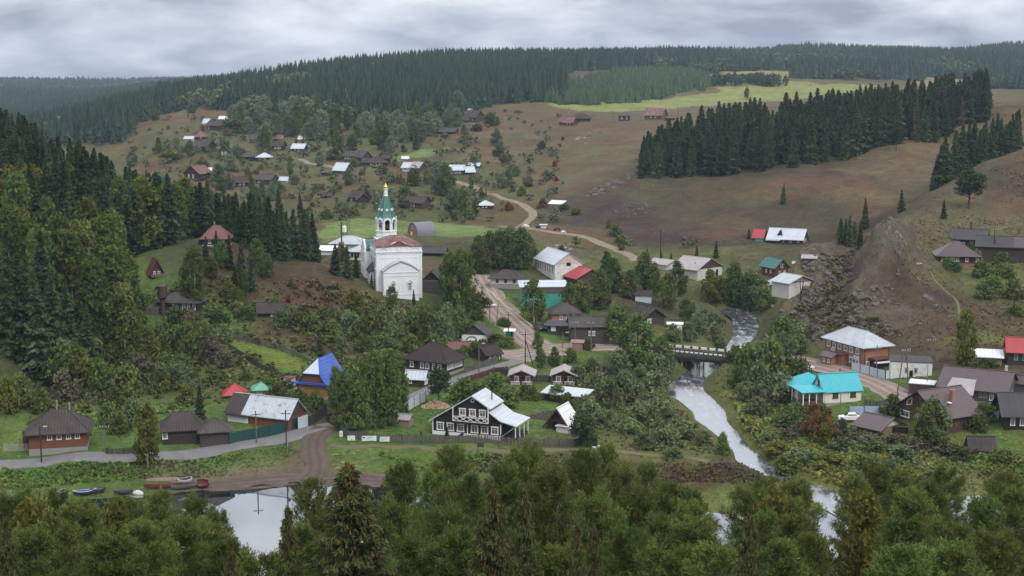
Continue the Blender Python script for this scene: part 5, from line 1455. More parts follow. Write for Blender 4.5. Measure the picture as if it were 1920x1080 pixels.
def line(x, z, n, cw=.85, h=1.3, gap=.45):    # a row of small letter-like strokes, too small to read in the photograph
    out = []
    for i in range(n):
        q = x + i * (cw + gap)
        out += [(q, z, .26, h), (q + cw - .26, z, .26, h)] + ([(q, z + h - .3, cw, .3)] if i % 3 else [(q, z + h / 2, cw, .3)])
    return out
board(659, 827, 14, 9, 'square white notice board on the dark fence', M_INK, line(-5.5, 6, 3) + [(0, 1, 1.2, 2.5), (2, 1.5, 3, .5)], 2)
board(692.5, 828, 27, 9.5, 'widest white sign board with dark lettering on the fence', M_INK, [(-12, 5.2, 4.5, 2.6)] + line(-3.5, 6.2, 8) + line(-3.5, 3.4, 4) + [(-1, 1.3, 9, .4)], 2)
board(721.5, 829, 18, 9, 'narrower pale green sign board on the fence', M_INKG, line(-7.5, 6, 11) + [(-7.5, 3.6, 10, .5), (-7.5, 2, 7, .5)], 2)
board(640, 819, 6, 11, 'slim pale green board on the corner of the fence', M_INKG, [(-2, 6, 4, .6), (-2, 4, 3, .6)], 1)
o = empty('information_board', at(901, 848), D(2), 'brown information board on two posts beside the bank path', 'sign'); k = .086
MB().box(-.55, .55, -.04, .03, .9, 1.7).build('panel', M_RUSTP, o)
for x in (-.5, .45): MB().box(x, x + .07, -.03, .04, -.3, 1.7).build('post', M_POLED, o)

# ---- village centre
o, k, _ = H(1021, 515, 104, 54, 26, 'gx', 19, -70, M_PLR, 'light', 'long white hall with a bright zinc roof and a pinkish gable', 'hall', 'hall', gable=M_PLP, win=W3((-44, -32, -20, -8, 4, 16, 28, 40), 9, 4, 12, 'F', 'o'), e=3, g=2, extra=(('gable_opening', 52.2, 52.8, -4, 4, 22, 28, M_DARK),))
H(1064, 529, 74, 60, 12, 'gx', 15, -64, 'brown', 'red', 'house with a glowing red metal roof beside the white hall', 'house', e=4, g=4)
H(948, 541, 56, 44, 21, 'hip', 12, -8, M_PLW, 'slate', 'house with white upper walls and a dark hipped roof', 'house', rl=14, e=6, plinth=(9, M_CONC), win=W3((-16, 0, 16), 11, 5, 7, 'F', 'd'))
H(1020, 580, 84, 64, 42, 'sh', 3, 3, M_TEAL, 'light', 'flat roofed building with teal lower walls hidden by trees', 'building', 'building', e=2, extra=(('upper_wall', -42.3, 42.3, -32.6, -32, 30, 42, 'grey'),))
H(1062, 607, 56, 44, 21, 'hip', 15, 8, M_BRKO, 'slate2', 'orange brick house with white windows and a grey hipped roof', 'brick_house', rl=10, e=4, win=W3((-10, 2, 14), 8, 5, 9), extra=(('porch', 4, 22, -30, -22.5, 12, 14, 'slate2'),))
H(1106, 645, 72, 48, 34, 'gx', 14, 4, 'dgrey', 'slate2', 'big grey workshop with a wide slate roof', 'workshop', 'workshop', win=W3((0, 7), 16, 5, 8), e=4)
H(1047, 628, 42, 20, 18, 'sh', 4, -12, 'dgrey', 'felt', 'dark lean-to shed with a white board beside the brick house', 'shed', 'shed', extra=(('white_board', -14, -5, -10.8, -10.1, 7, 16, M_WHITE),))
H(1227, 608, 42, 40, 14, 'gy', 16, 24, 'brown', 'slate', 'small wooden house with a front gable and one white window', win=W3((-11,), 3, 8, 8), e=5, g=5, gable='dark')
o, k, _ = H(1331, 521, 70, 62, 19, 'gy', 17, 42, M_BLOCK, 'pink', 'long white block barn with a brown gable and dark doors', 'barn', 'barn', gable='brown', e=5, g=3, doors=(('F', 2, 15, 14, M_DARK), ('F', 20, 6, 14, M_DARK)))
H(1262, 504, 38, 44, 9, 'gy', 7, 42, M_BLOCK, 'pink', 'low annexe with a pale roof left of the long barn', 'shed', 'shed', e=3)
H(1421, 450, 20, 24, 6, 'gx', 13, -28, 'dark', 'red', 'little steep house with a bright red roof at the foot of the slope', 'house', e=3, g=2)
H(1423, 453, 14, 10, 5, 'flat', 0, -20, M_TEAL, 'felt', 'tiny teal shed in front of the bright red roof', 'shed', 'shed', e=1)
o, k, (hw, hd, wh, rise) = H(1472, 457, 64, 42, 11, 'gx', 15, -24, 'brown', 'light', 'long brown house with a bright zinc roof and a triangular dormer', 'house', e=5, g=3, gable='brown', win=W3((-4, 10, 24), 3, 4, 6) + W3((-8, 6), 3, 4, 6, 'R'), extra=(('lower_roof', -34, -8, -34, -21.5, 6, 7.5, 'light'),))
MB().prism([(-16 * k, 15 * k), (-6 * k, 15 * k), (-11 * k, 24.5 * k)], -18 * k, -2 * k, 'y').build('dormer', WD['dark'], o)
H(1517, 492, 26, 16, 8, 'gx', 5, -18, 'dgrey', 'pink', 'tiny shed with a pale roof above the rocks', 'shed', 'shed', e=2, g=2)
q = at(1485, 495)
fence([tuple(q), (q.x + 4.2, q.y - .3, q.z)], .9, M_WHITE, 'short white fence beside the tiny shed', 'white_fence', solid=True)
H(1465, 519, 28, 44, 19, 'gy', 13, 24, 'cabin', 'green', 'tall red brown house with a green roof and front gable', 'house', e=4, win=W3((-4, 7), 5, 4, 6) + W3((0,), 17, 5, 6) + W3((8, -6), 6, 4, 6, 'L'))
H(1502, 546, 62, 44, 17, 'gy', 11, 34, M_BLOCK, 'silver', 'pale block shed with a zinc roof above the pile of logs', 'shed', 'shed', gable='pink', e=4)
H(1428, 547, 38, 30, 15, 'gy', 8, 34, M_BLOCK, 'silver', 'grey shed with a zinc roof beside the stream bushes', 'shed', 'shed', e=4, doors=(('F', 6, 12, 10, M_DARK),))
H(1445, 540, 22, 18, 7, 'sh', 3, 34, 'dgrey', 'silver', 'low open lean-to between the two zinc roofed sheds', 'lean_to', 'shed', e=3)
H(1169, 543, 16, 14, 11, 'gx', 5, 4, 'dark', 'red', 'tiny dark house with one white window and a red roof edge', 'log_house', win=W3((0,), 3, 7, 8), e=2)
H(1206, 567, 30, 18, 14, 'gx', 7, -8, M_GRYF, 'slate', 'silver sided shed with a dark roof among the trees', 'shed', 'shed', e=2, g=2)
H(1266, 617, 24, 14, 8, 'sh', 2, -4, M_PLW, 'white', 'low white shed on the bank above the bridge', 'shed', 'shed', e=1)
H(1242, 638, 8, 5, 9, 'flat', 0, 0, 'orange', 'rust', 'small orange plank privy above the bridge', 'privy', 'shed', e=.6)
H(1082, 659, 18, 12, 16, 'sh', 3, -10, 'pink', 'rust', 'narrow pale plank shed by the leaning poles', 'shed', 'shed', e=1)
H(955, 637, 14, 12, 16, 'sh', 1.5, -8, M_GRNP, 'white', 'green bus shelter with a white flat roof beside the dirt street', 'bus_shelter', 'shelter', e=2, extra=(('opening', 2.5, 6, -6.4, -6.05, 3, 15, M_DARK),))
H(1035, 680, 16, 8, 10, 'flat', 0, 0, M_DTEAL, 'felt', 'dark green container behind the cabins', 'container', 'container', e=.3)
# ---- far side of the stream
o, k, _ = H(1581, 680, 112, 60, 40, 'hip', 21, -66, M_BRK, 'silver', 'two storey orange brick house with a zinc hipped roof', 'brick_house', e=6, win=W3((-44, -28, -12, 6, 22, 40), 23, 9, 10) + W3((-44, -28, 6, 22, 40), 5, 9, 10) + W3((-20,), 3, 7, 9, 'R'),
  extra=(('sign', -36, -24, -31.2, -30.3, 17, 22, M_GRYF), ('sign', 30, 46, -31.2, -30.3, 12, 20, M_GRYF), ('entrance_roof', -8, 14, -44, -30.3, 16, 18.5, 'maroon'), ('entrance_wall', -6, 12, -42, -30.3, -2, 16, M_BRK), ('side_porch', 56.3, 68, -14, 22, -2, 12, 'dgrey'), ('side_porch_roof', 56.3, 72, -18, 22, 16, 19, 'maroon'), ('awning', 68, 78, -16, 20, 11, 12.5, 'white'), ('downpipe', 56.1, 57, 26, 27, 0, 40, M_BRNW), ('downpipe', 56.1, 57, -28, -27, 0, 40, M_BRNW)))
H(1549, 684, 26, 26, 16, 'gx', 7, -60, M_BRKO, 'purple', 'brick annexe with a brown roof left of the two storey house', 'annexe', 'house', e=3, win=W3((-6, 6), 5, 5, 7))
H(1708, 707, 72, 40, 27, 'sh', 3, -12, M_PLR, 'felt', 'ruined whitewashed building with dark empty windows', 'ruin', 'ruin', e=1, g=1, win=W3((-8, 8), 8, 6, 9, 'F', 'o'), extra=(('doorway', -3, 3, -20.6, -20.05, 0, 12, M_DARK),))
fence([(1596, 694), (1630, 703), (1660, 711), (1690, 705)], 1.75, M_GRYF, 'pale corrugated fence in front of the brick house', 'metal_fence', solid=True, pmat=M_IRON)
o, k, _ = H(1846, 687, 56, 34, 17, 'sh', 6, -16, 'tan', 'white', 'glazed veranda with a white ribbed roof', 'veranda', 'house', e=4, win=[('F', u, 6, 4.2, 10, 'o') for u in range(-24, 26, 5)] + [('R', u, 6, 5, 10, 'o') for u in (-10, -3, 4, 11)])
H(1918, 684, 52, 42, 25, 'gx', 19, -14, 'dark', 'red', 'dark log house with a red roof cut by the right edge', win=W3((-12, 2, 14), 8, 6, 10, 'F', 't'), e=5)
o, k, (hw, hd, wh, rise) = H(1580, 757, 73, 48, 25, 'gx', 26, 14, M_PLC, 'turq', 'cream house with a bright turquoise roof, porch and rear wing', 'house', e=3, g=3, plinth=(3, M_CONC), win=W3((-15, 20), 11, 11, 10.5, 'F', 'd') + W3((0,), 30, 7, 12, 'L', 'd'), chim=((8, 6, 58, 1.6, M_IRON),))
MB().add([(-84 * k, -30 * k, 26 * k), (-37.2 * k, -33 * k, 26 * k), (-37.2 * k, 8 * k, 31 * k), (-84 * k, 22 * k, 29 * k), (-58 * k, 0, 33 * k)] + [(-84 * k, -30 * k, 25 * k), (-37.2 * k, -33 * k, 25 * k), (-37.2 * k, 8 * k, 30 * k), (-84 * k, 22 * k, 28 * k)], [(0, 1, 4), (1, 2, 4), (2, 3, 4), (3, 0, 4), (0, 5, 6, 1), (1, 6, 7, 2), (2, 7, 8, 3), (3, 8, 5, 0), (5, 8, 7, 6)]).build('porch_roof', RFM['turq'], o)
MB().box(-80 * k, -37.2 * k, -27 * k, 20 * k, -8 * k, 2 * k).build('porch_floor', WD['log'], o)
for x, y in ((-80, -27), (-68, -27), (-54, -27), (-40, -27), (-80, -4), (-80, 18)): MB().box((x - .8) * k, (x + .8) * k, (y - .8) * k, (y + .8) * k, 2 * k, 27 * k).build('porch_post', M_WHITE, o)
MB().box(-80.4 * k, -38 * k, -27.5 * k, -27 * k, 2 * k, 9 * k).build('porch_wall', WD['log'], o); MB().box(-80.6 * k, -80 * k, -27 * k, 18 * k, 2 * k, 9 * k).build('porch_wall', WD['log'], o)
MB().box(-45 * k, -36.8 * k, -11 * k, 11 * k, 27 * k, 29 * k).build('balcony', WD['grey'], o)
MB().box(-66 * k, -4 * k, 25 * k, 76 * k, -10 * k, 24 * k).build('rear_wing', M_PLC, o)
MB().add([(-76 * k, 14 * k, 23 * k), (6 * k, 14 * k, 23 * k), (6 * k, 86 * k, 23 * k), (-76 * k, 86 * k, 23 * k), (-34 * k, 48 * k, 46 * k)], [(0, 1, 4), (1, 2, 4), (2, 3, 4), (3, 0, 4), (3, 2, 1, 0)]).build('wing_roof', RFM['turq'], o)
MB().cyl(-30 * k, 44 * k, 40 * k, 54 * k, .09, None, 8).build('chimney', M_IRON, o)
o, k, _ = H(1822, 757, 114, 100, 27, 'gx', 26, -30, 'grey', 'purple', 'huge grey log building with a long purple brown roof', 'log_building', 'building', e=5, g=5, plinth=(6, M_CONC), gable='grey', win=W3((14, 22), 13, 5, 9, 'F', 'o') + W3((33, 45), 10, 6.5, 14, 'F') + W3((-18, 4), 12, 6, 8, 'R', 'o'), doors=(('F', -8, 10, 18, 'dark'),),
  extra=(('porch_wall', -40, -6, -66, -50.5, -4, 20, 'dgrey'),), chim=((46, 4, 62, 4, M_BLOCK),))
MB().add([(q[0] * k, q[1] * k, q[2] * k) for q in ((-46, -72, 20), (6, -72, 20), (2, -30, 40), (-40, -30, 40), (-46, -72, 18.6), (6, -72, 18.6), (2, -30, 38.6), (-40, -30, 38.6))], [(0,1,2,3),(7,6,5,4),(0,4,5,1),(1,5,6,2),(2,6,7,3),(3,7,4,0)]).build('porch_roof', RFM['pink'], o)
H(1918, 742, 60, 50, 20, 'gx', 10, -30, 'grey', 'slate2', 'grey log wing against the end of the huge log building', 'log_wing', 'building', e=2)
o, k, _ = H(1722, 796, 108, 94, 25, 'gy', 36, -62, 'log', 'purple', 'brown log house with a tall brick chimney and trapezoid windows', 'log_house', e=7, g=7, win=[('F', -34, 7, 22, 12, 'w'), ('F', 4, 7, 14, 12, 'w'), ('F', -8, 32, 12, 12, 'd'), ('F', 14, 30, 14, 16, 'd'), ('R', -22, 6, 14, 13, 'd'), ('R', 4, 6, 12, 13, 'd')], chim=((26, 6, 62, 7.5, M_BRKO),), plinth=(3, M_RUSTP), extra=(('skylight', 30, 38, -12, -6, 42, 43.5, M_WHITE),))
b = MB(); 
for a, c in (((-30, 30), (-18, 34)), ((-18, 34), (-18, 46)), ((-18, 46), (-30, 38)), ((-30, 38), (-30, 30))): b.bar((a[0] * k, -47.6 * k, a[1] * k), (c[0] * k, -47.6 * k, c[1] * k), .09)
b.build('window_trim', M_WHITE, o)
o, k, _ = H(1630, 815, 54, 58, 18, 'gx', 13, -50, 'tan', 'purple', 'small log sauna with a wide brown roof', 'sauna', 'house', e=12, g=6, gable=M_PLC, chim=((10, 0, 42, 1.8, M_IRON),), doors=(('R', 8, 14, 14, 'brown'),))
for x in (-34, -14, 8, 26): MB().box((x - .7) * k, (x + .7) * k, -39 * k, -37.6 * k, -8 * k, 11 * k).build('porch_post', WD['brown'], o)
H(1688, 812, 24, 10, 10, 'flat', 0, -25, 'black', 'felt', 'black plank store beside the sauna', 'shed', 'shed', e=.5)
H(1938, 808, 100, 68, 31, 'gx', 28, -6, 'black', 'felt', 'black house with white windows at the right edge', 'log_house', win=W3((-36, -20), 9, 8, 14), e=8, g=8)
H(1727, 739, 44, 26, 18, 'sh', 2, -24, M_RUSTP, 'white', 'dark garage with a pale flat roof behind the log house', 'garage', 'garage', e=1, g=1)
H(1842, 850, 46, 32, 8, 'gx', 18, -6, 'dgrey', 'slate', 'collapsing dark shed with a broken plank roof in the weeds', 'ruined_shed', 'shed', e=4, g=2)
fence([(1592, 780), (1620, 780), (1650, 780), (1684, 780)], 1.9, M_BLUEF, 'pale blue sheet fence behind the sauna', 'metal_fence', solid=True, pmat=M_IRON)
fence([(1822, 785), (1850, 786), (1884, 788)], 1.7, M_BLUEF, 'short pale blue fence between the log house and the black house', 'metal_fence', solid=True, pmat=M_IRON)
fence([(1476, 768), (1500, 776), (1530, 782), (1556, 784)], 1.4, WD['dplank'], 'dark old fence below the turquoise porch', 'board_fence', gap=.06)
fence([(1620, 760), (1645, 764), (1662, 760)], 1.2, WD['plank'], 'grey fence beside the turquoise house lawn', 'board_fence', gap=.06)
fence([(1560, 818), (1620, 832), (1690, 838), (1760, 846), (1830, 852), (1900, 862)], 1.1, WD['dplank'], 'long dark broken fence through the weeds below the sauna', 'board_fence', gap=.14, lean=.12)
# ---- right hill
H(1797, 500, 70, 60, 21, 'hip', 22, -8, 'dark', 'purple', 'dark log house on the hill with a brown pyramid roof and paired windows', rl=8, e=5, plinth=(6, M_BRK), win=W3((-28, -21, -9, -2, 14, 32), 9, 5, 9.5), chim=((-3, 0, 48, 1.6, M_IRON),))
H(1816, 482, 54, 42, 34, 'gx', 14, -24, 'dark', 'felt', 'tall dark house with two white windows behind the hill house', 'log_house', win=W3((-18, -10), 17, 5.5, 9), e=5, chim=((0, 0, 60, 3, M_RUSTP),))
H(1877, 492, 82, 40, 30, 'gx', 14, -20, 'brown', 'felt', 'long brown farm building on the hill with a patched roof', 'farm_building', 'building', e=5, rpatch=((20, 44, 'purple'),), doors=(('F', -10, 10, 14, 'dark'), ('F', 12, 10, 14, 'dark')))
fence([(1862, 494), (1890, 495), (1912, 494)], 1.8, WD['dplank'], 'dark plank fence in front of the farm building', 'board_fence', gap=.02)
fence([(1776, 506), (1792, 522), (1806, 536)], 1.0, M_POLE, 'light rail fence down the slope below the hill house', 'rail_fence', gap=.9, step=1.1)
# ---- left hill
H(403, 441, 46, 44, 19, 'hip', 20, 4, 'brown', 'maroon', 'dark log house with a dull red roof on the wooded knoll', rl=12, e=5, plinth=(5, M_BLOCK), win=W3((-10, 4, 14), 8, 5, 7.5), Y=338, extra=(('porch', -31, -24, -18, 8, -4, 14, 'dark'),), chim=((-4, 6, 44, 2, M_CONC),))
o, k, _ = H(294, 517, 20, 24, 9, 'gy', 21, 28, 'brown', 'maroon', 'tiny steep roofed red cabin at the forest edge', 'cabin', 'cabin', e=4, g=6, win=W3((-4, 4), 3, 4, 5), extra=(('porch_floor', -12, 12, -21, -12, -3, 0, 'brown'),))
rail(o, k, -12, 12, -21, 0, 5, WD['pink'])
H(333, 586, 76, 48, 21, 'hip', 14, -6, 'dark', 'slate2', 'dark house with three white windows behind the rusty water tank', rl=24, e=6, win=W3((12, 21, 31), 6, 5.5, 10.5), extra=(('porch', -30, -8, -36, -24.5, -4, 9, 'dgrey'),))
H(262, 584, 22, 16, 11, 'gy', 6, -10, 'grey', 'felt', 'small grey shed left of the water tank', 'shed', 'shed', e=2)
H(283, 588, 24, 14, 9, 'sh', 3, -4, 'dgrey', 'slate2', 'low flat roofed shed beside the water tank', 'shed', 'shed', e=2)
fence([(236, 584), (262, 588), (298, 592)], 1.7, WD['plank'], 'grey plank fence left of the water tank', 'board_fence', gap=.02)
H(508, 596, 46, 30, 12, 'gx', 14, 6, 'dark', 'slate', 'low dark log house with two white windows under the brown mound', win=W3((3, 11), 3, 6, 8), e=4)
A = at(306, 592); k = (A - Vector((0, 0, HC))).length / FPX
o = empty('water_tower', A, 0, 'rusty brown water tank on a thick column beside the dark house', 'water tower')
MB().cyl(0, 0, -.5, 33 * k, 4.2 * k, None, 14).build('column', M_RUSTP, o)
MB().lathe(0, 0, [(4.2 * k, 30 * k), (9 * k, 34 * k), (9 * k, 54 * k), (9.4 * k, 54.2 * k), (9.4 * k, 55 * k), (3 * k, 56.5 * k)], 18).build('tank', M_RUSTP, o)
# ---------------------------------------------------------------- behind the church and on the far slope
H(650, 470, 62, 44, 14, 'hip', 12, -10, M_BLOCK, 'silver', 'boiler house with a wide zinc hipped roof left of the church', 'boiler_house', 'building', rl=16, e=4)
H(670, 488, 34, 36, 18, 'hip', 9, -14, M_PLC, 'silver', 'cream building with dark windows and a zinc roof against the church', 'building', 'building', rl=6, e=5, win=W3((-10, -4, 2), 6, 4, 8, 'F', 'd'))
H(618, 478, 40, 26, 8, 'sh', 5, -6, M_PLW, 'white', 'low white annexe of the boiler house', 'annexe', 'building', e=3)
A = at(641, 482); k = (A - Vector((0, 0, HC))).length / FPX
o = empty('boiler_chimney', A, D(5), 'thin black chimney pipe on a square brick base', 'chimney')
MB().box(-4.5 * k, 4.5 * k, -4.5 * k, 4.5 * k, -.5, 28 * k).build('base', M_BRK, o); MB().cyl(0, 0, 28 * k, 66 * k, 1.4 * k, 1.2 * k, 10).build('pipe', M_IRON, o)
A = at(646, 440); k = (A - Vector((0, 0, HC))).length / FPX
o = empty('water_tank', A, 0, 'white tank raised on thin legs in the valley field', 'water tank')
MB().cyl(0, 0, 5 * k, 15 * k, 4 * k, None, 12).lathe(0, 0, [(4 * k, 15 * k), (.5 * k, 17 * k)], 12).build('tank', M_WHITE, o)
for x, y in ((-3, -3), (3, -3), (3, 3), (-3, 3)): MB().bar((x * k, y * k, -.5), (x * k * .9, y * k * .9, 5.2 * k), .08).build('leg', M_IRON, o)
H(809, 549, 34, 34, 24, 'gy', 16, -4, 'dgrey', 'slate', 'dark open barn with a pointed gable right of the church', 'barn', 'barn', e=4, gable='black', extra=(('beam', -17.2, 17.2, -17.8, -17.1, 21, 24, 'grey'), ('stall', -17, 17, -24, -17.2, 0, 8, 'brown')))
H(813, 480, 40, 22, 8, 'gx', 8, -8, 'dark', 'felt', 'low black roofed shed behind the church corner', 'shed', 'shed', e=4)
# arched hangar
A = at(785, 441); k = (A - Vector((0, 0, HC))).length / FPX
o = empty('hangar', A + Vector((.5, 8 * k, 0)), D(-52), 'arched hangar with an orange end wall and a grey barrel roof', 'hangar')
ap_ = [(x, z) for x, z in arc(0, 0, 17, 24, 0, math.pi, 16)]
MB().prism(K([(x * .96, z * .96) for x, z in ap_] + [(-16.3, -6), (16.3, -6)]), -16 * k, -15 * k, 'y').build('end_wall', WD['orange'], o)
out = K(ap_); inn = K([(x * .965, z * .965) for x, z in ap_])
MB().prism(out + list(reversed(inn)), -17.5 * k, 24 * k, 'y').build('barrel_roof', roofing('blue_grey_sheet', (.17, .18, .22), None, .5, 'Y'), o)
MB().prism(K([(x * .96, z * .96) for x, z in ap_]), 23 * k, 24.2 * k, 'y').build('rear_wall', WD['brown'], o)
for u, z in ((-5, 12), (0, 12), (5, 12), (-5, 17), (0, 18), (4.5, 17)): window(o, (u * k, -16 * k, z * k), 0, 4.4 * k, 4.4 * k, 'o')
MB().box(-8 * k, -3 * k, -16.3 * k, -16.02 * k, -3 * k, 6 * k).build('door', M_WHITE, o)
FAR = [ # px, py, w, d, wh, roof, rise, rz, wall, roof material, windows, label
 (776,390,36,36,10,'gx',10,-22,'brown','slate',(-12,-6,0),'brown house with a slate roof directly right of the bell tower spire'),
 (909,392,26,22,8,'hip',7,-6,'dark','light',(-4,3),'small house with a white hipped roof above the valley trees'),
 (665,378,30,26,9,'gx',11,-35,'dgrey','slate',(-8,),'dark half hidden house left of the spire'),(681,380,22,24,7,'gy',9,20,'dark','felt',(),'dark gabled barn joined to the half hidden house'),
 (614,371,12,10,5,'gx',4,0,'dark','slate',(2,),'tiny dark shack alone on the brown slope'),
 (622,300,18,20,7,'gx',8,0,'dark','slate',(4,),'small dark house half behind the tall poplar'),(655,301,26,24,9,'gx',8,-20,'brown','slate2',(-8,-3,2),'brown house with barred windows right of the tall poplar'),(671,302,22,24,8,'gx',10,-38,'dgrey','slate2',(),'grey lopsided barn beside the barred windows'),
 (705,312,36,26,8,'hip',9,0,'dark','slate',(-9,0,7),'long dark house with three white windows in the middle of the slope'),(724,308,12,14,12,'gx',5,-10,'dgrey','slate',(),'narrow grey barn at the right end of the long dark house'),(688,310,16,18,7,'gx',6,-5,'dark','slate',(),'dark shed at the left end of the long dark house'),
 (636,326,26,24,8,'gx',12,-30,'grey','light',(),'barn with a bright steep zinc roof below the poplar'),(611,330,18,12,6,'sh',2,-10,'dgrey','slate2',(),'low open woodshed left of the bright steep roof'),
 (762,322,18,18,9,'gx',8,-28,M_PLW,'light',(-3,),'white house with a bright zinc roof facing the stripped field'),(778,322,20,22,9,'gx',9,-35,'dgrey','pink',(),'grey barn with a pinkish roof beside the white house'),
 (855,328,26,22,10,'gx',8,-8,'dark','light',(-8,-3,2,7),'dark house with a pale zinc roof and a row of white windows'),(882,328,16,16,7,'gx',8,20,'dark','light',(),'little barn with a white roof right of the row of windows'),(889,314,18,12,4,'gx',4,-10,'dgrey','paleblue',(),'low bluish roof behind the little white barn'),
 (868,230,18,16,6,'gx',6,-8,'dgrey','slate',(),'dark shed left of the hilltop house'),(881,228,26,28,9,'gx',11,-30,'brown','slate',(-5,1,6),'brown hilltop house with a slate roof'),(884,220,14,16,8,'gy',8,20,M_PLC,'paleblue',(),'pale gabled barn behind the hilltop house'),
 (839,252,30,16,6,'gx',6,-8,'dark','felt',(),'collapsed black shed below the hilltop house'),
 (1066,236,18,16,8,'gx',8,-40,'cabin','redp',(-3,3),'red roofed house alone on the upper slope'),(1054,235,14,14,8,'gx',7,-40,'dark','maroon',(),'dark red shed joined to the lone red roofed house'),(1090,228,34,20,7,'hip',8,-5,'dgrey','slate',(),'long grey roof behind the lone red roofed house'),
 (1171,226,20,14,8,'sh',2,0,'dark','slate',(-5,4),'dark flat roofed shed on the upper slope'),(1224,224,34,26,9,'gx',11,-28,'grey','redp',(-4,5),'grey house with a pale red gabled roof on the upper slope'),(1256,226,18,10,4,'flat',0,0,'dgrey','slate2',(),'low flat shed right of the pale red roof'),
 (400,244,30,26,9,'gx',8,-24,'brown','slate',(-10,),'grey roofed house with a whitish end at the top of the slope'),(386,236,10,10,7,'gx',6,-20,M_PLW,'light',(),'white shed at the left end of the top grey roof'),(416,225,8,6,4,'gx',3,-10,M_WHITE,'white',(),'white greenhouse behind the top grey roof'),(427,224,9,5,3,'gx',2,-10,M_WHITE,'white',(),'low white plastic tunnel beside the greenhouse'),
 (374,262,18,16,7,'hip',8,-6,'dark','redp',(3,),'small house with a pinkish red pyramid roof'),(354,264,14,8,5,'gx',3,-10,M_PLW,'light',(),'whitish sheds left of the pink pyramid roof'),
 (375,283,30,28,9,'gx',9,-24,'dark','slate',(2,),'long dark farmhouse with a grey gable'),(420,294,20,22,11,'gy',10,10,'dgrey','slate2',(-3,3),'grey cabin with a front gable and two pale windows'),
 (464,301,28,22,8,'hip',8,-6,'dark','slate2',(),'dark barn with a faceted grey roof'),(493,301,22,20,7,'hip',7,-6,'dark','light',(-6,-1,4),'small house with a bright white hipped roof'),
 (476,268,16,16,8,'gx',8,-25,'dark','slate2',(-3,2),'dark house with a pale grey roof among the trees'),(520,282,20,16,10,'gx',7,-10,'dark','slate',(-4,1,5),'blackish house with white windows below the russet bush'),(525,262,8,8,4,'gx',4,0,M_PLW,'redp',(),'white walled hut with a pinkish roof'),
 (558,284,24,16,7,'gx',7,-20,'dark','light',(-5,2),'house with a pale zinc roof right of the blackish house'),(566,264,10,8,5,'gx',4,-10,M_PLW,'light',(),'tiny white shed above the pale zinc roof'),
 (360,338,36,34,13,'gy',13,-28,'dark','maroon',(-7,3),'maroon roofed house with a broad gable behind the wood'),(386,334,14,12,6,'gx',7,-10,'dgrey','paleblue',(),'small shed with a pale bluish roof'),
 (390,322,11,6,4,'gx',3,0,M_WHITE,'white',(),'white rounded greenhouse behind the pale bluish roof'),
 (453,350,24,20,9,'gx',8,0,'dark','slate',(-3,4),'dark house with pale windows low on the slope'),(494,346,32,26,10,'gx',8,-22,'dgrey','slate2',(-10,-3),'grey house with a whitish roof edge low on the slope'),(531,343,14,10,6,'gx',5,-10,M_BLOCK,'light',(),'small pale shed right of the whitish roof edge'),
 (1042,385,26,12,3,'sh',4,-28,M_WHITE,'white',(),'white sheet covered trailer on the bare slope'),(1019,428,10,8,6,'flat',0,0,M_PLW,'white',(),'little white hut beside the hill road'),(1009,429,9,6,5,'flat',0,0,M_DTEAL,'felt',(),'dark teal box beside the little white hut'),
 (760,300,10,6,4,'gx',2.5,5,M_WHITE,'white',(),'white plastic tunnel at the lower end of the stripped field'),(727,650,0,0,0,'',0,0,'','',(),''),(722,650,18,12,5,'sh',3,-10,'plank','pink',(),'little shed with a pale lean-to roof on the slope below the church'),(777,662,14,8,7,'sh',2,0,'dark','slate2',(),'dark outhouse left of the big brown hipped roof'),
]
for px, py, w, d, wh, rf, rise, rz, wl_, rm, ws, lb in FAR:
    if not w: continue
    cat = 'greenhouse' if 'greenhouse' in lb or 'tunnel' in lb else 'trailer' if 'trailer' in lb else 'barn' if 'barn' in lb else 'shed' if 'shed' in lb or 'hut' in lb or 'shack' in lb or 'outhouse' in lb or 'box' in lb else 'cabin' if 'cabin' in lb else 'house'
    nm = {'greenhouse': 'greenhouse', 'trailer': 'trailer', 'barn': 'barn', 'shed': 'shed', 'cabin': 'cabin', 'house': 'log_house'}[cat]
    H(px, py, w, d, wh, rf, rise, rz, wl_, rm, lb, nm, cat, e=2.5, g=2.5, win=W3(ws, wh * .3, 3.2, wh * .5) if len(ws) else (), sink=2.5, plinth=None)
# ---------------------------------------------------------------- bridge
a, b = at(1236, 654), at(1412, 671)
a = Vector(yz(1233, 662, 4.6)); b = Vector(yz(1412, 679, 4.6))
L = (b - a).to_2d().length; ang = math.atan2(b.y - a.y, b.x - a.x)
o = empty('bridge', (a.x, a.y, 4.6), ang, 'low wooden road bridge on pale piles with black and white parapet blocks', 'bridge')
MB().box(-2, L + 2, -.4, 6.4, -.45, 0).build('deck', WD['dgrey'], o)
MB().box(-1, L + 1, -.3, .1, -1.0, -.451).box(-1, L + 1, 5.8, 6.2, -1.0, -.451).build('girder', WD['dark'], o)
for y, nm in ((-.15, 'near'), (6.15, 'far')):
    n = 20 if nm == 'near' else 11; bw, bk = MB(), MB()
    for i in range(n):
        x0, x1 = L * i / n * 1.0, L * (i + .72) / n
        (bw).box(x0, x1, y - .16, y + .16, .74 if nm == 'near' else .5, 1.0)
        bk.box(x1, L * (i + 1) / n, y - .16, y + .16, .60, 1.02)
    rl_ = MB().box(-1, L + 1, y - .06, y + .06, .25, .36)
    for i in range(n * 2 + 1): rl_.box(L * i / n / 2 - .07, L * i / n / 2 + .07, y - .08, y + .08, 0, .62)
    bw.build('white_block', M_WHITE, o); bk.build('black_block', M_IRON, o); rl_.build('rail', M_IRON, o)
MB().box(0, L, -.46, -.41, -.4, -.1).build('fascia', WD['dplank'], o)
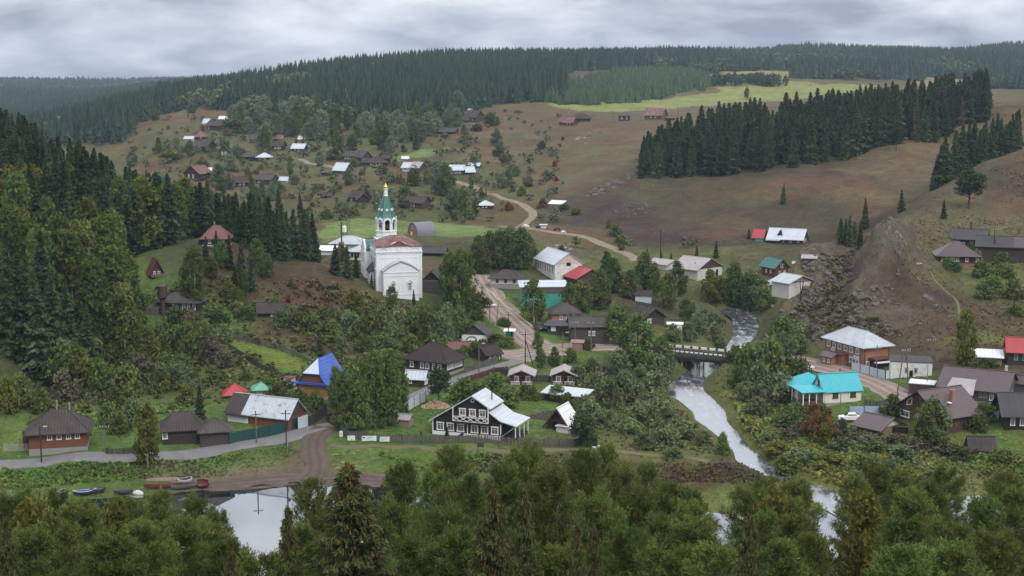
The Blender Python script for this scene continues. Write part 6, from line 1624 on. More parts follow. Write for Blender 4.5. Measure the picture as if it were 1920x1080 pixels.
for fx in (.26, .40, .62, .82):
    for j, y in enumerate((.2, 1.6, 3.0, 4.4, 5.8)):
        MB().cyl(L * fx + (j % 2) * .5, y, -6.0, -.5, .17, None, 8).build('pile', M_GRYW, o)
    MB().bar((L * fx, .2, -4.2), (L * fx, 3.0, -1.0), .08).bar((L * fx, 3.0, -4.2), (L * fx, .2, -1.0), .08).build('brace', M_POLE, o)
    MB().box(L * fx - .2, L * fx + .6, -.2, 6.2, -1.3, -1.01).build('cap_beam', WD['dark'], o)
MB().box(-2.2, 0, -.3, 6.3, -5, -.46).box(L, L + 2.2, -.3, 6.3, -5, -.46).build('abutment', M_CONC, o)

# ---------------------------------------------------------------- poles
def pole(px, py, hpx, label, dark=False, arm=True, lamp=False, group=None, lean=0.0, foot=False, brace=False, r=.13, y0=150):
    v = at(px, py, y0); k = (v - Vector((0, 0, HC))).length / FPX; h = hpx * k
    o = empty('lamp_post' if lamp else 'utility_pole', v, random.uniform(-.3, .3), label, 'lamp post' if lamp else 'pole', group)
    o.rotation_euler = (0, lean, o.rotation_euler.z)
    mt = M_POLED if dark else M_POLE
    MB().cyl(0, 0, -.8, h, r, r * .7, 8).build('pole', mt, o)
    if arm:
        MB().box(-.85, .85, -.06, .06, h - .75, h - .62).build('crossarm', mt, o)
        ins = MB()
        for x in (-.75, -.3, .3, .75): ins.cyl(x, 0, h - .62, h - .42, .05, None, 6)
        ins.build('insulators', M_WHITE, o)
    if lamp:
        MB().bar((0, 0, h - .3), (.9, -.2, h + .1), .035).build('bracket', M_IRON, o)
        MB().box(.7, 1.35, -.32, -.1, h + .02, h + .16).build('lamp_head', M_GRYF, o)
    if foot: MB().cyl(.16, .05, -.5, 2.4, .12, None, 8).build('concrete_foot', M_CONC, o)
    if brace: MB().bar((1.6, -.6, -.3), (0, 0, h * .75), .1).build('brace', mt, o)
    return o
pole(78, 868, 66, 'dark lamp post in front of the red brown house', True, False, True)
pole(198, 851, 56, 'grey concrete pole left of the yellowing birch')
pole(537, 838, 70, 'dark pole at the corner of the muddy track', True, True, True, foot=True)
pole(481, 832, 62, 'grey pole in front of the green fence')
pole(898, 699, 56, 'lamp post beside the lane below the dark log house', False, False, True)
pole(985, 682, 62, 'tall dark braced pole in the middle of the crossing', True, True, brace=True)
pole(964, 752, 54, 'thin grey post right of the black timber house roof', False, False, r=.09)
pole(953, 646, 62, 'thin dark pole rising beside the bus shelter', True, True)
pole(918, 608, 40, 'grey pole at the left edge of the dirt street', False, True, foot=True)
pole(930, 614, 46, 'leaning grey pole at the left edge of the dirt street', False, True, lean=.10)
pole(1000, 612, 56, 'tall grey pole on a concrete foot at the kerb', False, True, foot=True)
pole(1006, 604, 46, 'second grey pole behind the one on the concrete foot', False, True)
pole(904, 570, 36, 'dark pole at the top of the dirt street', True, True)
pole(1080, 655, 56, 'leaning pole with a crossarm before the workshop', False, True, lean=-.06)
pole(1108, 662, 62, 'grey pole with a wide crossarm before the workshop', False, True)
pole(1126, 716, 60, 'bare slanting pole on the slope below the workshop', False, False, lean=.08, r=.1)
pole(1055, 655, 32, 'short lamp post at the junction', False, False, True)
pole(1238, 492, 62, 'very tall dark mast before the brown slope', True, False, r=.16)
pole(1413, 545, 36, 'thin pole beside the grey zinc shed', False, True)
pole(1465, 520, 28, 'pale pole in front of the green roofed house', False, True)
pole(1500, 562, 40, 'left leg of the trestle pole below the block shed', True, False, lean=.16)
pole(1502, 562, 40, 'right leg of the trestle pole below the block shed', True, True, lean=-.08)
pole(1492, 690, 30, 'short dark leaning pole by the white car', True, False, lean=.05); pole(1504, 685, 42, 'taller dark leaning pole by the white car', True, False, lean=-.14)
for px, py, l, ln in ((1679, 762, 'left leg of the tall trestle pole above the brown log house', .10), (1704, 756, 'right leg of the tall trestle pole above the brown log house', -.09)):
    pole(px, py, 104, l, False, ln < 0, lean=ln, r=.15)
pole(1575, 786, 48, 'bare post between the turquoise house and the white car', False, False, r=.1)
pole(1738, 733, 44, 'post in front of the dark garage', False, False, r=.1)
pole(1643, 700, 52, 'post in front of the side porch of the brick house', False, True)
pole(1745, 690, 56, 'pole with a stay behind the ruin', False, True, brace=True); pole(1697, 704, 50, 'grey pole before the ruin', False, True)
pole(1890, 770, 34, 'pole beside the huge log building', False, True)
pole(1862, 492, 62, 'braced pole in front of the hill farm', True, True, brace=True)
pole(817, 730, 58, 'dark pole beside the white roofed small house', True, False)
for px, py, h, l in ((655, 432, 22, 'thin pole left of the white tank'), (651, 436, 26, 'thin dark pole beside the white tank'), (943, 352, 24, 'dark pole by the bend of the village track'), (1028, 236, 16, 'short pole left of the lone red roof'), (1149, 226, 18, 'pole left of the dark flat shed'), (1271, 218, 18, 'pole right of the pale red roof'), (846, 222, 12, 'pole left of the hilltop house'), (868, 336, 14, 'pole below the row of white windows')):
    pole(px, py, h, l, True, True, r=.11)

# ---------------------------------------------------------------- boats
M_BRED = paint('worn_red_boat_paint', (.15, .042, .034), .6, .5); M_BRED2 = paint('peeling_red_and_cream', (.27, .20, .15), .7, .6); M_BBLUE = paint('blue_boat_paint', (.02, .13, .42), .5, .2); M_BDARK = paint('tarred_boat', (.035, .034, .036), .6, .3); M_BWH = paint('white_boat_paint', (.62, .62, .62), .5, .2); M_BGREY = paint('grey_boat_wood', (.17, .16, .16), .8, .3)
def boat(px, py, lpx, ang, label, hull, inside, rim=None, flip=False, wk=.24, tilt=0.0, seats=True, stripe=None, sharp=1.6):
    v = at(px, py); k = (v - Vector((0, 0, HC))).length / FPX
    Lb = lpx * k; B_ = Lb * wk * .62; hh = .72
    o = empty('rowing_boat', (v.x, v.y, max(v.z, .02) + (.48 if flip else .05)), D(ang), label, 'boat')
    o.rotation_euler = (math.pi + tilt if flip else tilt, 0, D(ang))
    n = 17; s = np.linspace(-1, 1, n)
    half = B_ * np.clip(1 - np.abs(s) ** sharp, 0.03, 1) ** .62
    sheer = hh + .22 * s ** 2
    keel = .10 + .30 * np.abs(s) ** 3
    V, F = [], []
    for i in range(n):
        x = s[i] * Lb / 2
        V += [(x, -half[i], sheer[i]), (x, -half[i] * .86, (sheer[i] + keel[i]) / 2), (x, -half[i] * .45, keel[i]), (x, half[i] * .45, keel[i]), (x, half[i] * .86, (sheer[i] + keel[i]) / 2), (x, half[i], sheer[i])]
    for i in range(n - 1):
        for j in range(5): F.append((i * 6 + j, i * 6 + j + 1, (i + 1) * 6 + j + 1, (i + 1) * 6 + j))
    MB().add(V, F).build('hull', hull, o)
    V2 = [(x * .985, y * .93, z + .03) for x, y, z in V]
    MB().add(V2, [tuple(reversed(f)) for f in F]).build('inner_hull', inside, o)
    g = MB()
    for e_ in (0, 5):
        for i in range(n - 1): g.bar(V[i * 6 + e_], V[(i + 1) * 6 + e_], .05)
    g.build('gunwale', rim or hull, o)
    if seats and not flip:
        for x in (-.3, .05, .38):
            b2 = B_ * .86 * (1 - abs(2 * x) ** sharp) ** .62
            MB().box(x * Lb - .12, x * Lb + .12, -b2, b2, .40, .45).build('thwart', inside if inside is not M_BDARK else M_BGREY, o)
    if stripe: MB().box(-Lb * .1, Lb * .1, -B_ * .5, B_ * .5, .08, .095).build('patch', stripe, o)
    return o
boat(308, 900, 80, 7, 'long upturned boat with peeling red and cream paint on the grass', M_BRED2, M_BGREY, M_BRED, True, .10)
boat(305, 917, 66, 10, 'long dull red boat drawn up on the mud', M_BRED, M_BRED, M_BRED, False, .10)
boat(345, 917, 46, 22, 'dark boat with pointed ends lying beside the dull red boat', M_BGREY, M_BDARK, M_BGREY, False, .26)
boat(347, 911, 26, 28, 'small boat with a thick white rim lying on the dark boat', M_BWH, M_BDARK, M_BWH, False, .5, seats=False, sharp=3.0).location.z += .35
boat(383, 912, 30, -35, 'rusty red tub standing on its side at the water', M_BRED, M_BRED, M_BRED, False, .5, .5, False, sharp=2.6)
boat(253, 923, 38, -24, 'overturned white boat with a red patch', M_BWH, M_BGREY, M_BGREY, True, .26, 0, False, M_BRED)
boat(159, 929, 40, 22, 'blue rowing boat at the shore', M_BDARK, M_BBLUE, M_BWH, False, .27)
boat(184, 926, 26, 24, 'dark grey boat right of the blue boat', M_BDARK, M_BGREY, M_BDARK, False, .3)
boat(232, 928, 34, 14, 'black boat left of the overturned white boat', M_BDARK, M_BDARK, M_BGREY, False, .25)
boat(115, 930, 22, 70, 'pale weathered boat seen from its stern left of the blue boat', M_BGREY, M_BDARK, M_GRYW, False, .45)

# ---------------------------------------------------------------- cars
M_GLS = glassy('car_glass', (.012, .014, .016)); M_TYRE = paint('tyre', (.02, .02, .02), .9, .1); M_RIM = paint('wheel_rim', (.3, .3, .31), .4, .1, .5, .6); M_LAMP = paint('headlamp', (.5, .5, .5), .2, .05); M_TAIL = paint('tail_lamp', (.3, .02, .02), .3, .1)
def car(px, py, ang, label, col, boxy=False):
    v = at(px, py)
    o = empty('parked_car', v, D(ang), label, 'car')
    m_ = paint('car_paint_' + label.split()[0], col, .3, .05, .6)
    Lc, hw_ = (4.3, .86)
    if boxy: pr = [(-2.0, .35), (2.0, .35), (2.05, .75), (1.95, 1.0), (1.15, 1.08), (.95, 1.75), (-1.85, 1.78), (-2.0, 1.0)]
    else: pr = [(-2.15, .35), (2.15, .35), (2.18, .62), (2.02, .82), (1.1, .95), (.35, 1.42), (-.9, 1.48), (-1.75, 1.1), (-2.1, 1.0), (-2.2, .65)]
    V, F = [], []
    n = len(pr)
    for y, sx in ((-hw_, .97), (-hw_ * .9, 1.0), (hw_ * .9, 1.0), (hw_, .97)):
        for x, z in pr:
            yy = y * (.80 if z > 1.15 else 1.0)
            V.append((x * sx, yy, .35 + (z - .35) * (1 if abs(y) < hw_ else .985)))
    for j in range(3):
        for i in range(n): F.append((j * n + i, j * n + (i + 1) % n, (j + 1) * n + (i + 1) % n, (j + 1) * n + i))
    F += [tuple(range(n - 1, -1, -1)), tuple(range(3 * n, 4 * n))]
    MB().add(V, F).build('body', m_, o)
    gz = MB()
    if boxy:
        for s in (-1, 1): gz.prism([(.85, 1.15), (.78, 1.62), (-1.7, 1.62), (-1.75, 1.15)], s * hw_ * .86 - .03, s * hw_ * .86 + .03, 'y')
        gz.add([(1.13, -.6, 1.12), (1.13, .6, 1.12), (.98, .56, 1.66), (.98, -.56, 1.66)], [(0, 1, 2, 3)])
    else:
        for s in (-1, 1): gz.prism([(.95, .99), (.30, 1.36), (-.85, 1.41), (-1.5, 1.08)], s * hw_ * .86 - .06, s * hw_ * .86 + .06, 'y')
        gz.add([(1.06, -.62, 1.0), (1.06, .62, 1.0), (.40, .56, 1.41), (.40, -.56, 1.41)], [(0, 1, 2, 3)])
        gz.add([(-1.74, -.6, 1.13), (-1.74, .6, 1.13), (-.97, .56, 1.47), (-.97, -.56, 1.47)], [(3, 2, 1, 0)])
    gz.build('windows', M_GLS, o)
    for x in (-1.3, 1.32):
        for s in (-1, 1):
            wv = empty('wheel', (x, s * (hw_ - .08), .32)); wv.parent = o; del_ = None
            V, F = tube(np.array([(0, -.1, 0), (0, .1, 0)]), [.32, .32], 14)
            MB().add(V, [tuple(f) for f in F] + [tuple(range(13, -1, -1)), tuple(range(14, 28))]).build('tyre', M_TYRE, wv)
            V, F = tube(np.array([(0, -.115, 0), (0, .115, 0)]), [.19, .19], 10)
            MB().add(V, [tuple(f) for f in F] + [tuple(range(9, -1, -1)), tuple(range(10, 20))]).build('rim', M_RIM, wv)
    for s in (-1, 1):
        MB().box(2.06, 2.17, s * .62 - .16, s * .62 + .16, .66, .80).build('headlight', M_LAMP, o)
        MB().box(-2.18, -2.1, s * .66 - .12, s * .66 + .12, .72, .95).build('tail_light', M_TAIL, o)
    return o
car(1594, 789, 172, 'white hatchback parked beside the sauna', (.75, .76, .77))
car(1507, 694, 10, 'pale car half hidden in the bushes by the dirt street', (.72, .72, .70))
car(1012, 619, -70, 'dark off road car parked at the kerb by the brick house', (.03, .035, .03), True)
car(1024, 619, 20, 'bluish grey car beside the dark off road car', (.16, .18, .22))

# ---------------------------------------------------------------- firewood, logs, stones, monument, animals
M_CUT = paint('cut_wood', (.42, .30, .20), .85, .3); M_LOGB = paint('log_bark', (.16, .11, .08), .9, .3)
def heap(px, py, n, rx, ry, hh, label, name='firewood_heap', ln=(.35, .5), rad=.10, loose=True, cat='firewood', mats=(M_CUT,)):
    v = at(px, py); b = MB()
    for i in range(n):
        a, q = random.uniform(0, 6.28), math.sqrt(random.random())
        x, y = math.cos(a) * q * rx, math.sin(a) * q * ry
        z = hh * (1 - q) * random.random() ** .5 + rad
        d = Vector((random.gauss(0, 1), random.gauss(0, 1), random.gauss(0, .45))).normalized() if loose else Vector((random.gauss(0, .1), 1, random.gauss(0, .05))).normalized()
        l = random.uniform(*ln) / 2
        V, F = tube(np.array([Vector((x, y, z)) - d * l, Vector((x, y, z)) + d * l]), [rad * random.uniform(.8, 1.2)] * 2, 5)
        b.add(V, [tuple(f) for f in F] + [(4, 3, 2, 1, 0), (5, 6, 7, 8, 9)])
    v.z = min(v.z, float(hz(v.x - rx, v.y)[0]), float(hz(v.x + rx, v.y)[0])) - .1
    o = b.build(name, mats[0], None, v)
    return tag(o, label, cat)
heap(817, 763, 420, 2.7, 1.6, 1.7, 'heap of split firewood on the lawn by the grey fence')
heap(1714, 478, 330, 1.9, .7, .9, 'pale stack of split firewood on the hill edge', mats=(paint('pale_cut_wood', (.46, .36, .25), .85, .25),))
heap(1477, 551, 260, 4.2, 1.3, 1.5, 'pile of pale logs below the zinc roofed shed', 'log_pile', (.8, 1.6), .13, True, 'logs', mats=(paint('weathered_logs', (.34, .29, .25), .9, .4),))
heap(1072, 636, 60, 1.6, 1.0, .8, 'little heap of boards beside the workshop', 'board_heap', (.6, 1.6), .06)
v = at(1502, 684)
o = MB().bar((-4, 0, .3), (5.5, -2.2, .3), .28).build('pipe', M_GRYW, None, (v.x, v.y + 3, v.z)); tag(o, 'thick pale pipe lying beside the dirt street', 'pipe')
# black monument
v = at(1115, 838)
o = empty('monument', v, D(4), 'black rounded memorial stone on a white edged base', 'monument')
MB().box(-1.1, 1.1, -.7, .7, -.2, .16).build('base', M_PLW, o)
MB().prism([(-.42, .16), (.42, .16), (.46, 1.1), (.36, 1.6), (.12, 1.85), (-.2, 1.78), (-.42, 1.4)], -.16, .16, 'y').build('stone', paint('black_granite', (.012, .012, .013), .25, .2), o)
v = at(1104, 835)
o = empty('bench_table', v, D(8), 'small white table beside the black memorial stone', 'table')
MB().box(-.35, .35, -.25, .25, .62, .68).build('tabletop', M_WHITE, o)
for x in (-.25, .25): MB().box(x - .03, x + .03, -.05, .05, -.1, .62).build('leg', M_IRON, o)
# vegetable beds behind the black house
v = at(1006, 786); o = empty('vegetable_beds', v, D(-20), 'dark vegetable beds edged with grey planks', 'garden bed')
M_SOIL = paint('dark_soil', (.050, .038, .034), .95, .35, .05)
for i in range(5):
    y = i * 1.35
    MB().box(-2.6, 2.6, y, y + 1.05, -.6, .16).build('soil', M_SOIL, o)
    MB().box(-2.7, 2.7, y - .07, y - .01, -.6, .26).box(-2.7, 2.7, y + 1.06, y + 1.12, -.6, .26).build('edging', WD['plank'], o)
# kerb walls of the dirt street and of the lane
def kerb(pts, label, w=.35, h=.3, mat=None):
    P_ = [at(*p) for p in pts]; b = MB(); O = P_[0]
    for a, c in zip(P_[:-1], P_[1:]):
        u = (c - a).to_2d().normalized(); t = Vector((-u.y, u.x)) * w / 2; n = max(1, int((c - a).to_2d().length / 2))
        for i in range(n):
            p0 = a.lerp(c, i / n).to_2d(); p1 = a.lerp(c, (i + 1) / n).to_2d()
            z0, z1 = (float(hz(p.x, p.y)[0]) - O.z for p in (p0, p1))
            V = [(q.x - O.x, q.y - O.y, zz) for zz0, zz1 in ((-.4, -.4), (h, h)) for q, zz in ((p0 - t, z0 + zz0), (p1 - t, z1 + zz1), (p1 + t, z1 + zz1), (p0 + t, z0 + zz0))]
            b.add(V, [(0,3,2,1),(4,5,6,7),(0,1,5,4),(1,2,6,5),(2,3,7,6),(3,0,4,7)])
    return tag(b.build('kerb', mat or M_BLOCK, None, O), label, 'kerb')
M_KERB = plaster('ochre_kerb', (.40, .34, .24), (.25, .22, .16), .4)
kerb([(906, 540), (925, 552), (930, 560), (945, 573), (960, 583)], 'ochre kerb wall along the upper dirt street', mat=M_KERB)
kerb([(966, 588), (980, 600), (990, 607), (997, 613)], 'pale kerb wall along the lower dirt street', mat=M_KERB)
kerb([(594, 832), (592, 823), (598, 817), (606, 813)], 'broken pale kerb at the muddy turn off', .45, .1, M_CONC)
kerb([(1012, 588), (1040, 590)], 'thin orange barrier bar beside the dirt street', .12, .6, paint('orange_bar', (.5, .2, .08), .6, .2))
# rocks
RKM = plaster('grey_rock', (.115, .10, .086), (.055, .047, .037), .6, .95, .8)
RKW = plaster('pale_rock', (.25, .232, .215), (.10, .088, .075), .6, .95, .8)
ROCK = []
for i in range(5):
    bm = bmesh.new(); bmesh.ops.create_icosphere(bm, subdivisions=3, radius=1)
    R2 = np.random.default_rng(90 + i)
    pl = unit(R2.normal(size=(16, 3)))
    for vv in bm.verts:
        p = np.array(vv.co); dd = pl @ p
        p = p * min(1.0, (.72 / max(dd.max(), .1))) ** 1.0
        p = p * (1 + .10 * R2.normal())
        vv.co = Vector((p[0], p[1], p[2]))
    me = bpy.data.meshes.new('rock'); bm.to_mesh(me); bm.free(); me.materials.append(RKM if i < 3 else RKW); ROCK.append(me)
def rocks(poly_line, n, sx, sy, size, label, group, tilt=.5):
    for i in range(n):
        t = random.uniform(0, len(poly_line) - 1.001); j = int(t); f = t - j
        px = poly_line[j][0] * (1 - f) + poly_line[j + 1][0] * f + random.gauss(0, sx); py = poly_line[j][1] * (1 - f) + poly_line[j + 1][1] * f + random.gauss(0, sy)
        v = at(px, py); s = random.uniform(*size)
        o = link('rock', random.choice(ROCK if 'pale' in label else ROCK[:3]), None, (v.x, v.y, v.z - s * .15)); o.scale = (s * random.uniform(.8, 1.6), s * random.uniform(.7, 1.2), s * random.uniform(.6, 1.1)); o.rotation_euler = (random.uniform(-tilt, tilt), random.uniform(-tilt, tilt), random.uniform(0, 6.3))
        tag(o, label, 'rock', group)
rocks([(1478, 620), (1505, 570), (1530, 530), (1556, 505)], 70, 12, 16, (.35, 1.0), 'jagged grey rock of the cliff above the stream bend', 'rocks of the cliff above the bend')
rocks([(1585, 610), (1605, 570), (1625, 545), (1690, 530)], 56, 16, 14, (.3, .9), 'jagged grey rock of the outcrop below the hill house', 'rocks of the outcrop below the hill house')
rocks([(1500, 500), (1530, 490), (1560, 480)], 16, 8, 6, (.4, .9), 'grey rock on the ridge above the tiny shed', 'rocks on the low ridge')
rocks([(1100, 366), (1150, 346), (1192, 328)], 26, 6, 3, (.6, 1.8), 'grey rock on the rib running up to the spruce wood', 'rocks of the rib below the wood')
rocks([(1160, 400), (1190, 392), (1212, 386)], 22, 14, 5, (.3, 1.0), 'grey rock on the dark bare slope', 'rocks on the dark slope')
rocks([(1036, 470), (1052, 466), (1068, 468)], 22, 5, 4, (.5, 1.1), 'pale stone of the quarry face behind the white hall', 'stones of the quarry face')
rocks([(1062, 272), (1100, 256), (1120, 250)], 10, 10, 6, (.5, 1.3), 'pale stone on the upper brown slope', 'stones on the upper slope')
rocks([(1655, 600), (1700, 590), (1760, 560)], 10, 30, 25, (.4, 1.1), 'loose stone on the brown slope above the brick house', 'loose stones above the brick house')
# loose stones and scrub that clothe the bluff
RB_ = np.random.default_rng(71)
BLP = [tuple(at(*q))[:2] for q in ((1466,632),(1490,575),(1520,525),(1570,478),(1640,468),(1700,500),(1780,515),(1790,560),(1740,625),(1600,634),(1540,640))]
def inblp(n):
    y = RB_.uniform(290, 400, n * 30); x = RB_.uniform(55, 125, n * 30); q_ = 960 + FPX * x / y; m_ = inpoly(x, y, BLP) & (fbm(x / 9, y / 9, 55, 2) > -.2 + np.clip((q_ - 1580) / 160, 0, 1.3))
    return x[m_][:n], y[m_][:n]
SH = []
for me_ in ROCK[:3]:
    bm = bmesh.new(); bm.from_mesh(me_); bmesh.ops.dissolve_limit(bm, angle_limit=.25, verts=bm.verts, edges=bm.edges); bmesh.ops.triangulate(bm, faces=bm.faces)
    SH.append((np.array([v.co for v in bm.verts]), np.array([[v.index for v in f.verts] for f in bm.faces]))); bm.free()
xs, ys = inblp(1700); V, F, n0 = [], [], 0
for x, y in zip(xs, ys):
    v_, f_ = SH[RB_.integers(0, 3)]; s_ = RB_.uniform(.12, .5)
    a = RB_.uniform(0, 6.28); R3 = np.array([[math.cos(a), -math.sin(a), 0], [math.sin(a), math.cos(a), 0], [0, 0, 1]])
    V.append((v_ * np.array([1.3, .9, .8]) * s_) @ R3.T + np.array([x, y, float(hz(x, y)[0])])); F.append(f_ + n0); n0 += len(v_)
tag(link('scree', mesh_from('scree', np.concatenate(V), np.concatenate(F), [RKM])), 'loose grey stones strewn over the rocky bluff', 'scree', None, 'stuff')
# animals
def beast(px, py, s, ang, label, cat, coat, name, patch=None, head_down=True):
    v = at(px, py)
    me = bpy.data.meshes.new(name)
    V = [(0, 0, .62), (.35, 0, .64), (.62, 0, .60), (-.30, 0, .62), (.82, 0, .72 if not head_down else .50), (1.02, 0, .70 if not head_down else .22), (1.16, 0, .62 if not head_down else .10),
         (.52, .14, .40), (.52, .15, .20), (.52, .15, 0), (.52, -.14, .40), (.56, -.15, .20), (.52, -.15, 0), (-.34, .14, .42), (-.40, .15, .22), (-.36, .15, 0), (-.34, -.14, .42), (-.40, -.15, .22), (-.36, -.15, 0), (-.46, 0, .60), (-.55, 0, .36)]
    E = [(0, 1), (1, 2), (0, 3), (2, 4), (4, 5), (5, 6), (2, 7), (7, 8), (8, 9), (2, 10), (10, 11), (11, 12), (3, 13), (13, 14), (14, 15), (3, 16), (16, 17), (17, 18), (3, 19), (19, 20)]
    rad = [.25, .24, .22, .24, .14, .11, .07, .10, .06, .05, .10, .06, .05, .12, .07, .05, .12, .07, .05, .06, .03]
    me.from_pydata([tuple(q * s for q in p) for p in V], E, [])
    o = link(name, me, None, (v.x, v.y, v.z), D(ang))
    md = o.modifiers.new('skin', 'SKIN'); o.modifiers.new('sub', 'SUBSURF').levels = 1
    for i, sv in enumerate(me.skin_vertices[0].data): sv.radius = (rad[i] * s, rad[i] * s); sv.use_root = i == 0
    me.materials.append(coat)
    return tag(o, label, cat)
M_GOAT = paint('white_fleece', (.68, .67, .64), .9, .1); M_COW = paint('dark_hide', (.04, .03, .028), .8, .5)
beast(984, 426, 1.25, 10, 'white goat at the bend of the hill road', 'goat', M_GOAT, 'goat'); beast(990, 427, 1.1, 170, 'white goat grazing a step right of the first one', 'goat', M_GOAT, 'goat')
beast(1055, 438, 1.25, 30, 'white goat on the edge of the hill road below the dark cow', 'goat', M_GOAT, 'goat')
beast(1046, 434, 1.6, 190, 'dark cow standing beside the hill road', 'cow', M_COW, 'cow')
beast(927, 577, 1.15, 200, 'white goat walking on the wide dirt street', 'goat', M_GOAT, 'goat', None, False)
# ---------------------------------------------------------------- far woods that read as one mass
def low_spruce(R, h=18.0, rad=2.6, layers=7, per=6):
    A = Acc()
    for l in range(layers):
        t = l / layers
        z = h * (.08 + .9 * t)
        r = rad * (1 - t) ** .85 * R.uniform(.85, 1.15) + .15
        n = max(4, per - l // 3)
        a = np.linspace(0, 6.283, n, endpoint=False) + R.uniform(0, 2)
        dz = h / layers
        for k in range(n):
            rk = r * R.uniform(.75, 1.2)
            w = 2.6 / n
            V = np.array([(0.1 * math.cos(a[k]), .1 * math.sin(a[k]), z + dz * 1.15), (rk * math.cos(a[k] - w), rk * math.sin(a[k] - w), z - dz * R.uniform(.1, .45)), (rk * 1.12 * math.cos(a[k]), rk * 1.12 * math.sin(a[k]), z - dz * R.uniform(.3, .6)), (rk * math.cos(a[k] + w), rk * math.sin(a[k] + w), z - dz * R.uniform(.1, .45))])
            A.add(V, np.array([(0, 1, 2, 3)]), np.array([np.clip(.2 + .5 * R.random(), 0, 1)]))
    return np.concatenate(A.V), np.concatenate(A.F), np.concatenate(A.T)
def low_leafy(R, h=11.0, rx=3.0, n=60):
    v = unit(R.normal(size=(n, 3)))
    c = v * np.array([rx, rx, h * .42]) * R.uniform(.6, 1.0, (n, 1)) + np.array([0, 0, h * .56])
    c += .25 * rx * np.sin(v * 3 + R.uniform(0, 6, 3))
    V, F = quads(c, R.normal(size=(n, 3)), R.uniform(1.2, 2.2, n), R.uniform(.9, 1.6, n), R, .7)
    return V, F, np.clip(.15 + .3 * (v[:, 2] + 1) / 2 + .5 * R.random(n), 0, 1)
def mass(name, protos, pos, hts, mat, label, cat, R, wk=1.0, shade=None):
    Vs, Fs, Ts, n0 = [], [], [], 0
    ids = R.integers(0, len(protos), len(pos))
    for i, (V, F, T) in enumerate(protos):
        m = ids == i
        if not m.any(): continue
        p, h = pos[m], hts[m]
        a = R.uniform(0, 6.283, len(p)); ca, sa = np.cos(a)[:, None], np.sin(a)[:, None]
        w = (h * wk * R.uniform(.85, 1.2, len(p)))[:, None]
        X = (V[None, :, 0] * ca - V[None, :, 1] * sa) * w + p[:, 0:1]
        Y = (V[None, :, 0] * sa + V[None, :, 1] * ca) * w + p[:, 1:2]
        Z = V[None, :, 2] * h[:, None] + p[:, 2:3]
        Vs.append(np.stack([X, Y, Z], -1).reshape(-1, 3))
        Fs.append((F[None] + (np.arange(len(p)) * len(V))[:, None, None]).reshape(-1, 4) + n0)
        n0 += len(p) * len(V)
        sh = R.normal(0, .16, len(p))[:, None]
        Ts.append(np.clip(T[None] + sh, 0, 1).ravel())
    me = mesh_from(name, np.concatenate(Vs), np.concatenate(Fs), [mat], tint=np.concatenate(Ts))
    return tag(link(name, me), label, cat, None, 'stuff')
RF = np.random.default_rng(5)
def arrays(me):
    v = np.empty(3 * len(me.vertices)); me.vertices.foreach_get('co', v)
    f = np.empty(len(me.loops), np.int32); me.loops.foreach_get('vertex_index', f)
    t = np.empty(len(me.polygons)); me.attributes['tint'].data.foreach_get('value', t)
    return v.reshape(-1, 3) / 18.0, f.reshape(-1, 4), t
MSP = []
for _ in range(5):
    q = spruce_crown('wood_spruce', 18.0, RF.uniform(2.4, 3.1), RF, 520, 1.0, L_SPR, 1.0)
    MSP.append(arrays(q)); bpy.data.meshes.remove(q)
SPS = [(V / 1.0, F, T) for V, F, T in [low_spruce(RF) for _ in range(4)]]
SPS = [(V / np.array([18., 18., 18.]), F, T) for V, F, T in SPS]
LFS = [(V / 11.0, F, T) for V, F, T in [low_leafy(RF) for _ in range(4)]]
def scatter(n, xr, yr, ok):                 # uniform over the ground between two depths
    y = np.sqrt(RF.uniform(yr[0] ** 2, yr[1] ** 2, n)); px = RF.uniform(xr[0], xr[1], n)
    x = (px - 960) / FPX * y
    k = ok(px, y, x)
    x, y = x[k], y[k]
    return np.stack([x, y, hz(x, y) - .5], 1)
def yline(*pts):                            # depth of the ground at a row of pixels
    p = [q[0] for q in pts]; v = [at(*q).y for q in pts]
    return lambda px: np.interp(px, p, v)
front = yline((90,268),(160,276),(200,274),(240,258),(300,214),(400,206),(480,212),(560,220),(620,236),(690,236),(760,232),(830,225),(900,205),(960,192),(1010,190),(1060,192))
fcrest = lambda px: np.interp(px, [90, 300, 450, 600, 800, 1000, 1100, 1330], [1320, 1380, 1430, 1500, 1620, 1720, 1800, 1900])
fieldfree = lambda x, y: ~np.any([inpoly(x, y, p) for c, p in FP], axis=0)
def ridge_ok(px, y, x):
    f = front(px) + np.where(px > 1060, 400 + (px - 1060) * 1.2, 0)
    return (y > f + 25 * vnoise(px / 17, px * 0, 3)) & (y < fcrest(px)) & fieldfree(x, y)
p1 = scatter(21000, (60, 1340), (780, 1900), ridge_ok)
mix = fbm(p1[:, 0] / 60, p1[:, 1] / 130, 61, 3) + np.clip((1050 - p1[:, 1]) / 900, -.25, .15)
L_FAR = leafmat('far_spruce_needles', [(.030, .052, .036), (.050, .080, .050), (.074, .108, .060)], .2, .1)
L_FARL = leafmat('far_leaves', [(.065, .098, .052), (.095, .132, .066), (.125, .158, .078)], .2, .1)
mass('spruce_forest', SPS, p1[mix < .33], RF.uniform(14, 24, (mix < .33).sum()), L_FAR, 'dark spruce forest covering the long ridge behind the village', 'forest', RF, 1.05)
mass('mixed_forest', LFS, p1[mix >= .33], RF.uniform(9, 15, (mix >= .33).sum()), L_FARL, 'paler broadleaf woods among the spruces on the ridge', 'forest', RF, 1.15)
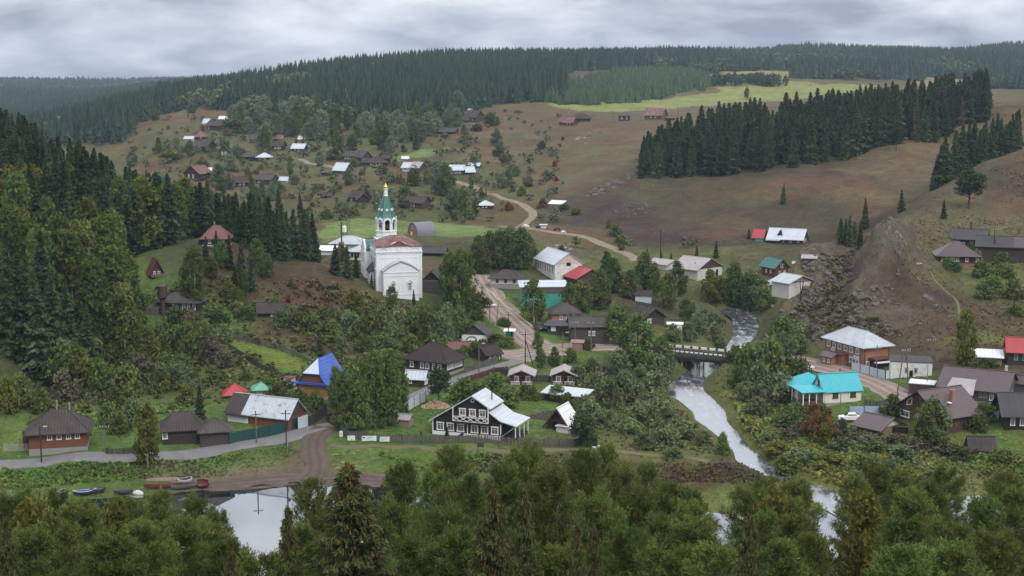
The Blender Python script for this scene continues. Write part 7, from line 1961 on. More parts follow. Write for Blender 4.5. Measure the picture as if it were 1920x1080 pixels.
# young plantation in front of the ridge, beside the high field
pl_poly = [tuple(at(*q))[:2] for q in ((1000,188),(1040,196),(1150,198),(1240,186),(1290,172),(1335,166),(1330,150),(1270,140),(1200,140),(1120,150),(1060,168))]
p2 = scatter(9000, (980, 1345), (850, 2000), lambda px, y, x: inpoly(x, y, pl_poly))
mass('plantation', SPS, p2, RF.uniform(7, 12, len(p2)), leafmat('plantation_needles', [(.062, .102, .05), (.092, .140, .066), (.125, .175, .085)], .25, .1), 'pale green young conifer plantation below the dark ridge forest', 'plantation', RF, 1.5)
p3 = scatter(26000, (1050, 2100), (1450, 2900), lambda px, y, x: (y > 1480 + 90 * vnoise(px / 90, px * 0, 8) + np.interp(px, [1050, 1330, 1500, 2100], [250, 120, 30, 0])) & fieldfree(x, y))
mix = fbm(p3[:, 0] / 120, p3[:, 1] / 160, 66, 2)
mass('plateau_forest', SPS, p3[mix < .3], RF.uniform(14, 24, (mix < .3).sum()), L_FAR, 'hazy conifer forest along the plateau skyline', 'forest', RF, 1.15)
mass('plateau_broadleaf', LFS, p3[mix >= .3], RF.uniform(10, 16, (mix >= .3).sum()), L_FARL, 'hazy broadleaf patches along the plateau skyline', 'forest', RF, 1.2)
hp = [at(x, y) for x, y in ((1342,160),(1380,159),(1420,158),(1455,157))]
n = 160
t = RF.uniform(0, 3, n); i = np.minimum(t.astype(int), 2)
hx = np.array([hp[k].x + (hp[k + 1].x - hp[k].x) * (q - k) for k, q in zip(i, t)]) + RF.normal(0, 4, n)
hy = np.array([hp[k].y + (hp[k + 1].y - hp[k].y) * (q - k) for k, q in zip(i, t)]) + RF.normal(0, 14, n)
mass('field_copse', LFS, np.stack([hx, hy, hz(hx, hy)], 1), RF.uniform(7, 11, n), L_FAR, 'dark line of trees between the two high fields', 'copse', RF, 1.1)
p4 = scatter(13000, (-260, 420), (1380, 2700), lambda px, y, x: (y > np.interp(px, [-260, 60, 130, 200], [1400, 1400, 1400, 1500])))
mass('valley_forest', SPS, p4, RF.uniform(16, 26, len(p4)), L_FAR, 'blue dark spruce forest across the far valley on the left', 'forest', RF, 1.25)
p5 = scatter(8000, (-200, 520), (2400, 4300), lambda px, y, x: y > 0)
mix = fbm(p5[:, 0] / 300, p5[:, 1] / 500, 12, 2) + np.interp(p5[:, 1], [2400, 2700, 3300, 3800], [.35, .5, .1, -.5])
mass('horizon_broadleaf', LFS, p5[mix > 0], RF.uniform(12, 20, (mix > 0).sum()), L_FARL, 'pale misty broadleaf forest on the left skyline', 'forest', RF, 1.7)
mass('horizon_spruce', SPS, p5[mix <= 0], RF.uniform(18, 28, (mix <= 0).sum()), L_FAR, 'blue spruce forest on the left skyline', 'forest', RF, 1.7)

# ---------------------------------------------------------------- hillside spruces, one by one
def place_many(kind, name, n, xr, yr, ok, hr, label, cat, group, gap=2.6, extra=None):
    pts = scatter(n * 60, xr, yr, ok)
    out = []
    pts = pts[np.argsort(pts[:, 1])] if extra == 'front' else pts
    for p in pts:
        if len(out) >= n: break
        if all((p[0] - q[0]) ** 2 + (p[1] - q[1]) ** 2 > gap ** 2 for q in out):
            out.append(p)
    for p in out:
        kd = kind if random.random() > .04 or kind != 'spruce' else 'dead_spruce'
        tree(kd, name if kd == kind else 'dead_spruce', tuple(p), random.uniform(*hr), label if kd == kind else 'bare greyish dying spruce among the dark spruces', cat, group if kd == kind else 'dying spruces', random.uniform(.85, 1.12))
    return out
rfront = yline((1195,338),(1260,338),(1320,336),(1400,326),(1480,318),(1560,305),(1640,288),(1720,268),(1780,250),(1840,232))
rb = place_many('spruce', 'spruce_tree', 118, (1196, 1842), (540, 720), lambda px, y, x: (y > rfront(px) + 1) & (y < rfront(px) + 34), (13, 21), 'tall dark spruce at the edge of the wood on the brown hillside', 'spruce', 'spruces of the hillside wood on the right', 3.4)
p6 = scatter(5200, (1215, 1846), (560, 800), lambda px, y, x: (y > rfront(px) + 12) & (y < rfront(px) + np.interp(px, [1215, 1300, 1400, 1700, 1846], [45, 75, 105, 120, 110])))
p6 = p6[::3]
mass('hillside_spruce_wood', MSP, p6, RF.uniform(12, 21, len(p6)), L_SPR, 'crowded spruces deeper inside the wood on the brown hillside', 'wood', RF, 1.0)
gfront = yline((1750,358),(1800,330),(1850,306),(1900,278))
place_many('spruce', 'spruce_tree', 34, (1742, 1905), (480, 640), lambda px, y, x: (y > np.interp(px, [1742, 1800, 1850, 1905], [462, 492, 505, 512])) & (y < np.interp(px, [1742, 1800, 1850, 1905], [482, 525, 545, 555])), (13, 19), 'dark spruce rising behind the bare ridge', 'spruce', 'spruces in the gully on the far right', 2.8)
lfront = lambda px: np.interp(px, [-60, 0, 100, 200, 240, 300, 360, 425, 440, 470, 600], [268, 268, 282, 305, 325, 335, 352, 372, 378, 384, 392])
lback = lambda px: np.interp(px, [-60, 0, 60, 100, 200, 300, 400, 470, 600], [432, 428, 420, 412, 404, 400, 408, 420, 418])
gvf = yline((455,470),(500,488),(540,494),(570,496),(610,490))
p7 = scatter(9000, (-70, 450), (262, 440), lambda px, y, x: (y > lfront(px) + 8) & (y < lback(px) + 4) & ~((px > -60) & (px < 238) & (y < 330)))[:330]
mass('left_hillside_wood', MSP, p7, RF.uniform(12, 19, len(p7)), L_SPR, 'dense dark spruces filling the wood on the left hillside', 'wood', RF, 1.0)
notgrove = lambda px, y: ~((px > -60) & (px < 238) & (y < 322))
place_many('spruce', 'spruce_tree', 112, (-50, 445), (265, 440), lambda px, y, x: (y > lfront(px)) & (y < lback(px)) & notgrove(px, y), (13, 19), 'dark spruce in the dense wood on the left hillside', 'spruce', 'spruces of the wood on the left hillside', 3.6)
place_many('spruce', 'spruce_tree', 30, (458, 606), (340, 385), lambda px, y, x: (y > gvf(px)) & (y < gvf(px) + 30), (10.5, 15), 'dark spruce in the grove between the red roofed house and the church', 'spruce', 'spruces of the grove left of the church', 2.8)
# ---------------------------------------------------------------- single trees, each where it stands (px, py of its foot, height in pixels)
def T(kind, px, py, hpx, label, cat=None, group=None, wk=1.0, name=None, y0=150, fixY=None):
    if fixY:
        x, y, z = xz(px, py, fixY); v = g3(x, y)
    else:
        v = at(px, py, y0)
    dist = (v - Vector((0, 0, HC))).length
    nm = name or {'spruce': 'spruce_tree', 'birch': 'birch_tree', 'alder': 'alder_tree', 'yellow': 'yellowing_tree', 'larch': 'poplar_tree', 'pine': 'pine_tree', 'pale': 'leafy_tree', 'autumn': 'autumn_tree', 'dead_spruce': 'dead_spruce'}[kind]
    return tree(kind, nm, (v.x, v.y, v.z - .3), hpx * dist / FPX, label, cat or nm.split('_')[0], group, wk)
# birch grove on the left slope
for px, Y, h in ((8,285,21),(40,292,20),(66,282,22),(104,296,21),(128,286,23),(150,298,22),(172,284,21),(188,300,24),(206,290,22),(222,282,18),(232,296,19),(90,306,20),(30,310,21),(160,312,22),(210,312,21)):
    x = (px - 960) / FPX * Y
    tree('birch', 'birch_tree', (x, Y, float(hz(x, Y)[0]) - .3), h, 'tall light green birch in the grove on the left slope', 'birch', 'birches of the left grove', random.uniform(.85, 1.05))
for px, Y, h in ((72,275,24),(20,262,21),(58,262,22),(88,266,20),(110,270,17),(-20,270,22),(150,276,13)):
    x = (px - 960) / FPX * Y
    tree('spruce', 'spruce_tree', (x, Y, float(hz(x, Y)[0]) - .3), h, 'large dark spruce in front of the birch grove', 'spruce', 'big spruces before the birch grove', 1.05)
for px, Y, h in ((20,330,17),(255,345,16),(262,340,18),(300,350,15),(330,362,16),(225,350,17),(60,345,16),(100,360,15),(280,362,15),(375,385,16),(395,392,15),(410,398,14),(130,372,14),(320,392,15),(350,398,15),(30,385,13),(140,395,13),(185,392,15),(205,388,14),(238,386,13),(262,392,14),(290,384,15),(318,378,17),(345,374,18),(360,380,16),(180,402,13)):
    x = (px - 960) / FPX * Y
    tree('yellow' if random.random() < .4 else 'birch', 'birch_tree', (x, Y, float(hz(x, Y)[0]) - .3), h, 'yellow green birch among the dark spruces of the left hill crest', 'birch', 'birches on the left hill crest', 1.0)
for i, (px, py, h) in enumerate(((430,445,70),(418,440,60),(445,450,66),(455,470,80),(408,400,60),(395,392,52))):
    T('spruce', px, py, h, 'dark spruce close behind the red roofed house on the knoll', group='spruces round the red roofed house', fixY=356)
T('birch', 368, 583, 120, 'broad light birch behind the house with the water tank', wk=.95)
T('birch', 352, 578, 95, 'smaller birch squeezed between the big birch and the tank house', wk=.8)
T('yellow', 277, 878, 122, 'yellowing birch standing alone at the edge of the asphalt lane', wk=.72, name='birch_tree')
T('spruce', 375, 790, 72, 'small dark spruce between the two old sheds', wk=1.0)
T('spruce', 600, 668, 52, 'narrow dark spruce at the top of the bright green plot')
T('spruce', 652, 522, 62, 'spruce just left of the church wall', wk=1.1); T('spruce', 668, 520, 48, 'shorter spruce against the church wall', wk=1.1); T('spruce', 628, 515, 60, 'spruce beside the brick boiler chimney', wk=1.2)
T('alder', 734, 590, 52, 'bushy young tree in front of the church apse', wk=.9); T('spruce', 776, 572, 32, 'tiny spruce at the corner of the church apse', wk=.9)
T('spruce', 697, 540, 30, 'small spruce at the long church wall'); 
T('yellow', 665, 598, 58, 'yellow green bushy tree on the slope below the church', wk=1.25)
# stand beside the blue roofed house
for px, py, h, w in ((640,808,112,.72),(672,806,136,.8),(700,804,150,.72),(728,798,140,.8),(752,786,112,.72),(632,776,92,.8),(666,766,96,.8),(716,758,104,.8)):
    T('larch', px, py, h, 'dense green poplar in the thick stand along the lane', 'poplar', 'poplars in the stand along the lane', w)
T('yellow', 708, 760, 108, 'slim yellowing top rising out of the poplar stand', wk=.5)
T('pine', 823, 762, 72, 'dark pine on the corner of the lane by the firewood heap', wk=.95, name='pine_tree')
# behind and right of the church
for px, py, h, w in ((846,592,122,.85),(862,600,132,.85),(878,594,122,.72),(838,575,100,.8),(862,572,105,.8)):
    T('birch', px, py, h, 'tall drooping birch at the head of the dirt street', 'birch', 'birches at the head of the dirt street', w)
for px, py, h, w in ((898,506,62,.9),(916,500,66,.9),(936,504,72,.9),(954,502,74,.95),(974,506,76,.95),(990,500,60,.9),(905,515,60,.9)):
    T('alder', px, py, h, 'round green tree in the row behind the dark roofed house', 'alder', 'row of trees behind the dark roofed house', w)
for px, py, h, w, l in ((1000,602,76,1.0,'leafy tree by the leaning grey poles'),(1066,590,58,1.05,'broad tree below the left end of the red roof'),(1092,586,62,1.1,'taller broad tree below the red roof'),(1122,578,72,1.1,'broad tree behind the grey roofed workshop'),(1138,522,50,.75,'slender tree right of the red roof'),(1150,548,62,1.0,'leafy tree above the small white window house'),(1206,545,72,.85,'tall leafy tree left of the long white barn'),(1226,552,60,.9,'leafy tree at the barn corner'),(1252,578,64,1.0,'leafy tree above the little gabled house'),(1180,560,52,1.0,'tree beside the silver shed'),(1160,648,78,1.0,'olive green tree beside the workshop yard'),(1196,690,100,1.15,'big dark lush tree beside the bridge approach'),(1240,684,54,1.2,'round leafy tree at the left end of the bridge'),(1272,552,60,.9,'leafy tree in front of the long barn'),(1288,608,50,1.1,'bushy tree on the bank above the bridge'),(1380,545,52,1.2,'round tree right of the long barn'),(1008,655,36,1.0,'small leafy tree beside the tall pole of the crossing'),(1040,686,36,1.0,'small tree behind the cabins'),(1014,690,40,.9,'small dark tree between the two red cabins')):
    T('alder', px, py, h, l, 'tree', None, w, 'leafy_tree')
for px, py, h, l in ((1240,500,30,'small spruce behind the barn roof at its left end'),(1258,500,28,'little spruce rising over the barn ridge'),(1304,520,30,'spruce in front of the white barn wall'),(1342,484,34,'spruce behind the barn gable'),(1306,482,26,'spruce over the barn ridge towards its right'),(1214,492,30,'spruce standing among the leafy trees by the tall mast'),(1468,383,40,'lone small spruce on the bare brown slope'),(1690,398,42,'lone spruce on the ridge line right of the spruce clump'),(1770,410,36,'lone spruce beside the broad pine on the ridge'),(780,280,42,'lone dark spruce above the light green strip field'),(564,408,48,'spruce standing apart before the valley field'),(524,408,56,'spruce standing apart behind the grove'),(1404,448,22,'spruce beside the bright red roof')):
    T('spruce', px, py, h, l, wk=1.05)
for px, py, h in ((1578,455,46),(1592,462,58),(1602,464,50),(1612,460,48),(1622,430,58),(1586,448,40),(1574,444,36)):
    T('spruce', px, py, h, 'dark spruce in the small clump on the bare slope', group='spruce clump on the bare slope', wk=.95)
T('pine', 1815, 420, 66, 'broad spreading pine on the bare ridge', wk=1.35, fixY=432)
T('pine', 1680, 283, 44, 'lone pale pine with a bare trunk before the spruce wood', wk=.9)
T('yellow', 1812, 690, 104, 'slender yellow green birch at the foot of the brown slope', wk=.75, name='birch_tree')
T('alder', 1748, 836, 86, 'large rounded willow in front of the log house', 'willow', None, 1.25, 'leafy_tree')
T('autumn', 1524, 822, 66, 'taller of the two rusty autumn bushes below the turquoise house', 'tree', None, 1.0)
T('autumn', 1551, 824, 58, 'shorter rusty autumn bush below the turquoise house', 'tree', None, .95)
T('pine', 1088, 836, 62, 'spreading pine beside the steep roofed hut', wk=1.3); T('alder', 1062, 788, 52, 'dark leafy tree behind the steep roofed hut', 'tree', None, 1.1, 'leafy_tree'); T('alder', 1102, 838, 62, 'dark leafy tree behind the black monument', 'tree', None, .8, 'leafy_tree')
T('alder', 1044, 752, 34, 'dark tree in front of the silver shed roof', 'tree', None, 1.5, 'leafy_tree')
T('spruce', 838, 822, 26, 'little spruce at the fence before the black house', wk=1.3); T('spruce', 790, 822, 18, 'knee high spruce in the yard grass', wk=1.3)
for px, py, h, l in ((640,490,34,'small leafy tree beside the boiler house'),(1165,470,24,'round bush tree above the hill road'),(730,440,26,'young tree in the valley field')):
    T('alder', px, py, h, l, 'tree', None, 1.0, 'leafy_tree')
# far slope
FT = [('alder',497,216,36,1.0),('alder',490,222,30,1.0),('birch',558,238,46,1.3),('alder',604,262,54,.85),('alder',628,242,44,1.1),('birch',625,262,50,1.0),('alder',690,257,44,1.1),('alder',716,280,52,1.0),('alder',742,262,30,1.1),('alder',806,238,42,1.2),('alder',770,250,40,1.1),('alder',790,256,34,1.1),('larch',634,300,54,1.1),('birch',500,282,50,.9),('alder',494,278,40,1.0),('alder',825,362,58,.9),('alder',838,368,60,.9),('birch',868,408,58,1.1),('alder',852,400,46,1.1),('yellow',770,348,30,1.0),('yellow',800,345,30,1.0),('birch',780,350,34,1.0),('alder',660,285,32,1.2),('alder',700,272,26,1.2),('birch',545,330,38,.9),('alder',430,355,30,1.1),('birch',452,372,42,1.0),('birch',415,372,44,1.1),('alder',478,392,40,1.1),('yellow',500,398,34,1.0),('yellow',892,402,30,.9),('alder',610,222,26,1.1),('alder',650,228,30,1.0),('alder',520,228,26,1.1),('alder',360,212,20,1.4),('alder',270,222,26,1.3),('alder',290,226,22,1.3),('alder',250,236,20,1.3),('birch',1212,238,24,.9),('birch',1400,186,22,1.2),('alder',968,330,20,1.4),('alder',940,352,26,1.3),('alder',1025,338,20,1.3),('alder',990,350,24,1.3)]
for _ in range(46):
    px = random.uniform(430, 880); f_ = float(np.interp(px, [430, 560, 640, 760, 880], [222, 236, 250, 246, 222]))
    FT.append((random.choice(('pale', 'pale', 'birch')), px, f_ + random.uniform(-14, 26), random.uniform(26, 48), random.uniform(.9, 1.2)))
for _ in range(40):
    FT.append((random.choice(('pale', 'pale', 'alder', 'birch')), random.uniform(240, 960), random.uniform(255, 405), random.uniform(18, 34), random.uniform(.9, 1.3)))
FT = [(('pale' if k == 'alder' and (px * 7 + py) % 3 else k), px, py, h, w) for k, px, py, h, w in FT if not any(abs(px - q[0]) < q[2] * .6 and -6 < py - q[1] < h * .55 + 4 for q in FAR if q[2])]
for k, px, py, h, w in FT:
    T(k, px, py, h, {'yellow': 'yellowing tree among the houses of the far slope', 'birch': 'pale birch among the houses of the far slope', 'larch': 'tall green poplar beside the dark roofs of the far slope'}.get(k, 'rounded green tree among the houses of the far slope'), 'tree', {'yellow': 'yellowing trees on the far slope', 'birch': 'birches on the far slope'}.get(k, 'green trees on the far slope') if k != 'larch' else None, w)

for px, py, h in ((430,505,66),(452,520,70),(385,492,50),(470,545,62),(405,470,40),(440,545,50)):
    T('spruce', px, py, h, 'dark spruce on the steep bank below the red roofed house', group='spruces on the bank below the red roofed house')
for k, px, py, h, w in (('alder',415,500,46,1.1),('alder',395,520,40,1.2),('birch',455,560,56,1.0),('alder',432,566,40,1.3),('yellow',450,575,34,1.1),('alder',480,500,50,1.0),('alder',500,520,44,1.1),('alder',425,450,40,1.0)):
    T(k, px, py, h, 'leafy tree on the steep bank below the red roofed house', 'tree', 'leafy trees on the bank below the red roofed house', w, 'leafy_tree')
q = RS0 = np.random.default_rng(31)
yy = q.uniform(215, 400, 9000); pp = q.uniform(20, 900, 9000); xx = (pp - 960) / FPX * yy
m_ = inpoly(xx, yy, HILLP) & fieldfree(xx, yy) & offroad(xx, yy, 3) & (fbm(xx / 18, yy / 18, 90, 2) > -.1); xx, yy = xx[m_][:300], yy[m_][:300]
mass('slope_scrub', LFS, np.stack([xx, yy, hz(xx, yy) - .2], 1), q.uniform(1.0, 2.6, len(xx)), leafmat('slope_scrub_leaves', [(.075,.098,.036),(.095,.115,.042),(.13,.14,.055)], .2, .1), 'mixed low scrub covering the slope above the lane', 'scrub', q, 2.0)
xs, ys = inblp(520)
mass('bluff_scrub', LFS, np.stack([xs, ys, hz(xs, ys) - .15], 1), RB_.uniform(.4, 1.3, len(xs)), leafmat('bluff_scrub_leaves', [(.06,.058,.034),(.10,.092,.044),(.15,.125,.05)], .2, .1), 'low brown and olive scrub on the rocky bluff', 'scrub', RB_, 2.2)
# ---------------------------------------------------------------- shrubs
def S(kind, px, py, hpx, wpx, label, group=None, y0=150):
    v = at(px, py, y0); k = (v - Vector((0, 0, HC))).length / FPX
    return shrub(kind, (v.x, v.y, v.z - .15), hpx * k, wpx * k, label, group)
WIL = [(1190,760,50,70),(1222,775,50,70),(1205,800,56,80),(1252,800,50,64),(1282,822,42,56),(1318,836,34,44),(1250,838,42,70),(1215,838,40,60),(1170,745,56,60),(1140,762,60,56),(1120,738,50,56),(1160,700,52,60),(1225,735,44,60),(1098,780,50,60),(1130,800,40,60),(1085,720,40,50),(1240,690,50,60),(1236,712,30,34),(1200,720,40,50),(1110,700,36,48),(1262,858,24,50),(1230,705,46,60),(1180,812,36,50)]
for px, py, h, w in WIL:
    S('willow', px, py, h * .74, w * .92, 'grey green willow bush on the left bank of the stream', 'willows on the left bank of the stream')
for px, py, h, w in ((1402,712,60,64),(1440,716,70,76),(1466,690,56,70),(1420,742,52,70),(1460,760,54,80),(1395,756,34,46),(1500,728,50,50),(1436,690,50,56),(1385,728,36,40),(1478,800,34,60),(1420,782,34,54),(1490,665,46,44),(1470,640,40,56),(1380,680,30,40),(1500,640,30,40)):
    S(random.choice(('willow', 'willow', 'bush', 'dark')), px, py, h, w, 'dense bush on the right bank of the stream', 'bushes on the right bank of the stream')
S('dark', 1356, 852, 36, 28, 'small round bush on the very edge of the stream')
for px, py, h, w in ((1350,560,36,44),(1335,562,34,40),(1368,564,34,36),(1330,552,40,30)):
    S('yellow', px, py, h, w, 'yellow green bush below the white barn', 'yellow bushes below the white barn')
for px, py, h, w in ((1392,575,38,40),(1412,578,36,40),(1432,582,40,44),(1375,560,44,50),(1400,556,40,50),(1425,560,36,40)):
    S('dark', px, py, h, w, 'dark bush where the stream bends', 'dark bushes at the stream bend')
for px, py, h, w in ((1340,640,30,34),(1335,610,22,40),(1310,625,34,40),(1290,640,30,36),(1262,640,30,40),(1350,655,18,30),(1318,600,18,30)):
    S('willow', px, py, h, w, 'low bush on the inside of the stream bend', 'low bushes inside the stream bend')
LB = [(150,720,60,70),(190,735,54,60),(240,745,52,60),(262,718,48,56),(300,735,46,50),(335,728,44,50),(212,690,42,50),(250,672,40,60),(330,660,46,60),(360,670,56,60),(395,680,44,50),(290,672,36,50),(180,672,36,60),(120,700,50,60),(345,710,40,46),(310,700,34,44),(400,720,30,44),(420,690,30,40),(215,765,34,50),(250,790,36,44),(205,800,40,40),(225,812,34,40),(350,755,30,40),(385,648,44,50),(360,628,44,50),(330,620,40,44),(420,640,30,40),(300,648,34,40),(270,640,24,40),(140,660,40,60),(170,640,34,50),(120,745,40,50),(40,760,50,60),(15,770,50,50),(75,770,36,50),(230,655,34,50),(258,700,30,40)]
for i, (px, py, h, w) in enumerate(LB):
    k = ('bush', 'dark', 'bush', 'grey', 'bush', 'willow', 'bush')[i % 7] if i % 11 else 'yellow'
    S(k, px, py, h, w, {'grey': 'greyish leafless thicket on the left slope', 'yellow': 'yellow green bush on the left slope above the lane'}.get(k, 'green bush on the left slope above the lane'), {'grey': 'grey thickets on the left slope', 'yellow': 'yellow bushes on the left slope'}.get(k, 'green bushes on the left slope'))
MB = [(610,625,44,40),(625,640,36,40),(655,628,40,50),(690,640,46,60),(715,622,40,50),(745,632,46,60),(775,626,44,50),(800,640,52,60),(825,645,54,60),(850,632,44,50),(790,610,36,50),(760,605,34,50),(720,660,32,50),(680,660,30,40),(640,660,30,30),(585,628,40,50),(560,618,30,44),(530,612,26,40),(770,660,30,40),(815,660,30,40),(840,600,30,40),(860,615,40,40),(880,635,30,40),(700,600,30,40),(820,610,34,44),(895,600,30,30),(735,650,36,40),(740,690,30,40),(700,690,24,40),(545,600,24,40),(460,600,24,40),(515,580,20,30),(630,600,24,30)]
for i, (px, py, h, w) in enumerate(MB):
    k = ('dark', 'bush', 'willow', 'bush', 'bush', 'grey' if i % 12 > 5 else 'willow')[i % 6]
    S(k, px, py, h, w, 'greyish twiggy thicket on the slope below the church' if k == 'grey' else 'green bush on the slope below the church', 'grey thickets below the church' if k == 'grey' else 'green bushes below the church')
YB = [(445,585,20,40),(405,602,20,50),(900,760,40,60),(930,745,40,70),(870,752,40,60),(950,762,30,50),(1000,750,26,36),(985,745,24,30),(500,735,24,40),(520,745,24,36),(592,770,34,36),(560,760,30,34),(470,760,24,30),(1640,792,0,0),(1675,780,34,48),(1600,800,0,0),(1540,790,30,40),(1490,790,30,50),(1845,790,30,44),(1830,805,26,40),(1880,870,24,60),(1800,860,20,50),(1850,690,16,40),(1840,705,20,30),(460,712,16,30),(905,660,22,30),(890,668,26,30),(870,668,20,30),(930,645,18,40),(950,650,18,40),(945,612,16,30),(900,575,26,40),(1020,622,0,0),(1070,680,24,30),(1100,655,20,30)]
for px, py, h, w in YB:
    if h: S(random.choice(('bush', 'dark', 'bush')), px, py, h, w, 'leafy bush in a village garden', 'garden bushes of the village')
RBK = [(1500,870,26,80),(1560,880,26,70),(1620,880,24,70),(1660,890,22,60),(1545,835,36,40),(1480,880,24,60),(1580,846,24,60),(1700,900,22,70),(1750,905,22,70),(1440,830,20,40),(1460,850,20,50),(1640,850,22,60),(1690,860,22,60)]
for i, (px, py, h, w) in enumerate(RBK):
    S(('willow', 'yellow', 'bush')[i % 3] if i % 3 else 'willow', px, py, h, w, 'soft pale willow scrub on the wet right bank', 'willow scrub on the wet right bank')
for px, py, h, w in ((1555,822,26,40),(1590,830,22,60),(1630,835,20,60),(1680,838,20,60),(1720,845,20,60),(1780,850,18,60),(1580,812,24,30),(1500,815,22,40),(1480,825,20,40)):
    S('grey', px, py, h, w, 'dark brown thicket below the sauna', 'brown thickets below the sauna')
for px, py, h, w in ((1080,402,12,26),(1840,520,26,40),(1880,520,24,40),(1860,545,24,50),(1900,560,30,50),(1780,505,20,40),(1830,505,30,30),(1820,495,34,26),(1880,500,24,36),(1600,452,24,20),(1845,560,24,40),(1905,590,20,40)):
    S('bush', px, py, h, w, 'green bush on the right hillside', 'bushes on the right hillside')
S('yellow', 1142, 428, 14, 12, 'bright yellow bush on the dark rocky slope')
for px, py, h, w in ((540,568,14,12),(612,565,8,14),(1040,312,10,12),(1043,340,9,10),(758,252,9,8),(681,250,10,8),(378,305,10,10),(752,345,10,10)):
    S('red', px, py, h, w, 'small red leaved shrub on the slope', 'red leaved shrubs')
S('dark', 440, 248, 22, 52, 'long rounded green thicket beside the upper grey house'); S('dark', 920, 236, 22, 34, 'round dark thicket beside the hilltop house')
S('yellow', 322, 298, 15, 52, 'bright yellow green thicket on the left of the far slope'); S('yellow', 350, 285, 12, 14, 'small yellow bush above the bright thicket')
RS = np.random.default_rng(77)
farz = [((230,560),(215,400),32),((560,900),(240,420),44),((880,1060),(200,420),16),((900,1200),(420,500),10)]
for (xa, xb), (ya, yb), n in farz:
    for _ in range(n):
        px, py = RS.uniform(xa, xb), RS.uniform(ya, yb)
        v = at(px, py)
        if v.y < 430: continue
        if any(inpoly(np.array([v.x]), np.array([v.y]), p)[0] for c, p in FP): continue
        if not offroad(np.array([v.x]), np.array([v.y]), 2)[0]: continue
        k = RS.choice(['dark', 'bush', 'bush', 'willow', 'grey', 'grey', 'autumn', 'yellow'], p=[.24, .22, .14, .12, .12, .08, .05, .03])
        h = RS.uniform(1.5, 4.2)
        shrub(k, (v.x, v.y, v.z - .2), h, h * RS.uniform(1.1, 2.0), {'grey': 'greyish thicket on the far village slope', 'autumn': 'rusty autumn bush on the far village slope', 'yellow': 'yellow bush on the far village slope'}.get(k, 'green bush on the far village slope'), {'grey': 'grey thickets on the far slope', 'autumn': 'rusty bushes on the far slope', 'yellow': 'yellow bushes on the far slope'}.get(k, 'green bushes on the far slope'))

sx, sy = [], []
RS2 = np.random.default_rng(5)
for (xa, xb), (ya, yb), n in (((230,560),(215,400),260),((560,900),(240,420),330),((880,1060),(205,420),90),((1000,1300),(460,560),40)):
    for _ in range(n):
        v = at(RS2.uniform(xa, xb), RS2.uniform(ya, yb))
        if v.y > 440 and offroad(np.array([v.x]), np.array([v.y]), 2)[0] and not any(inpoly(np.array([v.x]), np.array([v.y]), p)[0] for c, p in FP): sx.append(v.x); sy.append(v.y)
sx, sy = np.array(sx), np.array(sy)
mass('hillside_scrub', LFS, np.stack([sx, sy, hz(sx, sy) - .3], 1), RS2.uniform(1.6, 4.2, len(sx)), leafmat('scrub_leaves', [(.09,.11,.06),(.13,.15,.08),(.16,.165,.09)], .2, .1), 'low scrub scattered between the far houses', 'scrub', RS2, 1.9)
# ---------------------------------------------------------------- trees of the near bank, below the viewpoint (pixel of the top, depth)
def N(kind, px, py, Y, label, group, wk=1.0, idx=None):
    x, y, z = xz(px, py, Y)
    gz = float(hz(x, y)[0])
    h = z - gz
    base = gz
    mx = {'near_spruce': 24, 'near_pine': 19, 'birch': 18, 'alder': 14, 'near_leafy': 14}[kind]
    if h > mx: base = z - mx; h = mx
    h = max(h, 6)
    nm = {'near_spruce': 'spruce_tree', 'near_pine': 'pine_tree', 'birch': 'birch_tree', 'alder': 'alder_tree', 'near_leafy': 'yellowing_tree'}[kind]
    base = gz - .2
    return tree(kind, nm, (x, y, base), z - base, label, nm.split('_')[0], group, wk * min(1.15, 15 / max(h, 8)) if kind != 'near_spruce' else wk, idx=idx)
for px, py, Y, w, l in ((660,866,66,1.35,'huge drooping spruce with bare twigs in the middle of the near bank'),(535,942,74,.6,'small dark spruce standing clear against the bright water'),(905,912,58,.9,'spruce with brown cones right of the huge spruce'),(995,905,64,.6,'pointed spruce with many hanging brown cones'),(1075,975,55,.5,'slim cone laden spruce with a yellow top'),(1128,985,57,.5,'slim cone laden spruce beside its twin'),(8,965,52,.6,'brown coned spruce cut by the left edge of the picture'),(440,1000,60,.5,'short yellowish spruce by the water'),(1405,965,62,.7,'very dark spruce between the water gaps')):
    N('near_spruce', px, py, Y, l, None, w)
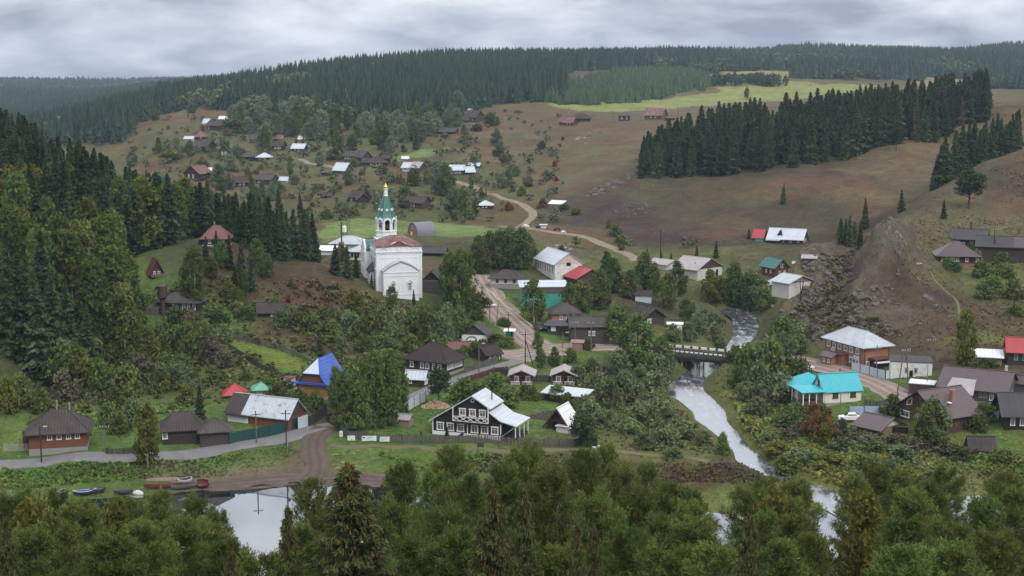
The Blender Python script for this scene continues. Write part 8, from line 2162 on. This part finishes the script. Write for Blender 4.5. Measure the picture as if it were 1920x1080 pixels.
NP = [(432,1022,78),(486,1048,72),(395,965,97),(360,985,90),(572,995,86),(620,960,96),(40,930,95),(95,925,105),(165,950,88),(240,945,98),(300,930,110),(365,940,100),(395,990,84),(330,985,80),(270,1000,72),(200,1010,70),(120,1000,74),(60,1000,70),(20,1010,80),
 (590,915,92),(760,880,105),(735,945,80),(800,890,98),(850,850,110),(880,905,95),(945,880,102),(985,850,112),(1005,840,118),(1040,890,98),(1090,855,112),(1130,850,115),(1170,880,104),(1225,875,112),(1185,930,90),(1250,915,100),(1290,930,98),(1130,930,86),(1230,980,78),(1300,985,80),(1180,1000,72),
 (1340,1030,66),(1270,1030,68),(1430,968,88),(1492,945,98),(1525,1020,74),(1300,955,94),(1410,920,104),(1440,900,112),(1500,905,108),(1480,980,84),(1615,900,108),(1640,880,116),(1690,890,112),(1720,930,98),(1760,915,108),(1700,985,82),(1770,990,84),(1765,880,116),(1840,940,96),(1880,900,110),(1910,930,98),(1860,1000,80),(1930,990,84),(1800,1030,74),(1450,1030,70),(860,1000,72),(780,1010,74),(960,1010,66),(1040,1040,66),(1690,1040,68),(690,1040,70),(850,960,84)]
for i, (px, py, Y) in enumerate(NP):
    N('near_pine', px, py, Y, 'bushy green pine in the belt of trees below the viewpoint', 'pines of the near bank', random.uniform(.85, 1.15))
for px, py, Y in ((1600,945,90),(1460,945,95),(210,960,95),(70,960,88)):
    N('near_leafy', px, py, Y, 'olive yellow leafy tree among the near pines', 'yellowing trees of the near bank', .6)
# ---------------------------------------------------------------- air
m, t, N_, L_ = nmat('haze_air')
pv = N_.new("ShaderNodeVolumePrincipled"); o = N_.new("ShaderNodeOutputMaterial")
pv.inputs["Color"].default_value = (.58, .72, .92, 1)
pv.inputs["Density"].default_value = 0.85e-4
pv.inputs["Anisotropy"].default_value = 0.1
L_.new(pv.outputs[0], o.inputs["Volume"])
x0, x1, y0, y1, z0, z1 = -8000, 8000, -400, 6200, -60, 260
V = [(x0,y0,z0),(x1,y0,z0),(x1,y1,z0),(x0,y1,z0),(x0,y0,z1),(x1,y0,z1),(x1,y1,z1),(x0,y1,z1)]
F = [(0,3,2,1),(4,5,6,7),(0,1,5,4),(1,2,6,5),(2,3,7,6),(3,0,4,7)]
tag(link('haze', mesh_from('haze', V, np.array(F), [m])), 'thin bluish haze in the valley air', 'haze', None, 'stuff')
